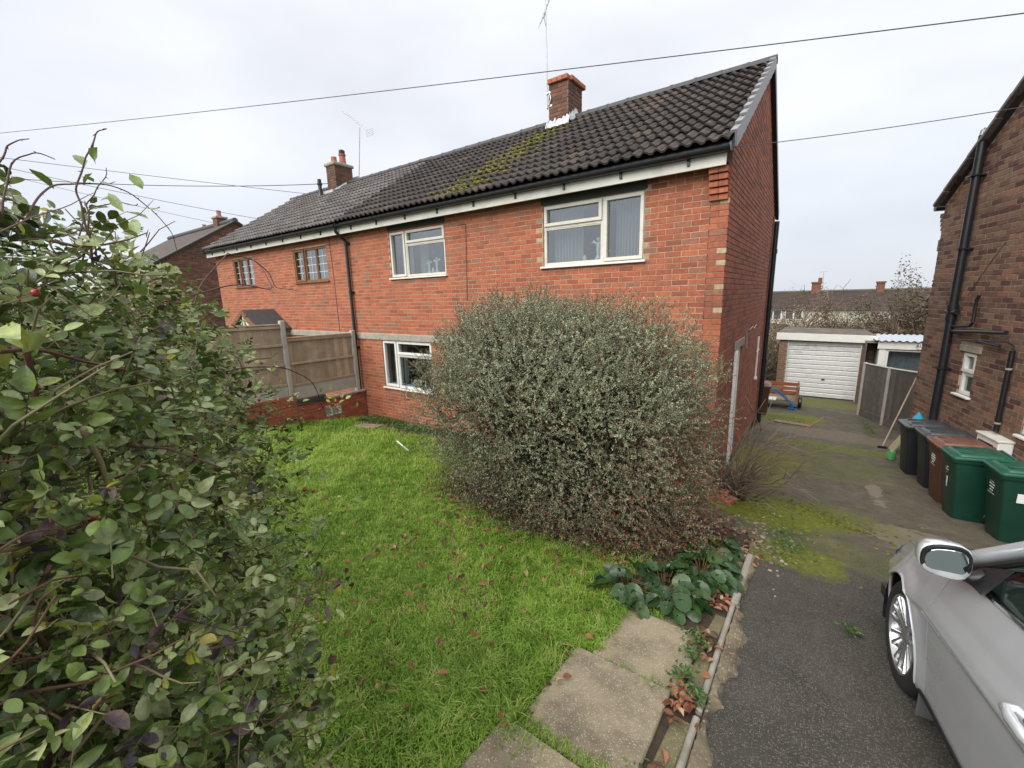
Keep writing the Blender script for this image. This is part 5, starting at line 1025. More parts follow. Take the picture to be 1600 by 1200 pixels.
CANES = [  # pixel path of each cane, distance from the camera at its ends, root radius, tone
    ([(120, 600), (165, 520), (215, 480), (300, 462), (370, 442), (430, 455), (410, 420), (390, 400)], 1.9, 3.0, .006, .1), ([(270, 560), (300, 490), (312, 445), (348, 405), (356, 395)], 2.3, 2.9, .007, .1), ([(356, 396), (395, 405), (420, 425), (430, 450), (452, 452), (470, 455)], 2.9, 3.3, .004, .1),
    ([(150, 690), (230, 640), (300, 600), (370, 575), (440, 572), (490, 595), (505, 640)], 1.7, 2.9, .006, .05), ([(150, 430), (140, 380), (130, 330), (118, 300), (128, 262), (140, 235), (152, 205), (166, 201)], 1.6, 1.8, .004, .05), ([(150, 400), (140, 360), (135, 325), (142, 308), (160, 285), (168, 262)], 1.6, 1.7, .003, .05), ([(40, 345), (60, 305), (85, 288), (130, 287), (170, 288), (205, 302), (245, 335), (270, 365), (276, 390)], 1.5, 2.3, .0035, .05),
    ([(-20, 330), (-12, 270), (10, 232), (22, 220), (45, 217)], 1.4, 1.5, .003, .05), ([(5, 340), (8, 285), (25, 245), (60, 238), (86, 249)], 1.4, 1.6, .003, .05), ([(120, 390), (128, 350), (140, 325), (165, 320), (185, 315), (213, 322), (215, 318)], 1.7, 2.0, .003, .05),
    ([(0, 550), (60, 545), (130, 565), (200, 580), (260, 602)], .95, 1.5, .005, .1), ([(60, 520), (40, 545), (55, 600), (62, 650), (40, 560)], 1.0, 1.1, .007, .08), ([(100, 1185), (160, 1080), (185, 950), (193, 910)], 1.15, 1.3, .007, .15), ([(90, 1140), (50, 1070), (18, 1000), (15, 930), (25, 800)], 1.1, 1.05, .006, .65), ([(130, 670), (155, 720), (180, 780), (210, 800)], 1.05, 1.2, .007, .75), ([(300, 850), (360, 820), (420, 770), (478, 775)], 1.5, 2.0, .004, .3), ([(360, 980), (420, 930), (480, 905), (540, 910)], 1.5, 1.8, .003, .3), ([(330, 1060), (390, 1045), (450, 985), (500, 970)], 1.3, 1.5, .004, .4),
    ([(300, 720), (360, 690), (430, 640), (480, 630), (530, 628)], 2.0, 2.7, .004, .1), ([(320, 660), (400, 640), (450, 660), (500, 665)], 2.2, 2.8, .003, .1), ([(0, 860), (70, 840), (140, 815), (190, 812)], 1.0, 1.3, .006, .5), ([(170, 640), (260, 655), (330, 650), (400, 640)], 1.4, 2.0, .004, .1)]
for path_, d0, d1, r, tn in CANES:
    P = np.array([onD(u, v, d0+(d1-d0)*k/(len(path_)-1)) for k, (u, v) in enumerate(path_)]); t = np.linspace(0, len(P)-1, 4*len(P)); Q_ = np.stack([np.interp(t, np.arange(len(P)), P[:, c]) for c in range(3)], 1); Q_[1:-1] = (Q_[:-2]+Q_[1:-1]+Q_[2:])/3
    Q_ += .0015*np.sin(np.arange(len(Q_)))[:, None]*rs.randn(1, 3); mb = MB(); mb.tube(Q_, np.linspace(r, r*.45, len(Q_))*.75, 6, tn)
    for k in range(2, len(Q_)-1, 3):    # thorns and buds
        d = unit(rs.randn(3)); mb.tube([Q_[k], Q_[k]+d*r*1.2, Q_[k]+d*r*2.2+np.array([0, 0, -.4*r])], [r*.5, r*.3, .0003], 4, tn)
    mb.build('cane', MT['cane'], HG, smooth=True, angle=None)
STEMS = MB()
def stem_to(u, v, D_, r=.0013):
    P = np.array([onD(u, v, D_), onD(u-14, v+6, D_-.04), onD(u-45, v+14+10*rs.rand(), D_-.12), onD(u-100, v+22+20*rs.rand(), D_-.30), onD(u-170, v+45+30*rs.rand(), D_-.5)]); t = np.linspace(0, 4, 14); STEMS.tube(np.stack([np.interp(t, np.arange(5), P[:, c]) for c in range(3)], 1), np.linspace(r*.5, r*1.3, 14), 5, .15+.2*rs.rand())
MT['hip'] = mat('red rose hip', (.32, .025, .03), .25, var=.3, scale=60)
mb = MB(); mb.lathe([(.0, -1), (.5, -.88), (.9, -.4), (1.0, .1), (.8, .6), (.45, .9), (.22, 1.0)], seg=10); mb.lathe([(.22, 1.0), (.34, 1.12), (.12, 1.3), (.3, 1.5), (0, 1.35)], seg=6); hipm = mb.mesh('rose_hip', MT['hip'], None, True)
for u, v, D_, s_ in ((55, 458, 1.15, .009), (305, 685, 1.75, .011), (146, 808, 1.15, .012), (85, 700, 1.1, .006), (476, 765, 2.0, .011), (489, 767, 2.0, .009), (500, 640, 2.7, .011), (520, 632, 2.7, .010), (462, 655, 2.7, .012), (473, 640, 2.6, .010), (440, 672, 2.6, .012), (405, 625, 2.4, .009), (425, 612, 2.4, .008), (375, 640, 2.3, .009), (485, 690, 2.6, .010), (455, 690, 2.6, .009), (395, 690, 2.2, .008), (185, 878, 1.2, .004)):
    stem_to(u, v, D_); R_ = np.array(Matrix.Rotation(rs.rand()*3, 3, 'X') @ Matrix.Rotation(rs.rand()*3, 3, 'Y')); inst('rose_hip', hipm, onD(u, v, D_), R_, s_*.8, HG)
# leafy sprays at known spots: yellow leaves near the fence, dull purple ones over the lawn
def spray(u, v, D_, n_, sz, tone, sp=.06):
    P = onD(u, v, D_)+sp*rs.randn(n_, 3); D = unit(rs.randn(n_, 3)); Nn = unit(np.array([0, -.5, 1.])+.5*rs.randn(n_, 3)); Nn = unit(Nn-D*np.sum(Nn*D, 1, keepdims=True)); return ovals(P, D, Nn, np.cross(D, Nn), sz*rs.uniform(.7, 1.2, n_), sz*rs.uniform(.4, .6, n_), np.clip(np.stack([tone+.015*rs.randn(n_)]*3, 1), 0, 1))
Vs, T3_, Q4_, Rr = [], [], [], []; off = 0
for a in ((520, 628, 2.7, 16, .045, .93, .05), (400, 600, 2.4, 14, .04, .92, .07), (250, 520, 2.0, 26, .035, .92, .07), (190, 400, 1.9, 12, .04, .91, .05), (300, 590, 2.1, 8, .04, .3, .08), (15, 520, .95, 7, .06, .89, .03), (540, 905, 1.8, 7, .04, .985, .025), (515, 925, 1.75, 3, .035, .985, .03), (505, 1000, 1.5, 5, .045, .955, .05), (495, 960, 1.5, 9, .04, .88, .05), (450, 740, 2.1, 22, .035, .5, .10), (420, 720, 2.1, 26, .035, .4, .1), (470, 860, 1.9, 14, .04, .45, .08), (200, 330, 1.9, 8, .06, .5, .04), (150, 300, 1.7, 10, .06, .55, .06), (180, 370, 1.9, 12, .05, .5, .08), (500, 1100, 1.5, 12, .04, .45, .08)):
    stem_to(a[0], a[1], a[2]); V, (t3, q4), rr = spray(*a); Vs.append(V); T3_.append(t3+off); Q4_.append(q4+off); Rr.append(rr); off += len(V)
np_obj('leaf_sprays', np.concatenate(Vs), [np.concatenate(T3_), np.concatenate(Q4_)], np.concatenate(Rr), MT['rose'], HG, 'stuff', True)
STEMS.build('hip_stems', MT['cane'], HG, smooth=True, angle=None, kind='stuff')
# ---------------------------------------------------------------- thicket and bare trees behind the garages
def branchy(mb, P, d, L_, r, lvl, rs, wild=.35, col=(.3, 1), out=None, grav=.02):
    pts = [P]; n_ = 5
    for k in range(n_): d = unit(d+wild*.5*rs.randn(3)+np.array([0, 0, grav])); pts.append(pts[-1]+d*L_/n_)
    r = max(r, .012); mb.tube(pts, np.linspace(r, r*.55, n_+1), 6 if lvl > 2 else 4, rs.uniform(*col), caps=False)
    if lvl <= 0:
        if out is not None: out.append((pts[-1], d))
        return
    for k in range(rs.randint(2, 5)):
        i = rs.randint(2, n_+1); d2 = unit(d+(.55+wild)*rs.randn(3)*.9+np.array([0, 0, .12])); branchy(mb, pts[i], d2, L_*rs.uniform(.5, .75), r*.55, lvl-1, rs, wild, col, out, grav)
def bare_tree(name, label, x, y, h, seed, r=.09, lvl=4, wild=.35, col=(.3, .8), lean=(0, 0)):
    rs = np.random.RandomState(seed); z = float(gz(y)); root = thing(name, label, 'tree', (x, y, z)); mb = MB(); d = unit(np.array([lean[0], lean[1], 1.])); pts = [np.array([x, y, z-.1])+d*h*.45*k/4+.04*rs.randn(3)*(k > 0) for k in range(5)]; mb.tube(pts, np.linspace(r, r*.7, 5), 8, .5); mb.build('trunk', MT['bark'], root, smooth=True)
    mb = MB()
    for k in range(5): branchy(mb, pts[4]-d*.1*k, unit(d+.75*rs.randn(3)), h*.3, r*.6, lvl-1, rs, wild, col)
    mb.build('crown', MT['twig'], root, smooth=True, angle=None, kind='stuff'); return root
bare_tree('bare_tree', 'gnarled bare fruit tree rising above the thicket behind the garages', 3.5, 25, 5.0, 81, .15, 4, .45, (.0, .35), (.05, 0))
bare_tree('bare_tree', 'pale slender bare tree left of the fruit tree, behind the garage roof', -.9, 27, 5.4, 82, .10, 4, .25, (.7, 1.), (.05, 0))
bare_tree('bare_tree', 'pale leaning bare tree behind the middle of the garages', 2.2, 23.4, 4.0, 83, .10, 4, .3, (.75, 1.), (.15, 0))
MT['scrub'] = rnd_mat('winter scrub leaves', [(0, (.06, .05, .03)), (.5, (.12, .10, .06)), (1, (.21, .18, .11))], rough=.9, var=.4, scale=1.2, bmp=0)
MT['reed'] = rnd_mat('dry beige stalks', [(0, (.20, .15, .08)), (1, (.42, .33, .2))], rough=.9, var=.3, scale=2, bmp=0)
MT['ever'] = rnd_mat('evergreen scrub leaves', [(0, (.025, .035, .018)), (.6, (.06, .075, .035)), (1, (.16, .17, .10))], rough=.5, var=.4, scale=2, bmp=0)
def thicket(name, label, cx, cy, rx, ry, h, n_, seed, mt, twig=2500, leaf=.06, col=(.2, .9), cat='thicket', fol=1.):
    rs = np.random.RandomState(seed); z = float(gz(cy)); root = thing(name, label, cat, (cx, cy, z))
    a = rs.rand(twig)*6.283; r = np.sqrt(rs.rand(twig)); B = np.stack([cx+rx*r*np.cos(a)*.8, cy+ry*r*np.sin(a)*.8, np.zeros(twig)], 1); hh = h*np.sqrt(np.clip(1-r**2*.8, .05, 1))*rs.uniform(.35, 1, twig); B[:, 2] = gz(B[:, 1])+hh*rs.uniform(.0, .75, twig); E_ = B+unit(np.stack([.8*rs.randn(twig), .8*rs.randn(twig), 1.1*np.ones(twig)], 1))*(h*.33*rs.uniform(.4, 1.1, twig))[:, None]
    V, Fc, m_ = sticks(B, E_, .016, .006, nseg=1); np_obj('branches', V, Fc, np.repeat(rs.uniform(col[0], col[1], (twig, 3)), m_, 0), MT['twig'], root, 'stuff')
    if n_:
        d = unit(rs.randn(n_, 3)); d[:, 2] = np.abs(d[:, 2]); k = rs.uniform(.55, 1, n_)[:, None]; lump = 1+.22*np.sin(d[:, :1]*9+d[:, 2:]*7+seed)+.15*np.sin(d[:, 1:2]*13+seed); P = d*k*lump*np.array([rx, ry, h])+np.array([cx, cy, z]); D, Nn, Sd = leaf_frames(rs.randn(n_, 3), rs); V, Fc, rr = diamonds(P, D, Nn, Sd, leaf*rs.uniform(.6, 1.4, n_), leaf*.5*rs.uniform(.6, 1.4, n_), rnd3(rs, n_)); np_obj('foliage', V, Fc, rr, MT[mt], root, 'stuff')
    return root
thicket('thicket', 'olive brown thicket behind the right-hand garage', 3.5, 24.6, 2.5, 2.0, 4.35, 26000, 91, 'scrub', 9000, .10)
thicket('thicket', 'rusty brown thicket behind the middle of the garages', .9, 25.2, 2.2, 2.0, 3.7, 12000, 92, 'scrub', 9000, .09)
thicket('evergreen_bush', 'dark evergreen bush between house corner and garage', -2.2, 19.4, 1.1, 1.3, 2.5, 13000, 93, 'ever', 900, .05, cat='bush')
thicket('dry_grass_clump', 'tall beige dry stalks behind the left garage roof', -1.1, 24.3, 1.6, 1.2, 3.0, 3500, 94, 'reed', 5200, .08, (.8, 1.0), cat='grass clump')
thicket('speckled_bush', 'pale speckled bush in front of the white terrace', -1.3, 30, 2.6, 1.6, 4.3, 7000, 95, 'scrub', 3500, .07)
thicket('yellow_bush', 'yellow green bush beside the brown house corner', 4.1, 22.6, .9, .9, 3.2, 9000, 96, 'ever', 400, .05, cat='bush')
thicket('thicket', 'dark bare thicket on the far right behind the brown house', 7.5, 27, 3.2, 2.5, 4.3, 9000, 97, 'scrub', 3000, .07)
thicket('thicket', 'bare thicket far left behind the garden', -6, 33, 4.2, 2.5, 4.2, 9000, 98, 'scrub', 2600, .08)
# ================================================================== OBJECTS
# ---------------------------------------------------------------- aerials and overhead wires
def cable(name, label, P0, P1, sag, r=.008, n_=40):
    t = np.linspace(0, 1, n_)[:, None]; P = P0+(P1-P0)*t-np.array([0, 0, 1.])*sag*4*t*(1-t); mb = MB(); mb.tube(P, r, 6); o = mb.build(name, MT['cable'], smooth=True, angle=None); tag(o, label, 'cable', 'overhead cables')
def ext(a, b, k): return a+(b-a)*k
a, b_ = onD(0, 202, 15.5), onD(1600, 0, 6.2); cable('overhead_cable', 'long cable crossing the sky in front of the tall chimney', ext(b_, a, 1.35), ext(a, b_, 1.5), .12, .0048)
a, b_ = onY(1146, 230, 6.28), onD(1600, 160, 8.0); cable('overhead_cable', 'cable from the roof corner out to the right', a, ext(a, b_, 1.5), .05, .0045)
HL = onY(392, 343, 6.25)
for k, (q0, q1, dd, lab, r) in enumerate((((30, 247), (740, 330), 26, 'upper left cable running down behind the grey roof', .010), ((30, 268), (620, 280), 22, 'nearly level cable passing behind the left chimney', .012), ((36, 265), (415, 344), 26, 'cable slanting down to the grey roof edge', .010), ((45, 280), (400, 362), 34, 'faint lowest cable beside the far chimneys', .010))):
    a, b_ = onD(*q0, dd), onD(*q1, dd*.98 if k != 1 else dd*.8); cable('overhead_cable', lab, ext(b_, a, 1.25), b_, .10 if k != 1 else .35, r)
def yagi(root, P, d, L_, n_, up=(0, 0, 1), el=.32, tilt=0):
    d = unit(np.array(d, float)); s_ = unit(np.cross(d, np.array([0, 0, 1.]))); s_ = s_*math.cos(tilt)+np.cross(d, s_)*math.sin(tilt); mb = MB(); mb.tube([P-d*L_*.45, P+d*L_*.55], .009, 6); bm = mb.build('boom', MT['alu'], root)
    for k in range(n_): c = P-d*L_*.45+d*L_*(k+.3)/n_; w_ = el*(1-.35*k/n_)/2; mb = MB(); mb.tube([c-s_*w_, c+s_*w_], .004, 5); mb.build('element', MT['alu'], bm)
    return bm
A1 = thing('tv_aerial', 'tall thin television mast strapped to the tall chimney', 'aerial', (cx0-.045, cy0+.03, 7.15))
mx_, my_ = cx0-.045, cy0+.02; mb = MB(); mb.tube([(mx_, my_, 7.10), (mx_-.01, my_, 8.3), (mx_-.03, my_, 9.32)], [.016, .014, .012], 8); mb.build('mast', MT['alu'], A1, smooth=True)
mb = MB(); mb.tube([(mx_, my_-.02, 7.15), (mx_+.06, my_-.05, 7.16), (cx0+.07, my_-.045, 7.28), (cx0+.03, my_-.03, 7.4), (mx_, my_-.02, 7.42)], .012, 6); mb.ab((cx0-.07, cy0-.012, 7.13), (cx0+.09, cy0+.02, 7.17)); mb.ab((cx0-.07, cy0-.012, 7.40), (cx0+.05, cy0+.02, 7.44)); mb.build('bracket', MT['alu'], A1)
mb = MB(); mb.tube([(mx_-.03, my_-.02, 8.98), (mx_-.045, my_-.03, 8.90), (mx_-.02, my_-.02, 8.75)], .005, 5); mb.build('coax', MT['cable'], A1)
yagi(A1, np.array([mx_-.03, my_, 9.05]), (.25, .3, .95), .62, 7, el=.42)
A2 = thing('tv_aerial', 'slanting television aerial on a pole behind the left chimney', 'aerial', (-13.30, 9.72, 6.95)); q0, q1 = onY(561, 282, 9.72), onY(562, 199, 9.72)
mb = MB(); mb.tube([(q0[0], 9.72, 6.98), (q1[0], 9.72, q1[2])], .016, 8); mb.build('mast', MT['alu'], A2, smooth=True); mb = MB(); mb.ab((-13.44, 9.66, 7.05), (q0[0]+.03, 9.73, 7.1)); mb.build('bracket', MT['alu'], A2)
q2, q3 = onY(534, 172, 9.72), onY(578, 207, 9.72); dv = unit(q3-q2); bm = yagi(A2, (q2+q3)/2+dv*.05, dv, float(np.linalg.norm(q3-q2)), 12, el=.25)
mb = MB(); mb.tube([(q1[0], 9.72, q1[2]-.02), (q1[0]-.1, 9.70, q1[2]+.08), (q1[0]-.12, 9.72, q1[2]+.22)], .008, 5); mb.build('cradle', MT['alu'], A2)
mb = MB(); R_ = np.array([.0, 0, 0]); c = q3; 
for dz in (-.09, -.03, .03, .09): mb.tube([c+np.array([-.16, 0, dz]), c+np.array([.16, 0, dz])], .004, 4)
for dx_ in (-.16, .16): mb.tube([c+np.array([dx_, 0, -.09]), c+np.array([dx_, 0, .09])], .005, 4)
mb.build('reflector', MT['alu'], A2)
# ---------------------------------------------------------------- ornaments on the window sills
def ornament(name, label, x, z, prof, y=FY+.16, s_=1., mt='china'):
    mb = MB(); mb.lathe([(r*s_, z+h*s_) for r, h in prof], (x, y, 0), 12); o = mb.build(name, MT[mt], smooth=True, angle=40); tag(o, label, 'ornament', 'ornaments on the window sills'); return o
def figurine(label, x, z, s_=1., y=FY+.16):
    mb = MB(); mb.lathe([(0, z), (.05*s_, z), (.045*s_, z+.02*s_), (.02*s_, z+.06*s_), (.03*s_, z+.12*s_), (.022*s_, z+.2*s_), (.012*s_, z+.22*s_)], (x, y, 0), 10); mb.ico((x, y, z+.25*s_), .03*s_); mb.tube([(x, y, z+.18*s_), (x+.07*s_, y, z+.24*s_), (x+.11*s_, y, z+.22*s_)], [.016*s_, .02*s_, .004*s_], 6); mb.tube([(x, y, z+.18*s_), (x-.07*s_, y, z+.23*s_), (x-.1*s_, y, z+.2*s_)], [.016*s_, .02*s_, .004*s_], 6)
    o = mb.build('figurine', MT['china'], smooth=True, angle=None); tag(o, label, 'ornament', 'ornaments on the window sills')
VASE = [(0, 0), (.04, 0), (.055, .04), (.05, .09), (.025, .13), (.035, .15)]
mb = MB()
for k, (x0, x1, z, nm) in enumerate(((-7.86, -6.25, 3.50, 'upper left'), (-3.88, -2.23, 3.51, 'big upper'), (-8.41, -6.82, .96, 'lower'))):
    mb = MB(); mb.ab((x0, FY+.075, z-.03), (x1, FY+.26, z+.03), ch=.004); mb.build('window_board', MT['upvc'], (w1, w2, w3)[k])
figurine('white figurine with spread wings in the big upper window', -2.98, 3.545, 1.25); figurine('small white bird figurine in the big upper window corner', -2.82, 3.545, .55); ornament('vase', 'little white pot in the big upper window', -3.22, 3.545, VASE, s_=.6)
figurine('white angel figurine in the small upper window', -6.85, 3.535, .95); figurine('white bird figurine right of the angel in the small upper window', -6.62, 3.535, 1.1); ornament('vase', 'white pot between figurines in the small upper window', -6.74, 3.535, VASE, s_=.7); ornament('vase', 'white pot in the narrow casement of the small upper window', -7.55, 3.535, VASE, s_=.9)
ornament('vase', 'pale jug on the lower window sill', -7.55, .995, VASE, s_=1.0); ornament('vase', 'small white cup on the lower window sill', -7.2, .995, VASE, s_=.7); ornament('vase', 'squat white dish near the right of the lower window sill', -7.0, .995, [(0, 0), (.07, 0), (.09, .05), (.08, .05)], s_=.8)
mb = MB(); mb.cbox((-7.42, FY+.17, 1.075), (.15, .015, .16), .003, np.array(Matrix.Rotation(rad(-12), 3, 'X'))); MT['card'] = mat('cream card', (.62, .52, .36), .8); o = mb.build('greeting_card', MT['card']); tag(o, 'cream card propped in the lower window', 'card')
# ---------------------------------------------------------------- the fence on the left, and the low wall
MT['fence'] = rnd_mat('weathered larch boards', [(0, (.33, .25, .175)), (.5, (.43, .335, .24)), (1, (.53, .43, .31))], rough=.9, var=.25, scale=5, bmp=.4, bscale=50, stain=((.30, .215, .145), 7, .55, .75, .5))
def fence_bay(root, x, y0, y1, zt0, zt1, zb0, zb1, nb, board, gravel=.28, rails=(.05, .5, .97), seed=0, side=1, mtb='fence'):
    """boards between two posts along Y; side: +1 the rails show towards +X"""
    rs = np.random.RandomState(seed); w_ = (y1-y0)/nb
    for k in range(nb):
        f = (k+.5)/nb; yc = y0+(y1-y0)*f; zt, zb = zt0+(zt1-zt0)*f, zb0+(zb1-zb0)*f+gravel; mb = MB(); mb.cbox((x-.012*side+.004*(k % 2), yc, (zt+zb)/2), (.014, w_+.012, zt-zb), .003, np.array(Matrix.Rotation(rad(3)*side, 3, 'Z')), (rs.rand(), rs.rand(), .5)); mb.build('board', MT[mtb], root)
    sl = math.atan2(zt1-zt0, y1-y0)
    for t in rails:
        z0_ = zb0+gravel+(zt0-zb0-gravel)*t; z1_ = zb1+gravel+(zt1-zb1-gravel)*t; sl = math.atan2(z1_-z0_, y1-y0); mb = MB(); mb.cbox((x+.018*side, (y0+y1)/2, (z0_+z1_)/2), (.036, (y1-y0)/math.cos(sl), .05), .004, np.array(Matrix.Rotation(sl, 3, 'X')), rs.rand()*.6); mb.build('rail', MT[mtb], root)
    mb = MB(); mb.cbox((x, (y0+y1)/2, (zt0+zt1)/2+.02), (.06, (y1-y0)/math.cos(sl), .03), .005, np.array(Matrix.Rotation(math.atan2(zt1-zt0, y1-y0), 3, 'X')), .4); mb.build('capping', MT[mtb], root)
    if gravel: mb = MB(); sl2 = math.atan2(zb1-zb0, y1-y0); mb.cbox((x, (y0+y1)/2, (zb0+zb1)/2+gravel/2), (.05, (y1-y0)/math.cos(sl2), gravel), .004, np.array(Matrix.Rotation(sl2, 3, 'X'))); mb.build('gravel_board', MT['post'], root)
MT['post'] = mat('pale concrete post', (.43, .40, .35), .9, var=.15, scale=8, bmp=.3)
def post(root, x, y, z0, z1, wd=.10):
    mb = MB(); mb.cbox((x, y, (z0+z1)/2), (wd, wd, z1-z0), .01); mb.build('post', MT['post'], root)
FX = -9.36
FN = thing('garden_fence', 'brown board fence with pale concrete posts left of the lawn', 'fence', (FX, 4.4, float(gz(4.4))))
fence_bay(FN, FX, 4.70, 6.27, 2.22, 2.19, .86, .86, 14, 'board', .30, (.02, .48, .97), 1); fence_bay(FN, FX, 2.90, 4.58, 2.55, 2.52, .98, .92, 15, 'board', .28, (.02, .35, .68, .97), 2); fence_bay(FN, FX, 1.1, 2.78, 2.62, 2.60, 1.05, 1.0, 15, 'board', .28, (.02, .35, .68, .97), 3)
for y, z1 in ((6.33, 2.28), (4.64, 2.62), (2.84, 2.66), (1.04, 2.7)): post(FN, FX, y, float(gz(y))-.1, z1)
LW = thing('low_garden_wall', 'low red brick wall with pierced screen block under the fence', 'wall', (FX+.02, 5.4, float(gz(5.4))))
lwx = FX+.09; tops = lambda y: np.interp(y, [4.7, 5.55, 5.58, 6.45], [.62, .62, .74, .74]); Bq = []
for bb in wall_bricks(0, 1.75, -.05, .72, [(.62, 1.05, .30, .60)], None, 77): Bq.append(bb)
Bq2 = wall_bricks(0, 3.9, .1, .98, [], None, 78)
build_bricks(LW, [(np.array([lwx, 4.72, 0.]), Y1, X1, [q[:4]+(min(q[4]*.8, .8), q[5]) for q in Bq], 'brick'), (np.array([lwx, .8, 0.]), Y1, X1, [q[:4]+(min(q[4]*.8, .8), q[5]) for q in Bq2], 'brick')], 0, 'brick')
mb = MB(); mb.ab((lwx-.11, .8, -.1), (lwx-.004, 4.715, .98)); mb.ab((lwx-.11, 4.72, -.1), (lwx-.004, 5.34, .72)); mb.ab((lwx-.11, 5.77, -.1), (lwx-.004, 6.48, .72)); mb.ab((lwx-.11, 5.34, -.1), (lwx-.004, 5.77, .30)); mb.ab((lwx-.11, 5.34, .60), (lwx-.004, 5.77, .72)); mb.build('wall_core', MT['mortar_side'], LW)
mb = MB(); mb.ab((lwx-.12, 5.4, .725), (lwx+.03, 6.48, .775), ch=.008); mb.build('coping', MT['concrete'], LW); mb = MB(); mb.ab((lwx-.12, 4.7, .725), (lwx+.03, 5.39, .86), ch=.008); mb.build('base_course', MT['soffit'], LW)
for k in range(2):
    mb = MB(); yc, zc = 5.45+.215*k, .45; 
    for a, b2_ in (((-.1, -.145), (.1, -.125)), ((-.1, .125), (.1, .145)), ((-.105, -.145), (-.09, .145)), ((.09, -.145), (.105, .145))): mb.ab((lwx-.09, yc+a[0], zc+a[1]), (lwx-.002, yc+b2_[0], zc+b2_[1]))
    for j in range(4): t = j*math.pi/4; d = np.array([0, math.cos(t), math.sin(t)*1.25]); mb.tube([np.array([lwx-.045, yc, zc])-d*.105, np.array([lwx-.045, yc, zc])+d*.105], .014, 4)
    mb.build('screen_block', MT['concrete'], LW)
# ---------------------------------------------------------------- garage, workshop and grey fence at the back
GY0 = 18.35; gzb = float(gz(GY0))
GA = thing('garage', 'flat-roofed garage with white ribbed up-and-over door', 'garage', (.3, GY0, gzb))
gx0, gx1 = -1.02, 1.66; dx0, dx1 = -.76, 1.33; dzt = gzb+2.02
for (a, b_) in ((gx0, dx0), (dx1, gx1)):
    mb = MB(); mb.ab((a, GY0, gzb-.1), (b_, GY0+.3, gzb+2.1)); mb.build('pier', MT['mortar_nb'], GA)
    mbx = MB(); rs = np.random.RandomState(int(a*10)+50)
    for bb in wall_bricks(0, b_-a, gzb-.05, gzb+2.08, seed=int(a*7)+60):
        c = np.array([a, GY0, 0])+X1*(bb[0]+bb[1])/2+Z1*(bb[2]+bb[3])/2; brick_geo(mbx, (bb[1]-bb[0])/2, (bb[3]-bb[2])/2, (.35+.6*bb[4], bb[5], .5), rs, lambda u, d, z: c+X1*u-Y1*d+Z1*z, .005)
    mbx.build('brickwork', MT['brick_nb'], GA, kind='stuff')
mb = MB(); mb.ab((gx0, GY0+.3, gzb-.2), (gx0+.1, GY0+5, gzb+1.95)); mb.ab((gx1-.1, GY0+.3, gzb-.2), (gx1, GY0+5, gzb+1.95)); mb.ab((gx0, GY0+4.9, gzb-.2), (gx1, GY0+5, gzb+1.95)); mb.build('side_wall', MT['brick_nb'], GA)
mb = MB(); mb.add([(gx0-.1, GY0-.05, gzb+2.30), (gx1+.05, GY0-.05, gzb+2.26), (gx1+.05, GY0+5.1, gzb+2.10), (gx0-.1, GY0+5.1, gzb+2.14), (gx0-.1, GY0-.05, gzb+2.22), (gx1+.05, GY0-.05, gzb+2.18), (gx1+.05, GY0+5.1, gzb+2.02), (gx0-.1, GY0+5.1, gzb+2.06)], [(0, 1, 2, 3), (7, 6, 5, 4), (0, 4, 5, 1), (1, 5, 6, 2), (2, 6, 7, 3), (3, 7, 4, 0)]); MT['felt'] = mat('mossy roofing felt', (.10, .085, .07), .95, var=.5, scale=3, dirt=((.24, .16, .12), 1.5, .5, .65)); grf = mb.build('roof', MT['felt'], GA)
MT['wpaint'] = mat('peeling white paint', (.76, .75, .70), .6, var=.08, scale=6, dirt=((.42, .36, .26), 5, .60, .78)); MT['wdoor'] = mat('white door paint streaked green', (.78, .78, .76), .5, var=.12, scale=9, dirt=((.38, .38, .28), 3, .55, .85))
mb = MB(); mb.cbox(((gx0+gx1)/2-.03, GY0-.075, gzb+2.17), (gx1-gx0+.16, .03, .25), .004, np.array(Matrix.Rotation(rad(.8), 3, 'Y'))); mb.build('fascia_board', MT['wpaint'], GA)
nrib = 12; hr = (dzt-gzb-.02)/nrib; gd = MB(); gd.ab((dx0, GY0+.13, gzb), (dx1, GY0+.15, dzt)); gdo = gd.build('garage_door', MT['soffit'], GA)
for k in range(nrib):
    z = gzb+.02+k*hr; mb = MB(); w_ = dx1-dx0-.03; V = []
    for x in (dx0+.015, dx1-.015): V += [(x, GY0+.13, z+.004), (x, GY0+.10, z+.016), (x, GY0+.085, z+hr-.028), (x, GY0+.095, z+hr-.010), (x, GY0+.13, z+hr-.008)]
    mb.add(V, [(i, i+5, i+6, i+1) for i in range(4)]+[(0, 1, 2, 3, 4), (9, 8, 7, 6, 5)]); mb.build('door_panel', MT['wdoor'], gdo)
mb = MB(); mb.cbox(((dx0+dx1)/2+.1, GY0+.075, gzb+.68), (.10, .03, .045), .008); mb.build('door_handle', MT['blackpl'], gdo)
mb = MB(); mb.ab((dx0-.02, GY0+.02, gzb), (dx0+.02, GY0+.12, dzt)); mb.ab((dx1-.02, GY0+.02, gzb), (dx1+.02, GY0+.12, dzt)); mb.build('door_frame', MT['wpaint'], GA)
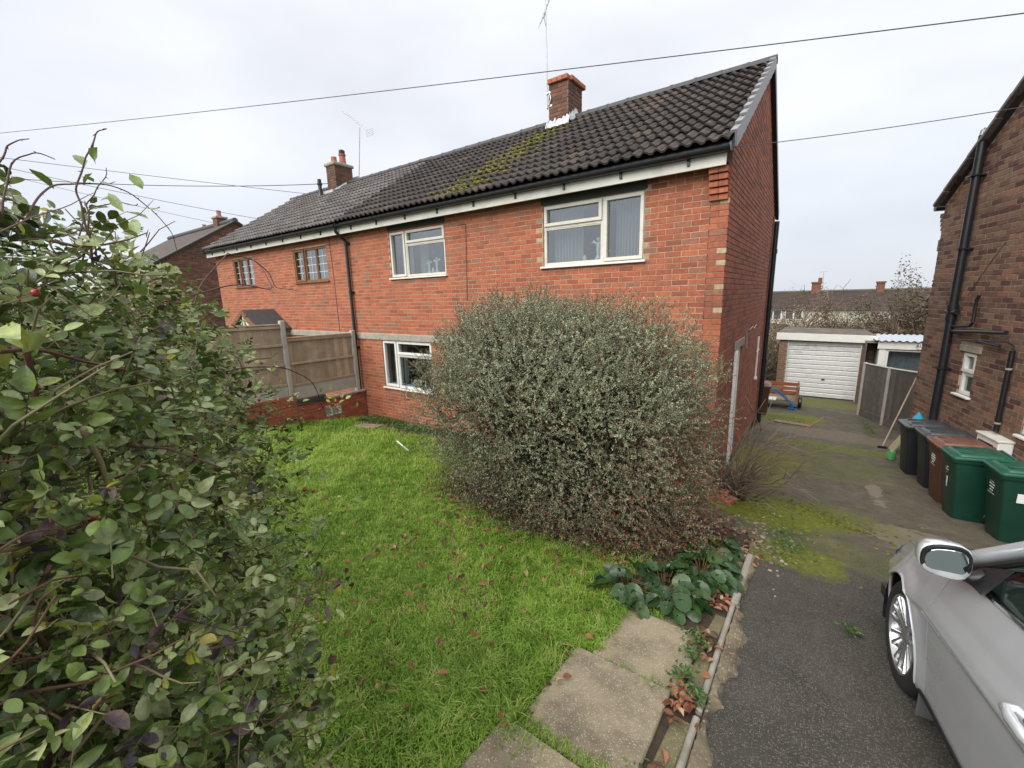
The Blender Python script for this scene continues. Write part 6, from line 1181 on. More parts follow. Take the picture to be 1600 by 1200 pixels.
# workshop with curtained window and corrugated roof
WSY = 17.3; wz = float(gz(WSY)); q = lambda u, v: onY(u, v, WSY)
WS = thing('workshop', 'white workshop beside the garage, grey curtain in its wide window', 'shed', (2.6, WSY, wz))
wx0 = q(1372, 560)[0]; wx1 = 4.6; wt = q(1380, 533)[2]; fb = q(1380, 545)[2]
mb = MB(); mb.ab((wx0, WSY, wz-.2), (wx0+.16, WSY+.12, fb)); mb.ab((wx0+.16, WSY, wz-.2), (wx1, WSY+.12, wz+.55)); mb.ab((wx0, WSY+.12, wz-.2), (wx0+.08, WSY+3.6, fb-.1)); mb.ab((wx1-.1, WSY, wz-.2), (wx1, WSY+3.6, fb-.1)); mb.ab((wx0, WSY+3.5, wz-.2), (wx1, WSY+3.6, fb-.1)); mb.build('wall', MT['wpaint'], WS)
OWs = np.array([0, WSY, 0.]); ww = window(WS, OWs, X1, -Y1, wx0+.16, wx1-.1, wz+.55, fb, [(0, 1, 0, 1, False)], 'upvc', 'glass_dark', room='dark_room', depth=1.2, fw=.07)
MT['greycurtain'] = rnd_mat('grey net curtain', [(0, (.26, .27, .28)), (1, (.4, .41, .42))], rough=.9, var=.3, scale=6, bmp=0, translucent=.3); curtain(ww, OWs, X1, -Y1, wx0+.24, wx1-.2, wz+.6, fb-.05, -.26, 22, .04, 4, 'greycurtain')
mb = MB(); mb.ab((wx0-.05, WSY-.03, fb), (wx1+.05, WSY-.003, wt), ch=.004); mb.build('fascia_board', MT['wpaint'], WS)
mb = MB(); n_ = 90; V = []; MT['corr'] = mat('pale corrugated sheet', (.46, .50, .55), .45, var=.15, scale=8)
for yy, zz in ((WSY-.12, wt+.02), (WSY+3.7, wt-.10)):
    for k in range(n_): x = wx0-.1+(wx1-wx0+.2)*k/(n_-1); V.append((x, yy, zz+.022*math.sin(k*1.35)))
mb.add(V, [(k, k+1, n_+k+1, n_+k) for k in range(n_-1)]); mb.build('corrugated_roof', MT['corr'], WS, smooth=True, angle=None)
def text_mesh(txt, size, mt, P, R, parent, name='lettering', depth=.002, bold=False):
    c = bpy.data.curves.new('t', 'FONT'); c.body = txt; c.size = size; c.extrude = depth; c.align_x = 'CENTER'; c.align_y = 'CENTER'
    if bold: c.offset = size*.02
    t = bpy.data.objects.new('t', c); link(t); dg = bpy.context.evaluated_depsgraph_get(); me = bpy.data.meshes.new_from_object(t.evaluated_get(dg)); bpy.data.objects.remove(t); me.name = name; me.materials.clear(); me.materials.append(mt); return inst(name, me, P, R, 1, parent)
sgn0, sgn1 = q(1433, 540)[0], q(1462, 540)[0]
sg = thing('name_board', 'small white name board with dark lettering on the workshop fascia', 'sign', ((sgn0+sgn1)/2, WSY-.035, fb+.02)); mb = MB(); mb.ab((sgn0, WSY-.05, fb+.02), (sgn1, WSY-.032, wt-.02), ch=.002); mb.build('board', MT['upvc'], sg)
MT['ink'] = mat('dark ink', (.03, .03, .03), .7); RX = np.stack([X1, Z1, -Y1], 1)
text_mesh('ALLEY CA', (wt-fb)*.5, MT['ink'], ((sgn0+sgn1)/2+.03, WSY-.053, (fb+wt)/2), RX, sg)
mb = MB(); mb.ab((sgn0+.01, WSY-.053, fb+.04), (sgn0+.018, WSY-.0505, wt-.04)); mb.ab((sgn0+.018, WSY-.053, fb+.04), (sgn0+.05, WSY-.0505, fb+.048)); mb.ab((sgn0+.018, WSY-.053, wt-.048), (sgn0+.05, WSY-.0505, wt-.04)); mb.build('border', MT['ink'], sg)
# grey fence between drive and workshop
GF = thing('grey_fence', 'weathered grey panel fence with concrete posts beside the garage', 'fence', (1.6, 14.6, float(gz(14.6)))); MT['greyboard'] = rnd_mat('weathered grey boards', [(0, (.085, .075, .062)), (1, (.15, .132, .108))], rough=.95, var=.3, scale=8, bmp=.4, bscale=40, stain=((.06, .07, .03), 2, .5, .7, .5))
pst = [G(1341, 649), G(1378, 664), None]; d_ = pst[1]-pst[0]; d_[2] = 0; d_ = unit(d_); pst = [pst[0], pst[1], pst[1]+d_*np.linalg.norm(pst[1]-pst[0])*1.05, pst[1]+d_*np.linalg.norm(pst[1]-pst[0])*2.1]
hts = [onY(1351, 566, pst[0][1])[2], onY(1393, 574, pst[1][1])[2], onY(1434, 581, pst[2][1])[2], onY(1434, 581, pst[2][1])[2]-.05]
for k in range(4):
    p_ = pst[k]; mb = MB(); mb.cbox((p_[0], p_[1], (gz(p_[1])-.1+hts[k])/2), (.085, .085, hts[k]-gz(p_[1])+.1), .012, np.array(Matrix.Rotation(math.atan2(-d_[0], d_[1]), 3, 'Z'))); mb.build('post', MT['post'], GF)
for k in range(3):
    p0, p1 = pst[k], pst[k+1]; nb = 9; rs = np.random.RandomState(k)
    for j in range(nb):
        f = (j+.5)/nb; c = p0+(p1-p0)*f; zt = hts[k]+(hts[k+1]-hts[k])*f-.04; zb = gz(c[1])+.20; mb = MB(); mb.cbox((c[0], c[1], (zt+zb)/2), (.014, np.linalg.norm((p1-p0)[:2])/nb+.004, zt-zb), .003, np.array(Matrix.Rotation(math.atan2(-d_[0], d_[1]), 3, 'Z')), rs.rand()); mb.build('board', MT['greyboard'], GF)
    a = p0.copy(); b_ = p1.copy(); a[2] = hts[k]-.03; b_[2] = hts[k+1]-.03; mb = MB(); mb.tube([a, b_], .028, 4); mb.build('capping', MT['post'], GF); a[2] = gz(a[1])+.1; b_[2] = gz(b_[1])+.1; dd = unit(b_-a); mb = MB(); mb.cbox((a+b_)/2, (.03, np.linalg.norm(b_-a), .22), .005, np.stack([np.cross(dd, Z1), dd, np.cross(np.cross(dd, Z1), dd)], 1)); mb.build('gravel_board', MT['greyboard'], GF)
# ---------------------------------------------------------------- wheelie bins
MT['bin_black'] = mat('black bin plastic', (.014, .016, .021), .42, var=.2, scale=6, bmp=.1); MT['bin_brown'] = mat('brown bin plastic', (.085, .036, .022), .45, var=.2, scale=6, bmp=.1); MT['bin_green'] = mat('green bin plastic', (.006, .042, .026), .42, var=.2, scale=6, bmp=.1); MT['lid_brown'] = mat('faded brown lid plastic', (.17, .075, .05), .4, var=.2, scale=8); MT['lid_green'] = mat('weathered green lid plastic', (.016, .095, .058), .35, var=.25, scale=8); MT['lid_black'] = mat('grey black lid plastic', (.055, .058, .065), .33, var=.2, scale=8)
MT['white_print'] = mat('white print', (.72, .73, .70), .6, var=.1, scale=30)
def rrect(w_, d_, r, z, x0=0, y0=0, n_=5):
    P = []
    for cx_, cy_, a0 in ((w_/2-r, d_/2-r, 0), (-w_/2+r, d_/2-r, 90), (-w_/2+r, -d_/2+r, 180), (w_/2-r, -d_/2+r, 270)):
        for k in range(n_): t = rad(a0+90*k/(n_-1)); P.append((x0+cx_+r*math.cos(t), y0+cy_+r*math.sin(t), z))
    return P
def wheelie_bin(name, label, body, lid, loc, rz, s_=1., group='wheelie bins along the brown house'):
    """local: front faces -x, width along y"""
    root = thing(name, label, 'wheelie bin', loc, rz, group); mb = MB(); W_, D_ = .46, .53
    mb.loft([rrect(D_*.72*s_, W_*.80*s_, .05, .0, .02), rrect(D_*.74*s_, W_*.82*s_, .05, .03, .02), rrect(D_*.86*s_, W_*.92*s_, .045, .55*s_, .008), rrect(D_*.95*s_, W_*.97*s_, .04, .80*s_, 0), rrect(D_*.96*s_, W_*.98*s_, .04, .86*s_, 0)]); mb.build('body', MT[body], root, True, True, 35)
    mb = MB(); mb.loft([rrect(D_*1.02*s_, W_*1.03*s_, .04, .825*s_), rrect(D_*1.05*s_, W_*1.05*s_, .04, .835*s_), rrect(D_*1.05*s_, W_*1.05*s_, .04, .865*s_), rrect(D_*1.0*s_, W_*1.0*s_, .04, .87*s_)]); mb.build('rim', MT[body], root, True, True, 35)
    lt = .04; rings = []
    for k, (sc_, z) in enumerate(((1.07, .868), (1.09, .874), (1.09, .893), (1.05, .905), (.86, .908), (.82, .925), (.78, .932))): rings.append([(x, y, zz+.028*(x/(D_*s_)+.5)) for x, y, zz in rrect(D_*sc_*s_, W_*sc_*s_, .045, z*s_)])
    mb = MB(); mb.loft(rings); ld = mb.build('lid', MT[lid], root, True, True, 30)
    for yy in (-.11, .11): mb = MB(); mb.cbox((-.12*s_, yy*s_, .948*s_), (.14, .035, .018), .006); mb.build('lid_rib', MT[lid], ld, True)
    mb = MB(); mb.tube([(D_*.50*s_, -W_*.42*s_, .915*s_), (D_*.58*s_, -W_*.42*s_, .93*s_), (D_*.58*s_, W_*.42*s_, .93*s_), (D_*.50*s_, W_*.42*s_, .915*s_)], .014, 8); mb.build('handle', MT[lid], root, True, True)
    for sy in (-1, 1):
        mb = MB(); mb.lathe([(.03, -.02), (.085, -.02), (.095, -.012), (.095, .012), (.085, .02), (.03, .02)], (D_*.36*s_, sy*W_*.40*s_, .09), 16, .5, 'y'); mb.build('wheel', MT['blackpl'], root, True, True)
    return root
wz_ = TH*.55
def bin_at(u, v, name, label, body, lid, s_=1., dy=0, rz=None):
    """u,v: pixel of the near front bottom corner"""
    p_ = G(u, v); r_ = wz_ if rz is None else rz; off = np.array([math.cos(r_)*.20-math.sin(r_)*.19, math.sin(r_)*.20+math.cos(r_)*.19, 0])*s_; p_ = p_+off; return wheelie_bin(name, label, body, lid, (p_[0], p_[1]+dy, float(gz(p_[1]+dy))-.01), r_, s_)
B1 = bin_at(1412, 741, 'wheelie_bin', 'black wheelie bin at the far end of the row', 'bin_black', 'lid_black')
B2 = bin_at(1440, 762, 'wheelie_bin', 'second black wheelie bin, tucked behind the brown one', 'bin_black', 'lid_black')
B3 = bin_at(1460, 785, 'wheelie_bin', 'brown wheelie bin in the middle of the row', 'bin_brown', 'lid_brown')
B4 = bin_at(1483, 810, 'wheelie_bin', 'green wheelie bin marked with a white number 1', 'bin_green', 'lid_green')
B5 = bin_at(1555, 846, 'wheelie_bin', 'nearest green wheelie bin beside the silver car', 'bin_green', 'lid_green')
def on_bin(root, txt, y, z, size, bold=False, x=None):
    M = ROOTM[root.name]; f = -.228-(z-.5)*.035; R_ = np.array(M.to_3x3()) @ np.stack([-Y1, unit(np.array([-.085, 0, 1.])), unit(np.array([-1., 0, -.085]))], 1); P = np.array(M @ Vector((f if x is None else x, y, z))); return text_mesh(txt, size, MT['white_print'], P, R_, root, 'marking', .0015, bold)
on_bin(B4, '1', .0, .48, .20, True)
def word_bars(root, rows, y, z, h=.016):      # print too small to read in the photograph: word-shaped bars
    M = ROOTM[root.name]; R_ = np.array(M.to_3x3()); mb = MB()
    for k, row in enumerate(rows):
        yy = y+sum(row)/2+.006*len(row); zz = z-k*.036; f = -.2315-(zz-.5)*.035
        for wl in row: mb.cbox(np.array(M @ Vector((f, yy-wl/2, zz))), (.002, wl, h if k < len(rows)-1 else .006), .0006, R_); yy -= wl+.012
    mb.build('marking', MT['white_print'], root)
word_bars(B4, [(.04, .03), (.05,), (.03, .04), (.02,)], .02, .72, .011); word_bars(B5, [(.05, .03), (.02, .03, .02), (.06, .05), (.10,), (.03, .03), (.15,)], .03, .74, .014); word_bars(B3, [(.07,), (.13,), (.15,), (.13,), (.07,), (.16,)], .0, .73, .020)
on_bin(B2, '|BIN', -.02, .74, .10, True)
M_ = ROOTM[B5.name]; mb = MB(); mb.cbox((-.06, -.225, .62), (.12, .004, .11), .001); o = mb.build('sticker', MT['white_print'], B5, True)
p_ = G(1198, 649); wheelie_bin('wheelie_bin', 'brown wheelie bin behind the corner of the red brick gable', 'bin_brown', 'lid_brown', (p_[0]-.22, p_[1]+.2, float(gz(p_[1]+.2))-.01), rad(95), 1.0, None)
# things leaning by the black bin
p_ = G(1378, 700); q_ = onY(1432, 590, p_[1]+.55)
HO = thing('garden_hoe', 'long-handled hoe leaning against the grey fence', 'hoe', p_); mb = MB(); mb.tube([p_+Z1*.03, q_], .014, 8); mb.build('handle', MT['fence'], HO, smooth=True); mb = MB(); mb.cbox(p_+np.array([0, -.03, .03]), (.16, .03, .05), .004); mb.build('blade', MT['blackpl'], HO)
p_ = G(1385, 706); MT['mdf'] = mat('pale chipboard', (.40, .33, .20), .8, var=.1); mb = MB(); mb.cbox((p_[0]+.2, p_[1]+.12, p_[2]+.27), (.02, .40, .56), .003, np.array(Matrix.Rotation(rad(28), 3, 'Y') @ Matrix.Rotation(rad(-8), 3, 'X'))); o = mb.build('chipboard_offcut', MT['mdf']); tag(o, 'pale chipboard offcut leaning behind the far black bin', 'board')
def bag(name, label, P, s_, col, seed, mtn):
    rs = np.random.RandomState(seed); MT[mtn] = mat(mtn, col, .35, var=.25, scale=14); mb = MB(); rings = []
    for k in range(9):
        f = k/8; r = .05+.95*(1-f**3)**.6*(.75+.25*f); rings.append([(P[0]+s_[0]*r*math.cos(t)*(1+.22*rs.randn()), P[1]+s_[1]*r*math.sin(t)*(1+.22*rs.randn()), P[2]+s_[2]*f) for t in np.linspace(0, 6.283, 14, endpoint=False)])
    mb.loft(rings); o = mb.build(name, MT[mtn], smooth=True, angle=50); tag(o, label, 'bag')
p_ = G(1394, 720); bag('carrier_bag', 'crumpled green carrier bag beside the far black bin', p_+np.array([-.02, .05, .02]), (.08, .07, .2), (.12, .34, .12), 1, 'green bag plastic')
p_ = onY(1433, 648, 10.35); bag('plastic_sack', 'bright blue plastic sack behind the black bins', np.array([p_[0]+.02, 10.35, float(gz(10.35))]), (.17, .16, float(p_[2]-gz(10.35))+.05), (.03, .36, .55), 2, 'blue bag plastic')
# wooden trailer with blue rope
c = G(1238, 640); cz = float(gz(c[1])); TR = thing('box_trailer', 'small wooden box trailer tied with blue rope by the garage', 'trailer', (c[0]-.35, c[1]+.4, cz)); tx0, tx1, ty0, ty1 = c[0]-.95, c[0]+.12, c[1]+.0, c[1]+.85
MT['oldply'] = mat('weathered plywood', (.26, .20, .13), .9, var=.35, scale=6, dirt=((.30, .10, .04), 3, .5, .6)); MT['redply'] = mat('orange stained plywood', (.30, .09, .035), .8, var=.3, scale=5)
mb = MB(); mb.ab((tx0, ty0, cz+.24), (tx1, ty1, cz+.28)); mb.build('deck', MT['oldply'], TR)
for k in range(3): mb = MB(); mb.ab((tx0, ty1-.03, cz+.30+.14*k), (tx1, ty1, cz+.42+.14*k), ch=.004); mb.build('plank', MT['redply' if k != 1 else 'oldply'], TR)
for k in range(3): mb = MB(); mb.ab((tx1-.03, ty0, cz+.30+.14*k), (tx1, ty1-.03, cz+.42+.14*k), ch=.004); mb.build('plank', MT['oldply'], TR)
for x, y in ((tx1-.05, ty0+.03), (tx1-.05, ty1-.05), (tx0+.05, ty1-.05)): mb = MB(); mb.ab((x-.025, y-.025, cz+.28), (x+.025, y+.025, cz+.74), ch=.004); mb.build('corner_post', MT['oldply'], TR)
for x in (tx0+.1, tx1+.05): mb = MB(); mb.lathe([(.05, -.05), (.15, -.05), (.18, -.03), (.18, .03), (.15, .05), (.05, .05)], (x, (ty0+ty1)/2-.1, cz+.18), 18, .5, 'x'); mb.build('wheel', MT['blackpl'], TR, smooth=True)
mb = MB(); mb.ab((tx0+.05, ty0-.2, cz+.285), (tx0+.5, ty0+.2, cz+.31), ch=.004); mb.build('tail_board', MT['wpaint'], TR)
MT['rope'] = mat('blue rope', (.03, .16, .36), .7, var=.3, scale=40); RP = [(tx0+.15, ty0+.05, cz+.62), (tx0+.45, ty0-.03, cz+.60), (tx0+.68, ty0-.05, cz+.42), (tx0+.85, ty0-.07, cz+.25), (tx0+.98, ty0-.08, cz+.12), (tx0+.85, ty0-.1, cz+.05), (tx0+1.05, ty0-.1, cz+.03)]
mb = MB(); rs = np.random.RandomState(3)
for k in range(6): P = np.array(RP)+.025*rs.randn(7, 3); P[:, 2] = np.maximum(P[:, 2], cz+.015); mb.tube(P, .012, 6)
mb.build('rope', MT['rope'], TR, smooth=True)
# planks, bricks, litter
c = G(1238, 663); mb = MB(); mb.cbox(c+np.array([0, 0, .03]), (.85, .16, .03), .004, np.array(Matrix.Rotation(rad(-9), 3, 'Z'))); o = mb.build('loose_plank', MT['oldply']); tag(o, 'weathered plank lying across the drive', 'plank')
c = G(630, 700); mb = MB(); mb.cbox(c+np.array([0, 0, .035]), (.7, .028, .02), .004, np.array(Matrix.Rotation(rad(-22), 3, 'Z'))); o = mb.build('white_batten', MT['wpaint']); tag(o, 'thin white batten lying on the lawn near the wall', 'batten')
c = G(1128, 783)
for k, (dx_, dy_, dz_, rz_, lab) in enumerate(((-.02, .12, .0, 10, 'loose orange brick lying behind the other bricks beside the shrub'), (.10, -.03, .0, 72, 'perforated orange brick nearest the drive beside the shrub'), (-.08, -.05, .0, 20, 'loose orange brick half under the shrub'), (-.04, .10, .067, -5, 'orange brick on top of the small brick heap'))):
    P = c+np.array([dx_, dy_, dz_]); root = thing('loose_brick', lab, 'brick', (P[0], P[1], float(gz(P[1]))+.006+dz_), rad(rz_), 'loose bricks beside the shrub'); mb = MB(); mb.cbox((0, 0, .0325), (.215, .102, .065), .005); mb.build('brick_body', MT['terracotta'], root, True)
    mb = MB()
    for i in range(3): mb.disc((-.06+.06*i, 0, .0655), (0, 0, 1), .016, .003, 10)
    mb.build('hole', MT['soil'], root, True)
c = G(1075, 1098); LP = thing('litter_packet', 'pink and white crisp packet among the leaves by the kerb', 'packet', c+Z1*.03, rad(20)); MT['pink'] = mat('pink foil', (.55, .06, .14), .3); mb = MB(); V = [(x, y, .012*math.sin(9*x*10+y*40)) for y in (0, .022, .045) for x in np.linspace(-.035, .035, 7)]; mb.add(V, [(j*7+i, j*7+i+1, j*7+i+8, j*7+i+7) for j in range(2) for i in range(6)]); mb.build('white_half', MT['china'], LP, True); mb = MB(); V = [(x, y, .012*math.sin(9*x*10+y*40)) for y in (.045, .065, .085) for x in np.linspace(-.035, .035, 7)]; mb.add(V, [(j*7+i, j*7+i+1, j*7+i+8, j*7+i+7) for j in range(2) for i in range(6)]); mb.build('pink_half', MT['pink'], LP, True)
# ---------------------------------------------------------------- far terrace
FTY = 60.; tzb = float(gz(FTY)); ft = lambda u, v: onY(u, v, FTY)
T_ = thing('far_terrace', 'long terrace with brown roof and white walls far behind the thicket', 'house', (4, FTY, tzb)); rz_ = ft(1300, 454.5)[2]; ez_ = ft(1300, 482)[2]; MT['render'] = mat('cream render', (.50, .47, .38), .9, var=.12, scale=.6); MT['farroof'] = mat('brown far roof', (.065, .045, .038), .85, var=.35, scale=.9, st=(1, 1, 6), dirt=((.07, .07, .03), .5, .55, .75))
fx0, fx1 = -26, 42; mb = MB(); mb.ab((fx0, FTY+.3, tzb-.5), (fx1, FTY+8, ez_)); mb.build('wall', MT['render'], T_)
mb = MB(); mb.add([(fx0-.3, FTY-.1, ez_-.15), (fx1, FTY-.1, ez_-.15), (fx1, FTY+4.2, rz_), (fx0-.3, FTY+4.2, rz_), (fx0-.3, FTY+8.5, ez_-.1), (fx1, FTY+8.5, ez_-.1)], [(0, 1, 2, 3), (3, 2, 5, 4)]); fr_ = mb.build('roof', MT['farroof'], T_)
for i in range(14): f = (i+1)/15; mb = MB(); mb.ab((fx0-.3, FTY-.1+4.3*f-.02, ez_-.15+(rz_-ez_+.15)*f+.01), (fx1, FTY-.1+4.3*f+.02, ez_-.15+(rz_-ez_+.15)*f+.05)); mb.build('tile_course', MT['farroof'], fr_)
for u0, u1, vt, pots in ((1269, 1284, 441, 1), (1371, 1383, 440, 0), (1460, 1474, 438, 0)):
    a, b_ = onY(u0, vt, FTY+4.2), onY(u1, vt, FTY+4.2); mb = MB(); mb.ab((a[0], FTY+3.6, ez_), (b_[0], FTY+4.8, a[2])); mb.ab((a[0]-.08, FTY+3.5, a[2]-.15), (b_[0]+.08, FTY+4.9, a[2]+.02)); cc = mb.build('chimney', MT['brick_far'], fr_)
    if pots: mb = MB(); mb.tube([((a[0]+b_[0])/2+.3, FTY+4.2, a[2]), ((a[0]+b_[0])/2+.3, FTY+4.2, a[2]+.5)], .2, 8)
    if pots: mb.build('chimney_pot', MT['brick_far'], fr_)
for u, v in ((1208, 492), (1240, 492), (1200, 510), (1222, 512)):
    a = onY(u, v, FTY+.3); mb = MB(); mb.ab((a[0]-.9, FTY+.2, a[2]-.55), (a[0]+.9, FTY+.31, a[2]+.55)); wf_ = mb.build('window', MT['upvc'], T_); mb = MB()
    for k in (-1, 1): mb.ab((a[0]+k*.42-.34, FTY+.17, a[2]-.45), (a[0]+k*.42+.34, FTY+.195, a[2]+.45))
    mb.build('pane', MT['ridge'], wf_)
am = onY(1286, 452, FTY+4.2); A3 = thing('tv_aerial', 'tiny television aerial on the distant terrace chimney', 'aerial', am); mb = MB(); t_ = onY(1287, 425, FTY+4.2); mb.tube([am-Z1*.5, t_], .03, 5); mb.tube([t_-X1*.45, t_+X1*.4+Z1*.1], .02, 4); mb.build('mast', MT['alu'], A3)
# ================================================================== THE SILVER CAR
MT['paint'] = mat('silver metallic paint', (.78, .805, .84), .22, metal=.5, var=.03, scale=3, coat=1.0); MT['carblack'] = mat('black car trim', (.012, .012, .013), .4); MT['tyre'] = mat('tyre rubber', (.018, .018, .018), .8, var=.2, scale=30); MT['alloy'] = mat('silver alloy', (.55, .56, .57), .25, metal=.85, var=.05); MT['chrome'] = mat('bright trim', (.65, .66, .68), .12, metal=1); MT['grey_pl'] = mat('grey plastic', (.10, .10, .105), .6); MT['seat'] = mat('dark seat cloth', (.028, .03, .032), .9); MT['mirror'] = mat('mirror glass', (.42, .48, .50), .02, metal=1, var=0); MT['lamp'] = mat('clear lamp', (.6, .62, .64), .1, metal=.4)
CYAW, CPIT = rad(6.1), rad(-7.6)
CAR = thing('parked_car', 'silver hatchback parked on the drive at the right edge', 'car', (1.49, 3.262, float(gz(3.26))), CYAW, None, CPIT)
CMt = ROOTM[CAR.name]; RW = .325; WB = -2.75
hw = lambda y: np.interp(y, [-3.75, -3.5, -3.0, -2.2, -1, -.3, .2, .55, .8, .92], [.62, .80, .88, .92, .93, .925, .90, .84, .74, .60])
belt = lambda y: np.interp(y, [-3.75, -3.0, -2, -1, -.4, .1, .5, .8, .92], [1.02, 1.05, 1.03, .995, .955, .855, .755, .67, .63])
def side_pt(y, t):
    """t 0 sill .. 1 belt line; returns half width and height"""
    h, b_ = hw(y), belt(y); z = np.interp(t, [0, .12, .35, .60, .72, .88, 1], [.19, .27, .46, .64, .72, .85, 1.0]); z = .19+(z-.19)/(.81)*(b_-.19)
    x = h-np.interp(t, [0, .06, .14, .35, .55, .69, .72, .78, .90, 1], [.10, .045, .034, .026, .016, .012, .0, .010, .048, .095])
    for yc in (0., WB):      # flared arches
        d = math.hypot(y-yc, z-RW); x += .014*math.exp(-((d-.37)/.07)**2)*(z < .75)
    return x, z
def side_panel(name, y0, y1, t0=0., t1=1., gap=.004, arch=(0., WB), fine=.02, mt='paint', sgs=(-1, 1)):
    obs = []
    for sg_ in sgs:
        n_ = max(3, int((y1-y0)/fine)); ysv = np.linspace(y0+gap, y1-gap, n_); ts = np.linspace(t0, t1, 46); V = np.zeros((n_, 46, 3))
        for i, y in enumerate(ysv):
            for j, t in enumerate(ts): x, z = side_pt(y, t); V[i, j] = (sg_*x, y, z)
        Ra = .365; keep = np.ones((n_-1, 45), bool)
        for yc in arch:
            d = np.hypot(V[:, :, 1]-yc, V[:, :, 2]-RW); ins = d < Ra
            if not ins.any(): continue
            keep &= ~(ins[:-1, :-1] & ins[1:, :-1] & ins[:-1, 1:] & ins[1:, 1:])
            k = Ra/np.maximum(d, 1e-4); V[:, :, 1] = np.where(ins & (d > Ra-.06), yc+(V[:, :, 1]-yc)*k, V[:, :, 1]); V[:, :, 2] = np.where(ins & (d > Ra-.06), RW+(V[:, :, 2]-RW)*k, V[:, :, 2])
            d2 = np.hypot(V[:, :, 1]-yc, V[:, :, 2]-RW); bad = d2 < Ra-.03; keep &= ~(bad[:-1, :-1] | bad[1:, :-1] | bad[:-1, 1:] | bad[1:, 1:])
        mb = MB(); Fs = []
        for i in range(n_-1):
            for j in range(45):
                if keep[i, j]: q = (i*46+j, (i+1)*46+j, (i+1)*46+j+1, i*46+j+1); Fs.append(q if sg_ > 0 else q[::-1])
        mb.add(V.reshape(-1, 3), Fs)
        for e_ in (0, n_-1):       # shut-line return edges
            E_ = V[e_]; I_ = E_.copy(); I_[:, 0] -= sg_*.03; I_[:, 1] += (.004 if e_ == 0 else -.004)
            dmin = min(np.hypot(E_[:, 1]-yc, E_[:, 2]-RW).min() for yc in (0., WB))
            if dmin > Ra: mb.loft([E_, I_], caps=False, closed=False)
        obs.append(mb.build(name, MT[mt], CAR, True, True, 50))
    return obs
wings = side_panel('front_wing', -.47, .92); fdoors = side_panel('front_door', -1.55, -.47, .10, arch=()); rdoors = side_panel('rear_door', -2.50, -1.55, .10); quarters = side_panel('rear_quarter', -3.75, -2.50)
side_panel('sill', -2.4, -.45, 0, .098, 0, arch=(0., WB))
for sg_ in (-1, 1): mb = MB(); mb.tube([(sg_*(side_pt(y, .10)[0]+.004), y, side_pt(y, .10)[1]) for y in np.linspace(-2.35, -.42, 30)], .010, 6); mb.build('sill_trim', MT['carblack'], CAR, True, True)
# wheel wells, floor
mb = MB(); mb.ab((-.80, -3.6, .22), (.80, .80, .30))
for yc in (0., WB):
    for sg_ in (-1, 1):
        t = np.linspace(-.25, math.pi+.25, 16); mb.loft([[(sg_*x, yc+.37*math.cos(a), RW+.37*math.sin(a)) for a in t] for x in (.885, .60)], caps=False, closed=False); mb.disc((sg_*.60, yc, RW), (1, 0, 0), .38, .01, 24)
mb.build('underbody', MT['carblack'], CAR, True)
# bonnet, nose and tail
def cross(name, ysv, fn, mt='paint', nx=25):
    mb = MB(); mb.loft([[fn(y, s_) for s_ in np.linspace(-1, 1, nx)] for y in ysv], caps=False, closed=False); return mb.build(name, MT[mt], CAR, True, True, 50)
def bon(y, s_):
    x1, z1 = side_pt(y, 1.0); c = np.interp(y, [-.45, .2, .7, .92], [.06, .05, .04, .02]); return (s_*(x1-.004), y, z1+c*(1-abs(s_)**2.4)+.012*math.exp(-((abs(s_)-.72)/.08)**2))
cross('bonnet', np.linspace(-.38, .86, 30), bon)
mb = MB(); rings = []
for t in np.linspace(0, 1, 26):
    rings.append([])
fr_y = lambda x: .92+.10*(1-(x/.62)**2)
mb.loft([[(x*k, fr_y(x)-d-.10*(abs(x)/.62)**4*0, z) for x in np.linspace(-.62, .62, 21)] for z, d, k in ((.20, .06, .95), (.26, .0, 1.0), (.38, -.03, 1.03), (.48, -.02, 1.03), (.56, .02, 1.0), (.60, .08, .99), (.625, .16, 1.06))], caps=False, closed=False); mb.build('front_bumper', MT['paint'], CAR, True, True)
mb = MB(); mb.loft([[(x*k, -3.75-.10*(1-(x/.66)**2)+d, z) for x in np.linspace(-.66, .66, 21)] for z, d, k in ((.22, .05, .95), (.35, 0, 1.0), (.6, -.02, 1.02), (.75, .0, 1.0), (1.02, .10, .95))], caps=False, closed=False); mb.build('rear_bumper', MT['paint'], CAR, True, True)
for sg_ in (-1, 1):
    mb = MB(); mb.loft([[(sg_*x, y, z) for x, y, z in r_] for r_ in ([(.50, .93, .50), (.74, .76, .52), (.80, .55, .60)], [(.50, .93, .56), (.75, .77, .60), (.815, .52, .67)], [(.50, .90, .60), (.72, .76, .64), (.80, .50, .695)])], caps=False, closed=False); mb.build('headlight', MT['lamp'], CAR, True, True)
    mb = MB(); mb.cbox((sg_*.78, -3.60, .85), (.10, .22, .30), .03); mb.build('tail_light', MT['berry'], CAR, True)
mb = MB(); mb.cbox((0, 1.02, .42), (.8, .04, .10), .01); mb.build('grille', MT['carblack'], CAR, True)
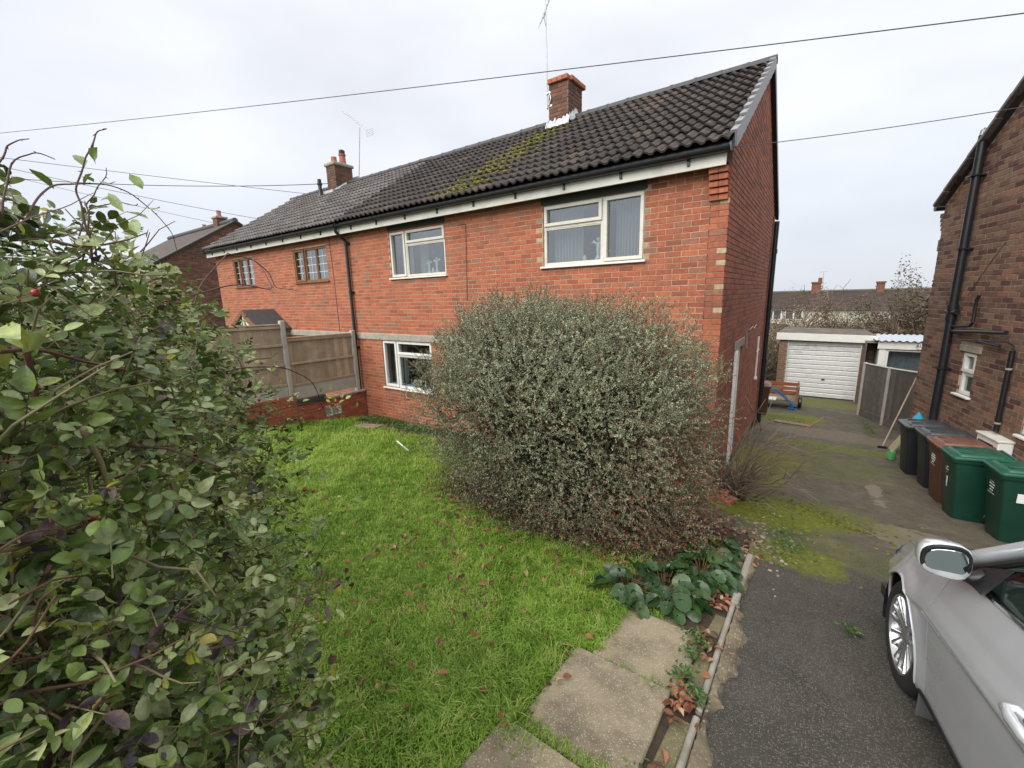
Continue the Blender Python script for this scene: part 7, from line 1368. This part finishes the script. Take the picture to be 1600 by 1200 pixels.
# greenhouse: A pillar, roof, glass
RZc = 1.46; rw_ = lambda y: np.interp(y, [-3.2, -2.5, -1.6, -1.1], [.50, .58, .62, .60]); rz2 = lambda y: np.interp(y, [-3.3, -2.6, -1.8, -1.2, -1.0], [1.34, 1.45, 1.475, 1.45, 1.41])
cross('roof', np.linspace(-3.15, -1.05, 22), lambda y, s_: (s_*rw_(y), y, rz2(y)+.035*(1-abs(s_)**2.5)-.035*(abs(s_) > .97)))
def wsf(t, s_): y = -.36-.72*t; xw = .80+(rw_(-1.1)-.80)*t; return (s_*xw, y+.16*(1-s_*s_)*(1-.5*t), .955+.47*t+.02*(1-s_*s_))
mb = MB(); mb.loft([[wsf(t, s_) for s_ in np.linspace(-.97, .97, 17)] for t in np.linspace(0, 1, 10)], caps=False, closed=False); mb.build('windscreen', MT['car_glass'], CAR, True, True)
mb = MB(); mb.loft([[(s_*np.interp(t, [0, 1], [.66, .50]), -3.68+.55*t-.06*(1-s_*s_), 1.02+.34*t) for s_ in np.linspace(-.95, .95, 13)] for t in np.linspace(0, 1, 6)], caps=False, closed=False); mb.build('rear_screen', MT['car_glass'], CAR, True, True)
mb = MB(); mb.loft([[(s_*.80, -.36+.17*(1-s_*s_)+d, .945+d*.2) for s_ in np.linspace(-1, 1, 17)] for d in (.0, .12)], caps=False, closed=False); mb.build('scuttle', MT['carblack'], CAR, True, True)
for sg_ in (-1, 1):
    ys_ = np.linspace(-3.30, -.52, 30); bel = [(sg_*(side_pt(y, 1.0)[0]-.012), y, side_pt(y, 1.0)[1]+.012) for y in ys_]
    top = []
    for y in ys_:
        if y > -1.12: f = (-.52-y)/(.60); p_ = (sg_*(.815+(rw_(-1.12)-.815)*f), y, .99+(1.41-.99)*f)
        else: p_ = (sg_*(rw_(y)-.004), y, rz2(y)-.015)
        top.append(p_)
    mb = MB(); mb.loft([bel, [tuple(.5*(a+b) for a, b in zip(p1, p2)) if True else 0 for p1, p2 in zip(bel, top)], top], caps=False, closed=False); mb.v[-1][30:60, 0] += sg_*.025; mb.build('side_glass', MT['car_glass'], CAR, True, True)
    mb = MB(); mb.tube([(p_[0]+sg_*.006, p_[1], p_[2]-.004) for p_ in bel], .011, 6); mb.build('belt_trim', MT['chrome'], CAR, True, True)
    mb = MB(); mb.tube([(p_[0]-sg_*.012, p_[1], p_[2]-.014) for p_ in bel], .014, 6); mb.build('window_seal', MT['carblack'], CAR, True, True)
    mb = MB(); mb.tube([(p_[0]+sg_*.012, p_[1], p_[2]+.0) for p_ in top], .016, 6); mb.build('window_frame', MT['carblack'], CAR, True, True)
    # painted A pillar and cant rail outside the window frame
    ap = [(sg_*.845, -.40, .965)]+[(sg_*(.83+(rw_(-1.12)-.83+.01)*f), -.47-.62*f+.045, .995+.44*f) for f in np.linspace(0, 1, 8)]+[(sg_*(rw_(y)+.008), y, rz2(y)+.012) for y in np.linspace(-1.3, -3.1, 12)]
    mb = MB(); mb.tube(ap, [.02]+[.034]*(len(ap)-1), 10); mb.build('pillar', MT['paint'], CAR, True, True)
    for y0_ in (-1.58, -2.52):
        mb = MB(); mb.loft([[(sg_*(side_pt(y0_+d, 1.0)[0]+.001), y0_+d, side_pt(y0_+d, 1.0)[1]+.01), (sg_*(.5*(side_pt(y0_+d, 1.0)[0]+rw_(y0_))+.03), y0_+d-.02, 1.24), (sg_*(rw_(y0_)+.004), y0_+d-.05, rz2(y0_)-.01)] for d in (-.05, .05)], caps=False, closed=False); mb.build('door_pillar', MT['carblack'], CAR, True, True)
    # black sail panel and door mirror
    mb = MB(); V = [(sg_*.838, -.50, .985), (sg_*.848, -.80, .998), (sg_*.762, -.795, 1.135), (sg_*.80, -.58, 1.04)]; V2 = [(x+sg_*.014, y, z) for x, y, z in V]; mb.add(V+V2, [(0, 1, 2, 3), (7, 6, 5, 4), (0, 4, 5, 1), (1, 5, 6, 2), (2, 6, 7, 3), (3, 7, 4, 0)]); mb.build('sail_panel', MT['carblack'], CAR, True)
    mx0, myc, mzc = .955, -.66, 1.085
    def mring(y, w_, h_, x_=0., z_=0., e=3.0, n_=24):
        P = []
        for t in np.linspace(0, 2*math.pi, n_, endpoint=False):
            c_, s_ = math.cos(t), math.sin(t); k = (abs(c_)**e+abs(s_)**e)**(-1/e); zq = z_+h_*s_*k*(1-.12*c_*k); P.append((sg_*(mx0+x_+w_*c_*k), y-(.20*zq if y < myc-.055 else 0), mzc+zq))
        return P
    mb = MB(); mb.loft([mring(myc+.105, .045, .03, -.02), mring(myc+.085, .065, .058, -.012), mring(myc+.045, .085, .074), mring(myc-.01, .093, .081), mring(myc-.045, .093, .081), mring(myc-.05, .088, .076)]); mir = mb.build('door_mirror', MT['paint'], CAR, True, True, 50)
    mb = MB(); mb.loft([mring(myc-.049, .090, .078), mring(myc-.058, .086, .074), mring(myc-.056, .076, .063)]); mb.build('mirror_surround', MT['carblack'], mir, True, True)
    mb = MB(); mb.loft([mring(myc-.0585, .075, .062), mring(myc-.060, .073, .060)]); mg = mb.build('mirror_glass', MT['mirror'], mir, True)
    mb = MB(); mb.tube([(sg_*.90, myc+.02, mzc-.055), (sg_*.845, myc+.0, mzc-.075), (sg_*.80, myc-.01, mzc-.05)], [.028, .032, .036], 10); mb.build('mirror_arm', MT['carblack'], mir, True, True)
    # door handle
    for d_, yh in ((fdoors, -1.36), (rdoors, -2.34)):
        hx, hz = side_pt(yh, .80); drr = d_[0 if sg_ < 0 else 1]; mb = MB(); mb.lathe([(.0, -.001), (.035, -.001), (.05, .004), (.056, .006)], (0, 0, 0), 16, .5, 'x'); 
        mb = MB(); mb.tube([(sg_*(hx-.005), yh+.10, hz+.003), (sg_*(hx+.030), yh+.085, hz+.004), (sg_*(hx+.038), yh+.02, hz+.004), (sg_*(hx+.036), yh-.06, hz+.003), (sg_*(hx+.022), yh-.10, hz), (sg_*(hx-.006), yh-.112, hz)], [.014, .017, .019, .019, .018, .015], 10); mb.build('door_handle', MT['paint'], drr, True, True)
        mb = MB(); mb.ico((sg_*(hx-.008), yh+.005, hz-.008), (.014, .075, .036)); mb.build('handle_recess', MT['alloy'], drr, True, True)
    # crease line along the shoulder, lower crease
    # mud flap
    mb = MB(); mb.cbox((sg_*.82, -.40, .21), (.14, .02, .24), .006, np.array(Matrix.Rotation(rad(6), 3, 'X'))); mb.build('mud_flap', MT['grey_pl'], CAR, True)
    for yc in (0., WB):      # arch lip
        t = np.linspace(-.20, math.pi+.20, 40); P = []
        for a in t:
            y, z = yc+.366*math.cos(a), RW+.366*math.sin(a); tt = min(np.linspace(0, 1, 200), key=lambda q_: abs(side_pt(y, q_)[1]-z)); P.append((sg_*(side_pt(y, tt)[0]-.004), y, z))
        mb = MB(); mb.tube(P, .010, 6); mb.build('arch_lip', MT['paint'], CAR, True, True)
    mb = MB(); mb.lathe([(.022, 0), (.03, .01), (.022, .02)], (sg_*.905, -.30, .80), 10, .5, 'x'); 
# wheels: tyre, rim and multi-spoke alloy
def wheel(sg_, yc):
    xo = sg_*.880; mb = MB(); prof = [(.225, -.19), (.28, -.195), (.315, -.185), (.325, -.16), (.325, -.04), (.316, -.012), (.295, .004), (.262, .008), (.232, -.002), (.225, -.02)]
    for k in range(len(prof)): pass
    mb.lathe([(r, sg_*h) for r, h in prof], (xo, yc, RW), 48, .5, 'x'); wh = mb.build('wheel', MT['tyre'], CAR, True, True, 60)
    mb = MB(); mb.lathe([(r, sg_*h) for r, h in ((.232, -.003), (.230, .003), (.220, .002), (.212, -.012), (.205, -.08), (.20, -.15))], (xo, yc, RW), 48, .5, 'x'); mb.build('rim', MT['alloy'], wh, True, True, 50)
    mb = MB(); mb.disc((xo-sg_*.10, yc, RW), (1, 0, 0), .20, .01, 32); mb.build('brake_backing', MT['carblack'], wh, True)
    mb = MB(); mb.lathe([(.0, -.010), (.030, -.010), (.045, -.014), (.062, -.030), (.065, -.06)][::1], (xo, yc, RW), 24, .5, 'x') if sg_ > 0 else mb.lathe([(.0, .010), (.030, .010), (.045, .014), (.062, .030), (.065, .06)], (xo, yc, RW), 24, .5, 'x'); mb.build('hub', MT['alloy'], wh, True, True)
    for k in range(8):
        for s2 in (-1, 1):
            a = k*math.pi/4+.2; a1 = a+s2*.06; a2 = a+s2*.17; mb = MB(); p0 = np.array([xo-sg_*.026, yc+.045*math.cos(a1), RW+.045*math.sin(a1)]); p1 = np.array([xo-sg_*.004, yc+.216*math.cos(a2), RW+.216*math.sin(a2)]); d = unit(p1-p0); n_ = np.array([sg_, 0, 0.]); s_ = unit(np.cross(n_, d)); n2 = np.cross(d, s_)
            for w0, w1 in ((1, 1),): pass
            V = []
            for p_, wd_, dp in ((p0, .010, .018), (p0+(p1-p0)*.5, .0105, .014), (p1, .015, .010)): V += [p_-s_*wd_-n2*dp, p_-s_*wd_*.75, p_+s_*wd_*.75, p_+s_*wd_-n2*dp]
            mb.add(V, [(i*4+j, i*4+j+1, i*4+j+5, i*4+j+4) for i in range(2) for j in range(3)]); mb.build('spoke', MT['alloy'], wh, True, True, 40)
for sg_ in (-1, 1): wheel(sg_, 0.); wheel(sg_, WB)
# interior
mb = MB()
for x in (-.38, .38):
    mb.cbox((x, -1.45, .52), (.50, .52, .22), .06); mb.cbox((x, -1.78, .88), (.48, .16, .62), .06, np.array(Matrix.Rotation(rad(-14), 3, 'X'))); mb.cbox((x, -1.87, 1.24), (.26, .10, .18), .04)
mb.cbox((0, -2.85, .8), (1.3, .2, .6), .06); mb.build('seats', MT['seat'], CAR, True, True)
mb = MB(); mb.cbox((0, -.55, .82), (1.52, .50, .20), .06); mb.cbox((.38, -.72, .92), (.4, .25, .12), .05); mb.build('dashboard', MT['grey_pl'], CAR, True, True)
t = np.linspace(0, 2*math.pi, 25)[:-1]; mb = MB(); P = [np.array([.38+.18*math.cos(a), -.98+.07*math.sin(a), .93+.165*math.sin(a)]) for a in t]; mb.loft([[p_+.014*(math.cos(b_)*unit(p_-np.array([.38, -.98, .93]))+math.sin(b_)*np.array([0, 1., -.4])) for b_ in np.linspace(0, 6.283, 6, endpoint=False)] for p_ in P+[P[0]]], caps=False); mb.tube([(.2, -.98, .93), (.56, -.98, .93)], .018, 6); mb.build('steering_wheel', MT['carblack'], CAR, True, True)
mb = MB(); mb.ab((-.78, -3.3, .35), (-.74, -.5, .98)); mb.ab((.74, -3.3, .35), (.78, -.5, .98)); mb.build('door_lining', MT['grey_pl'], CAR, True)
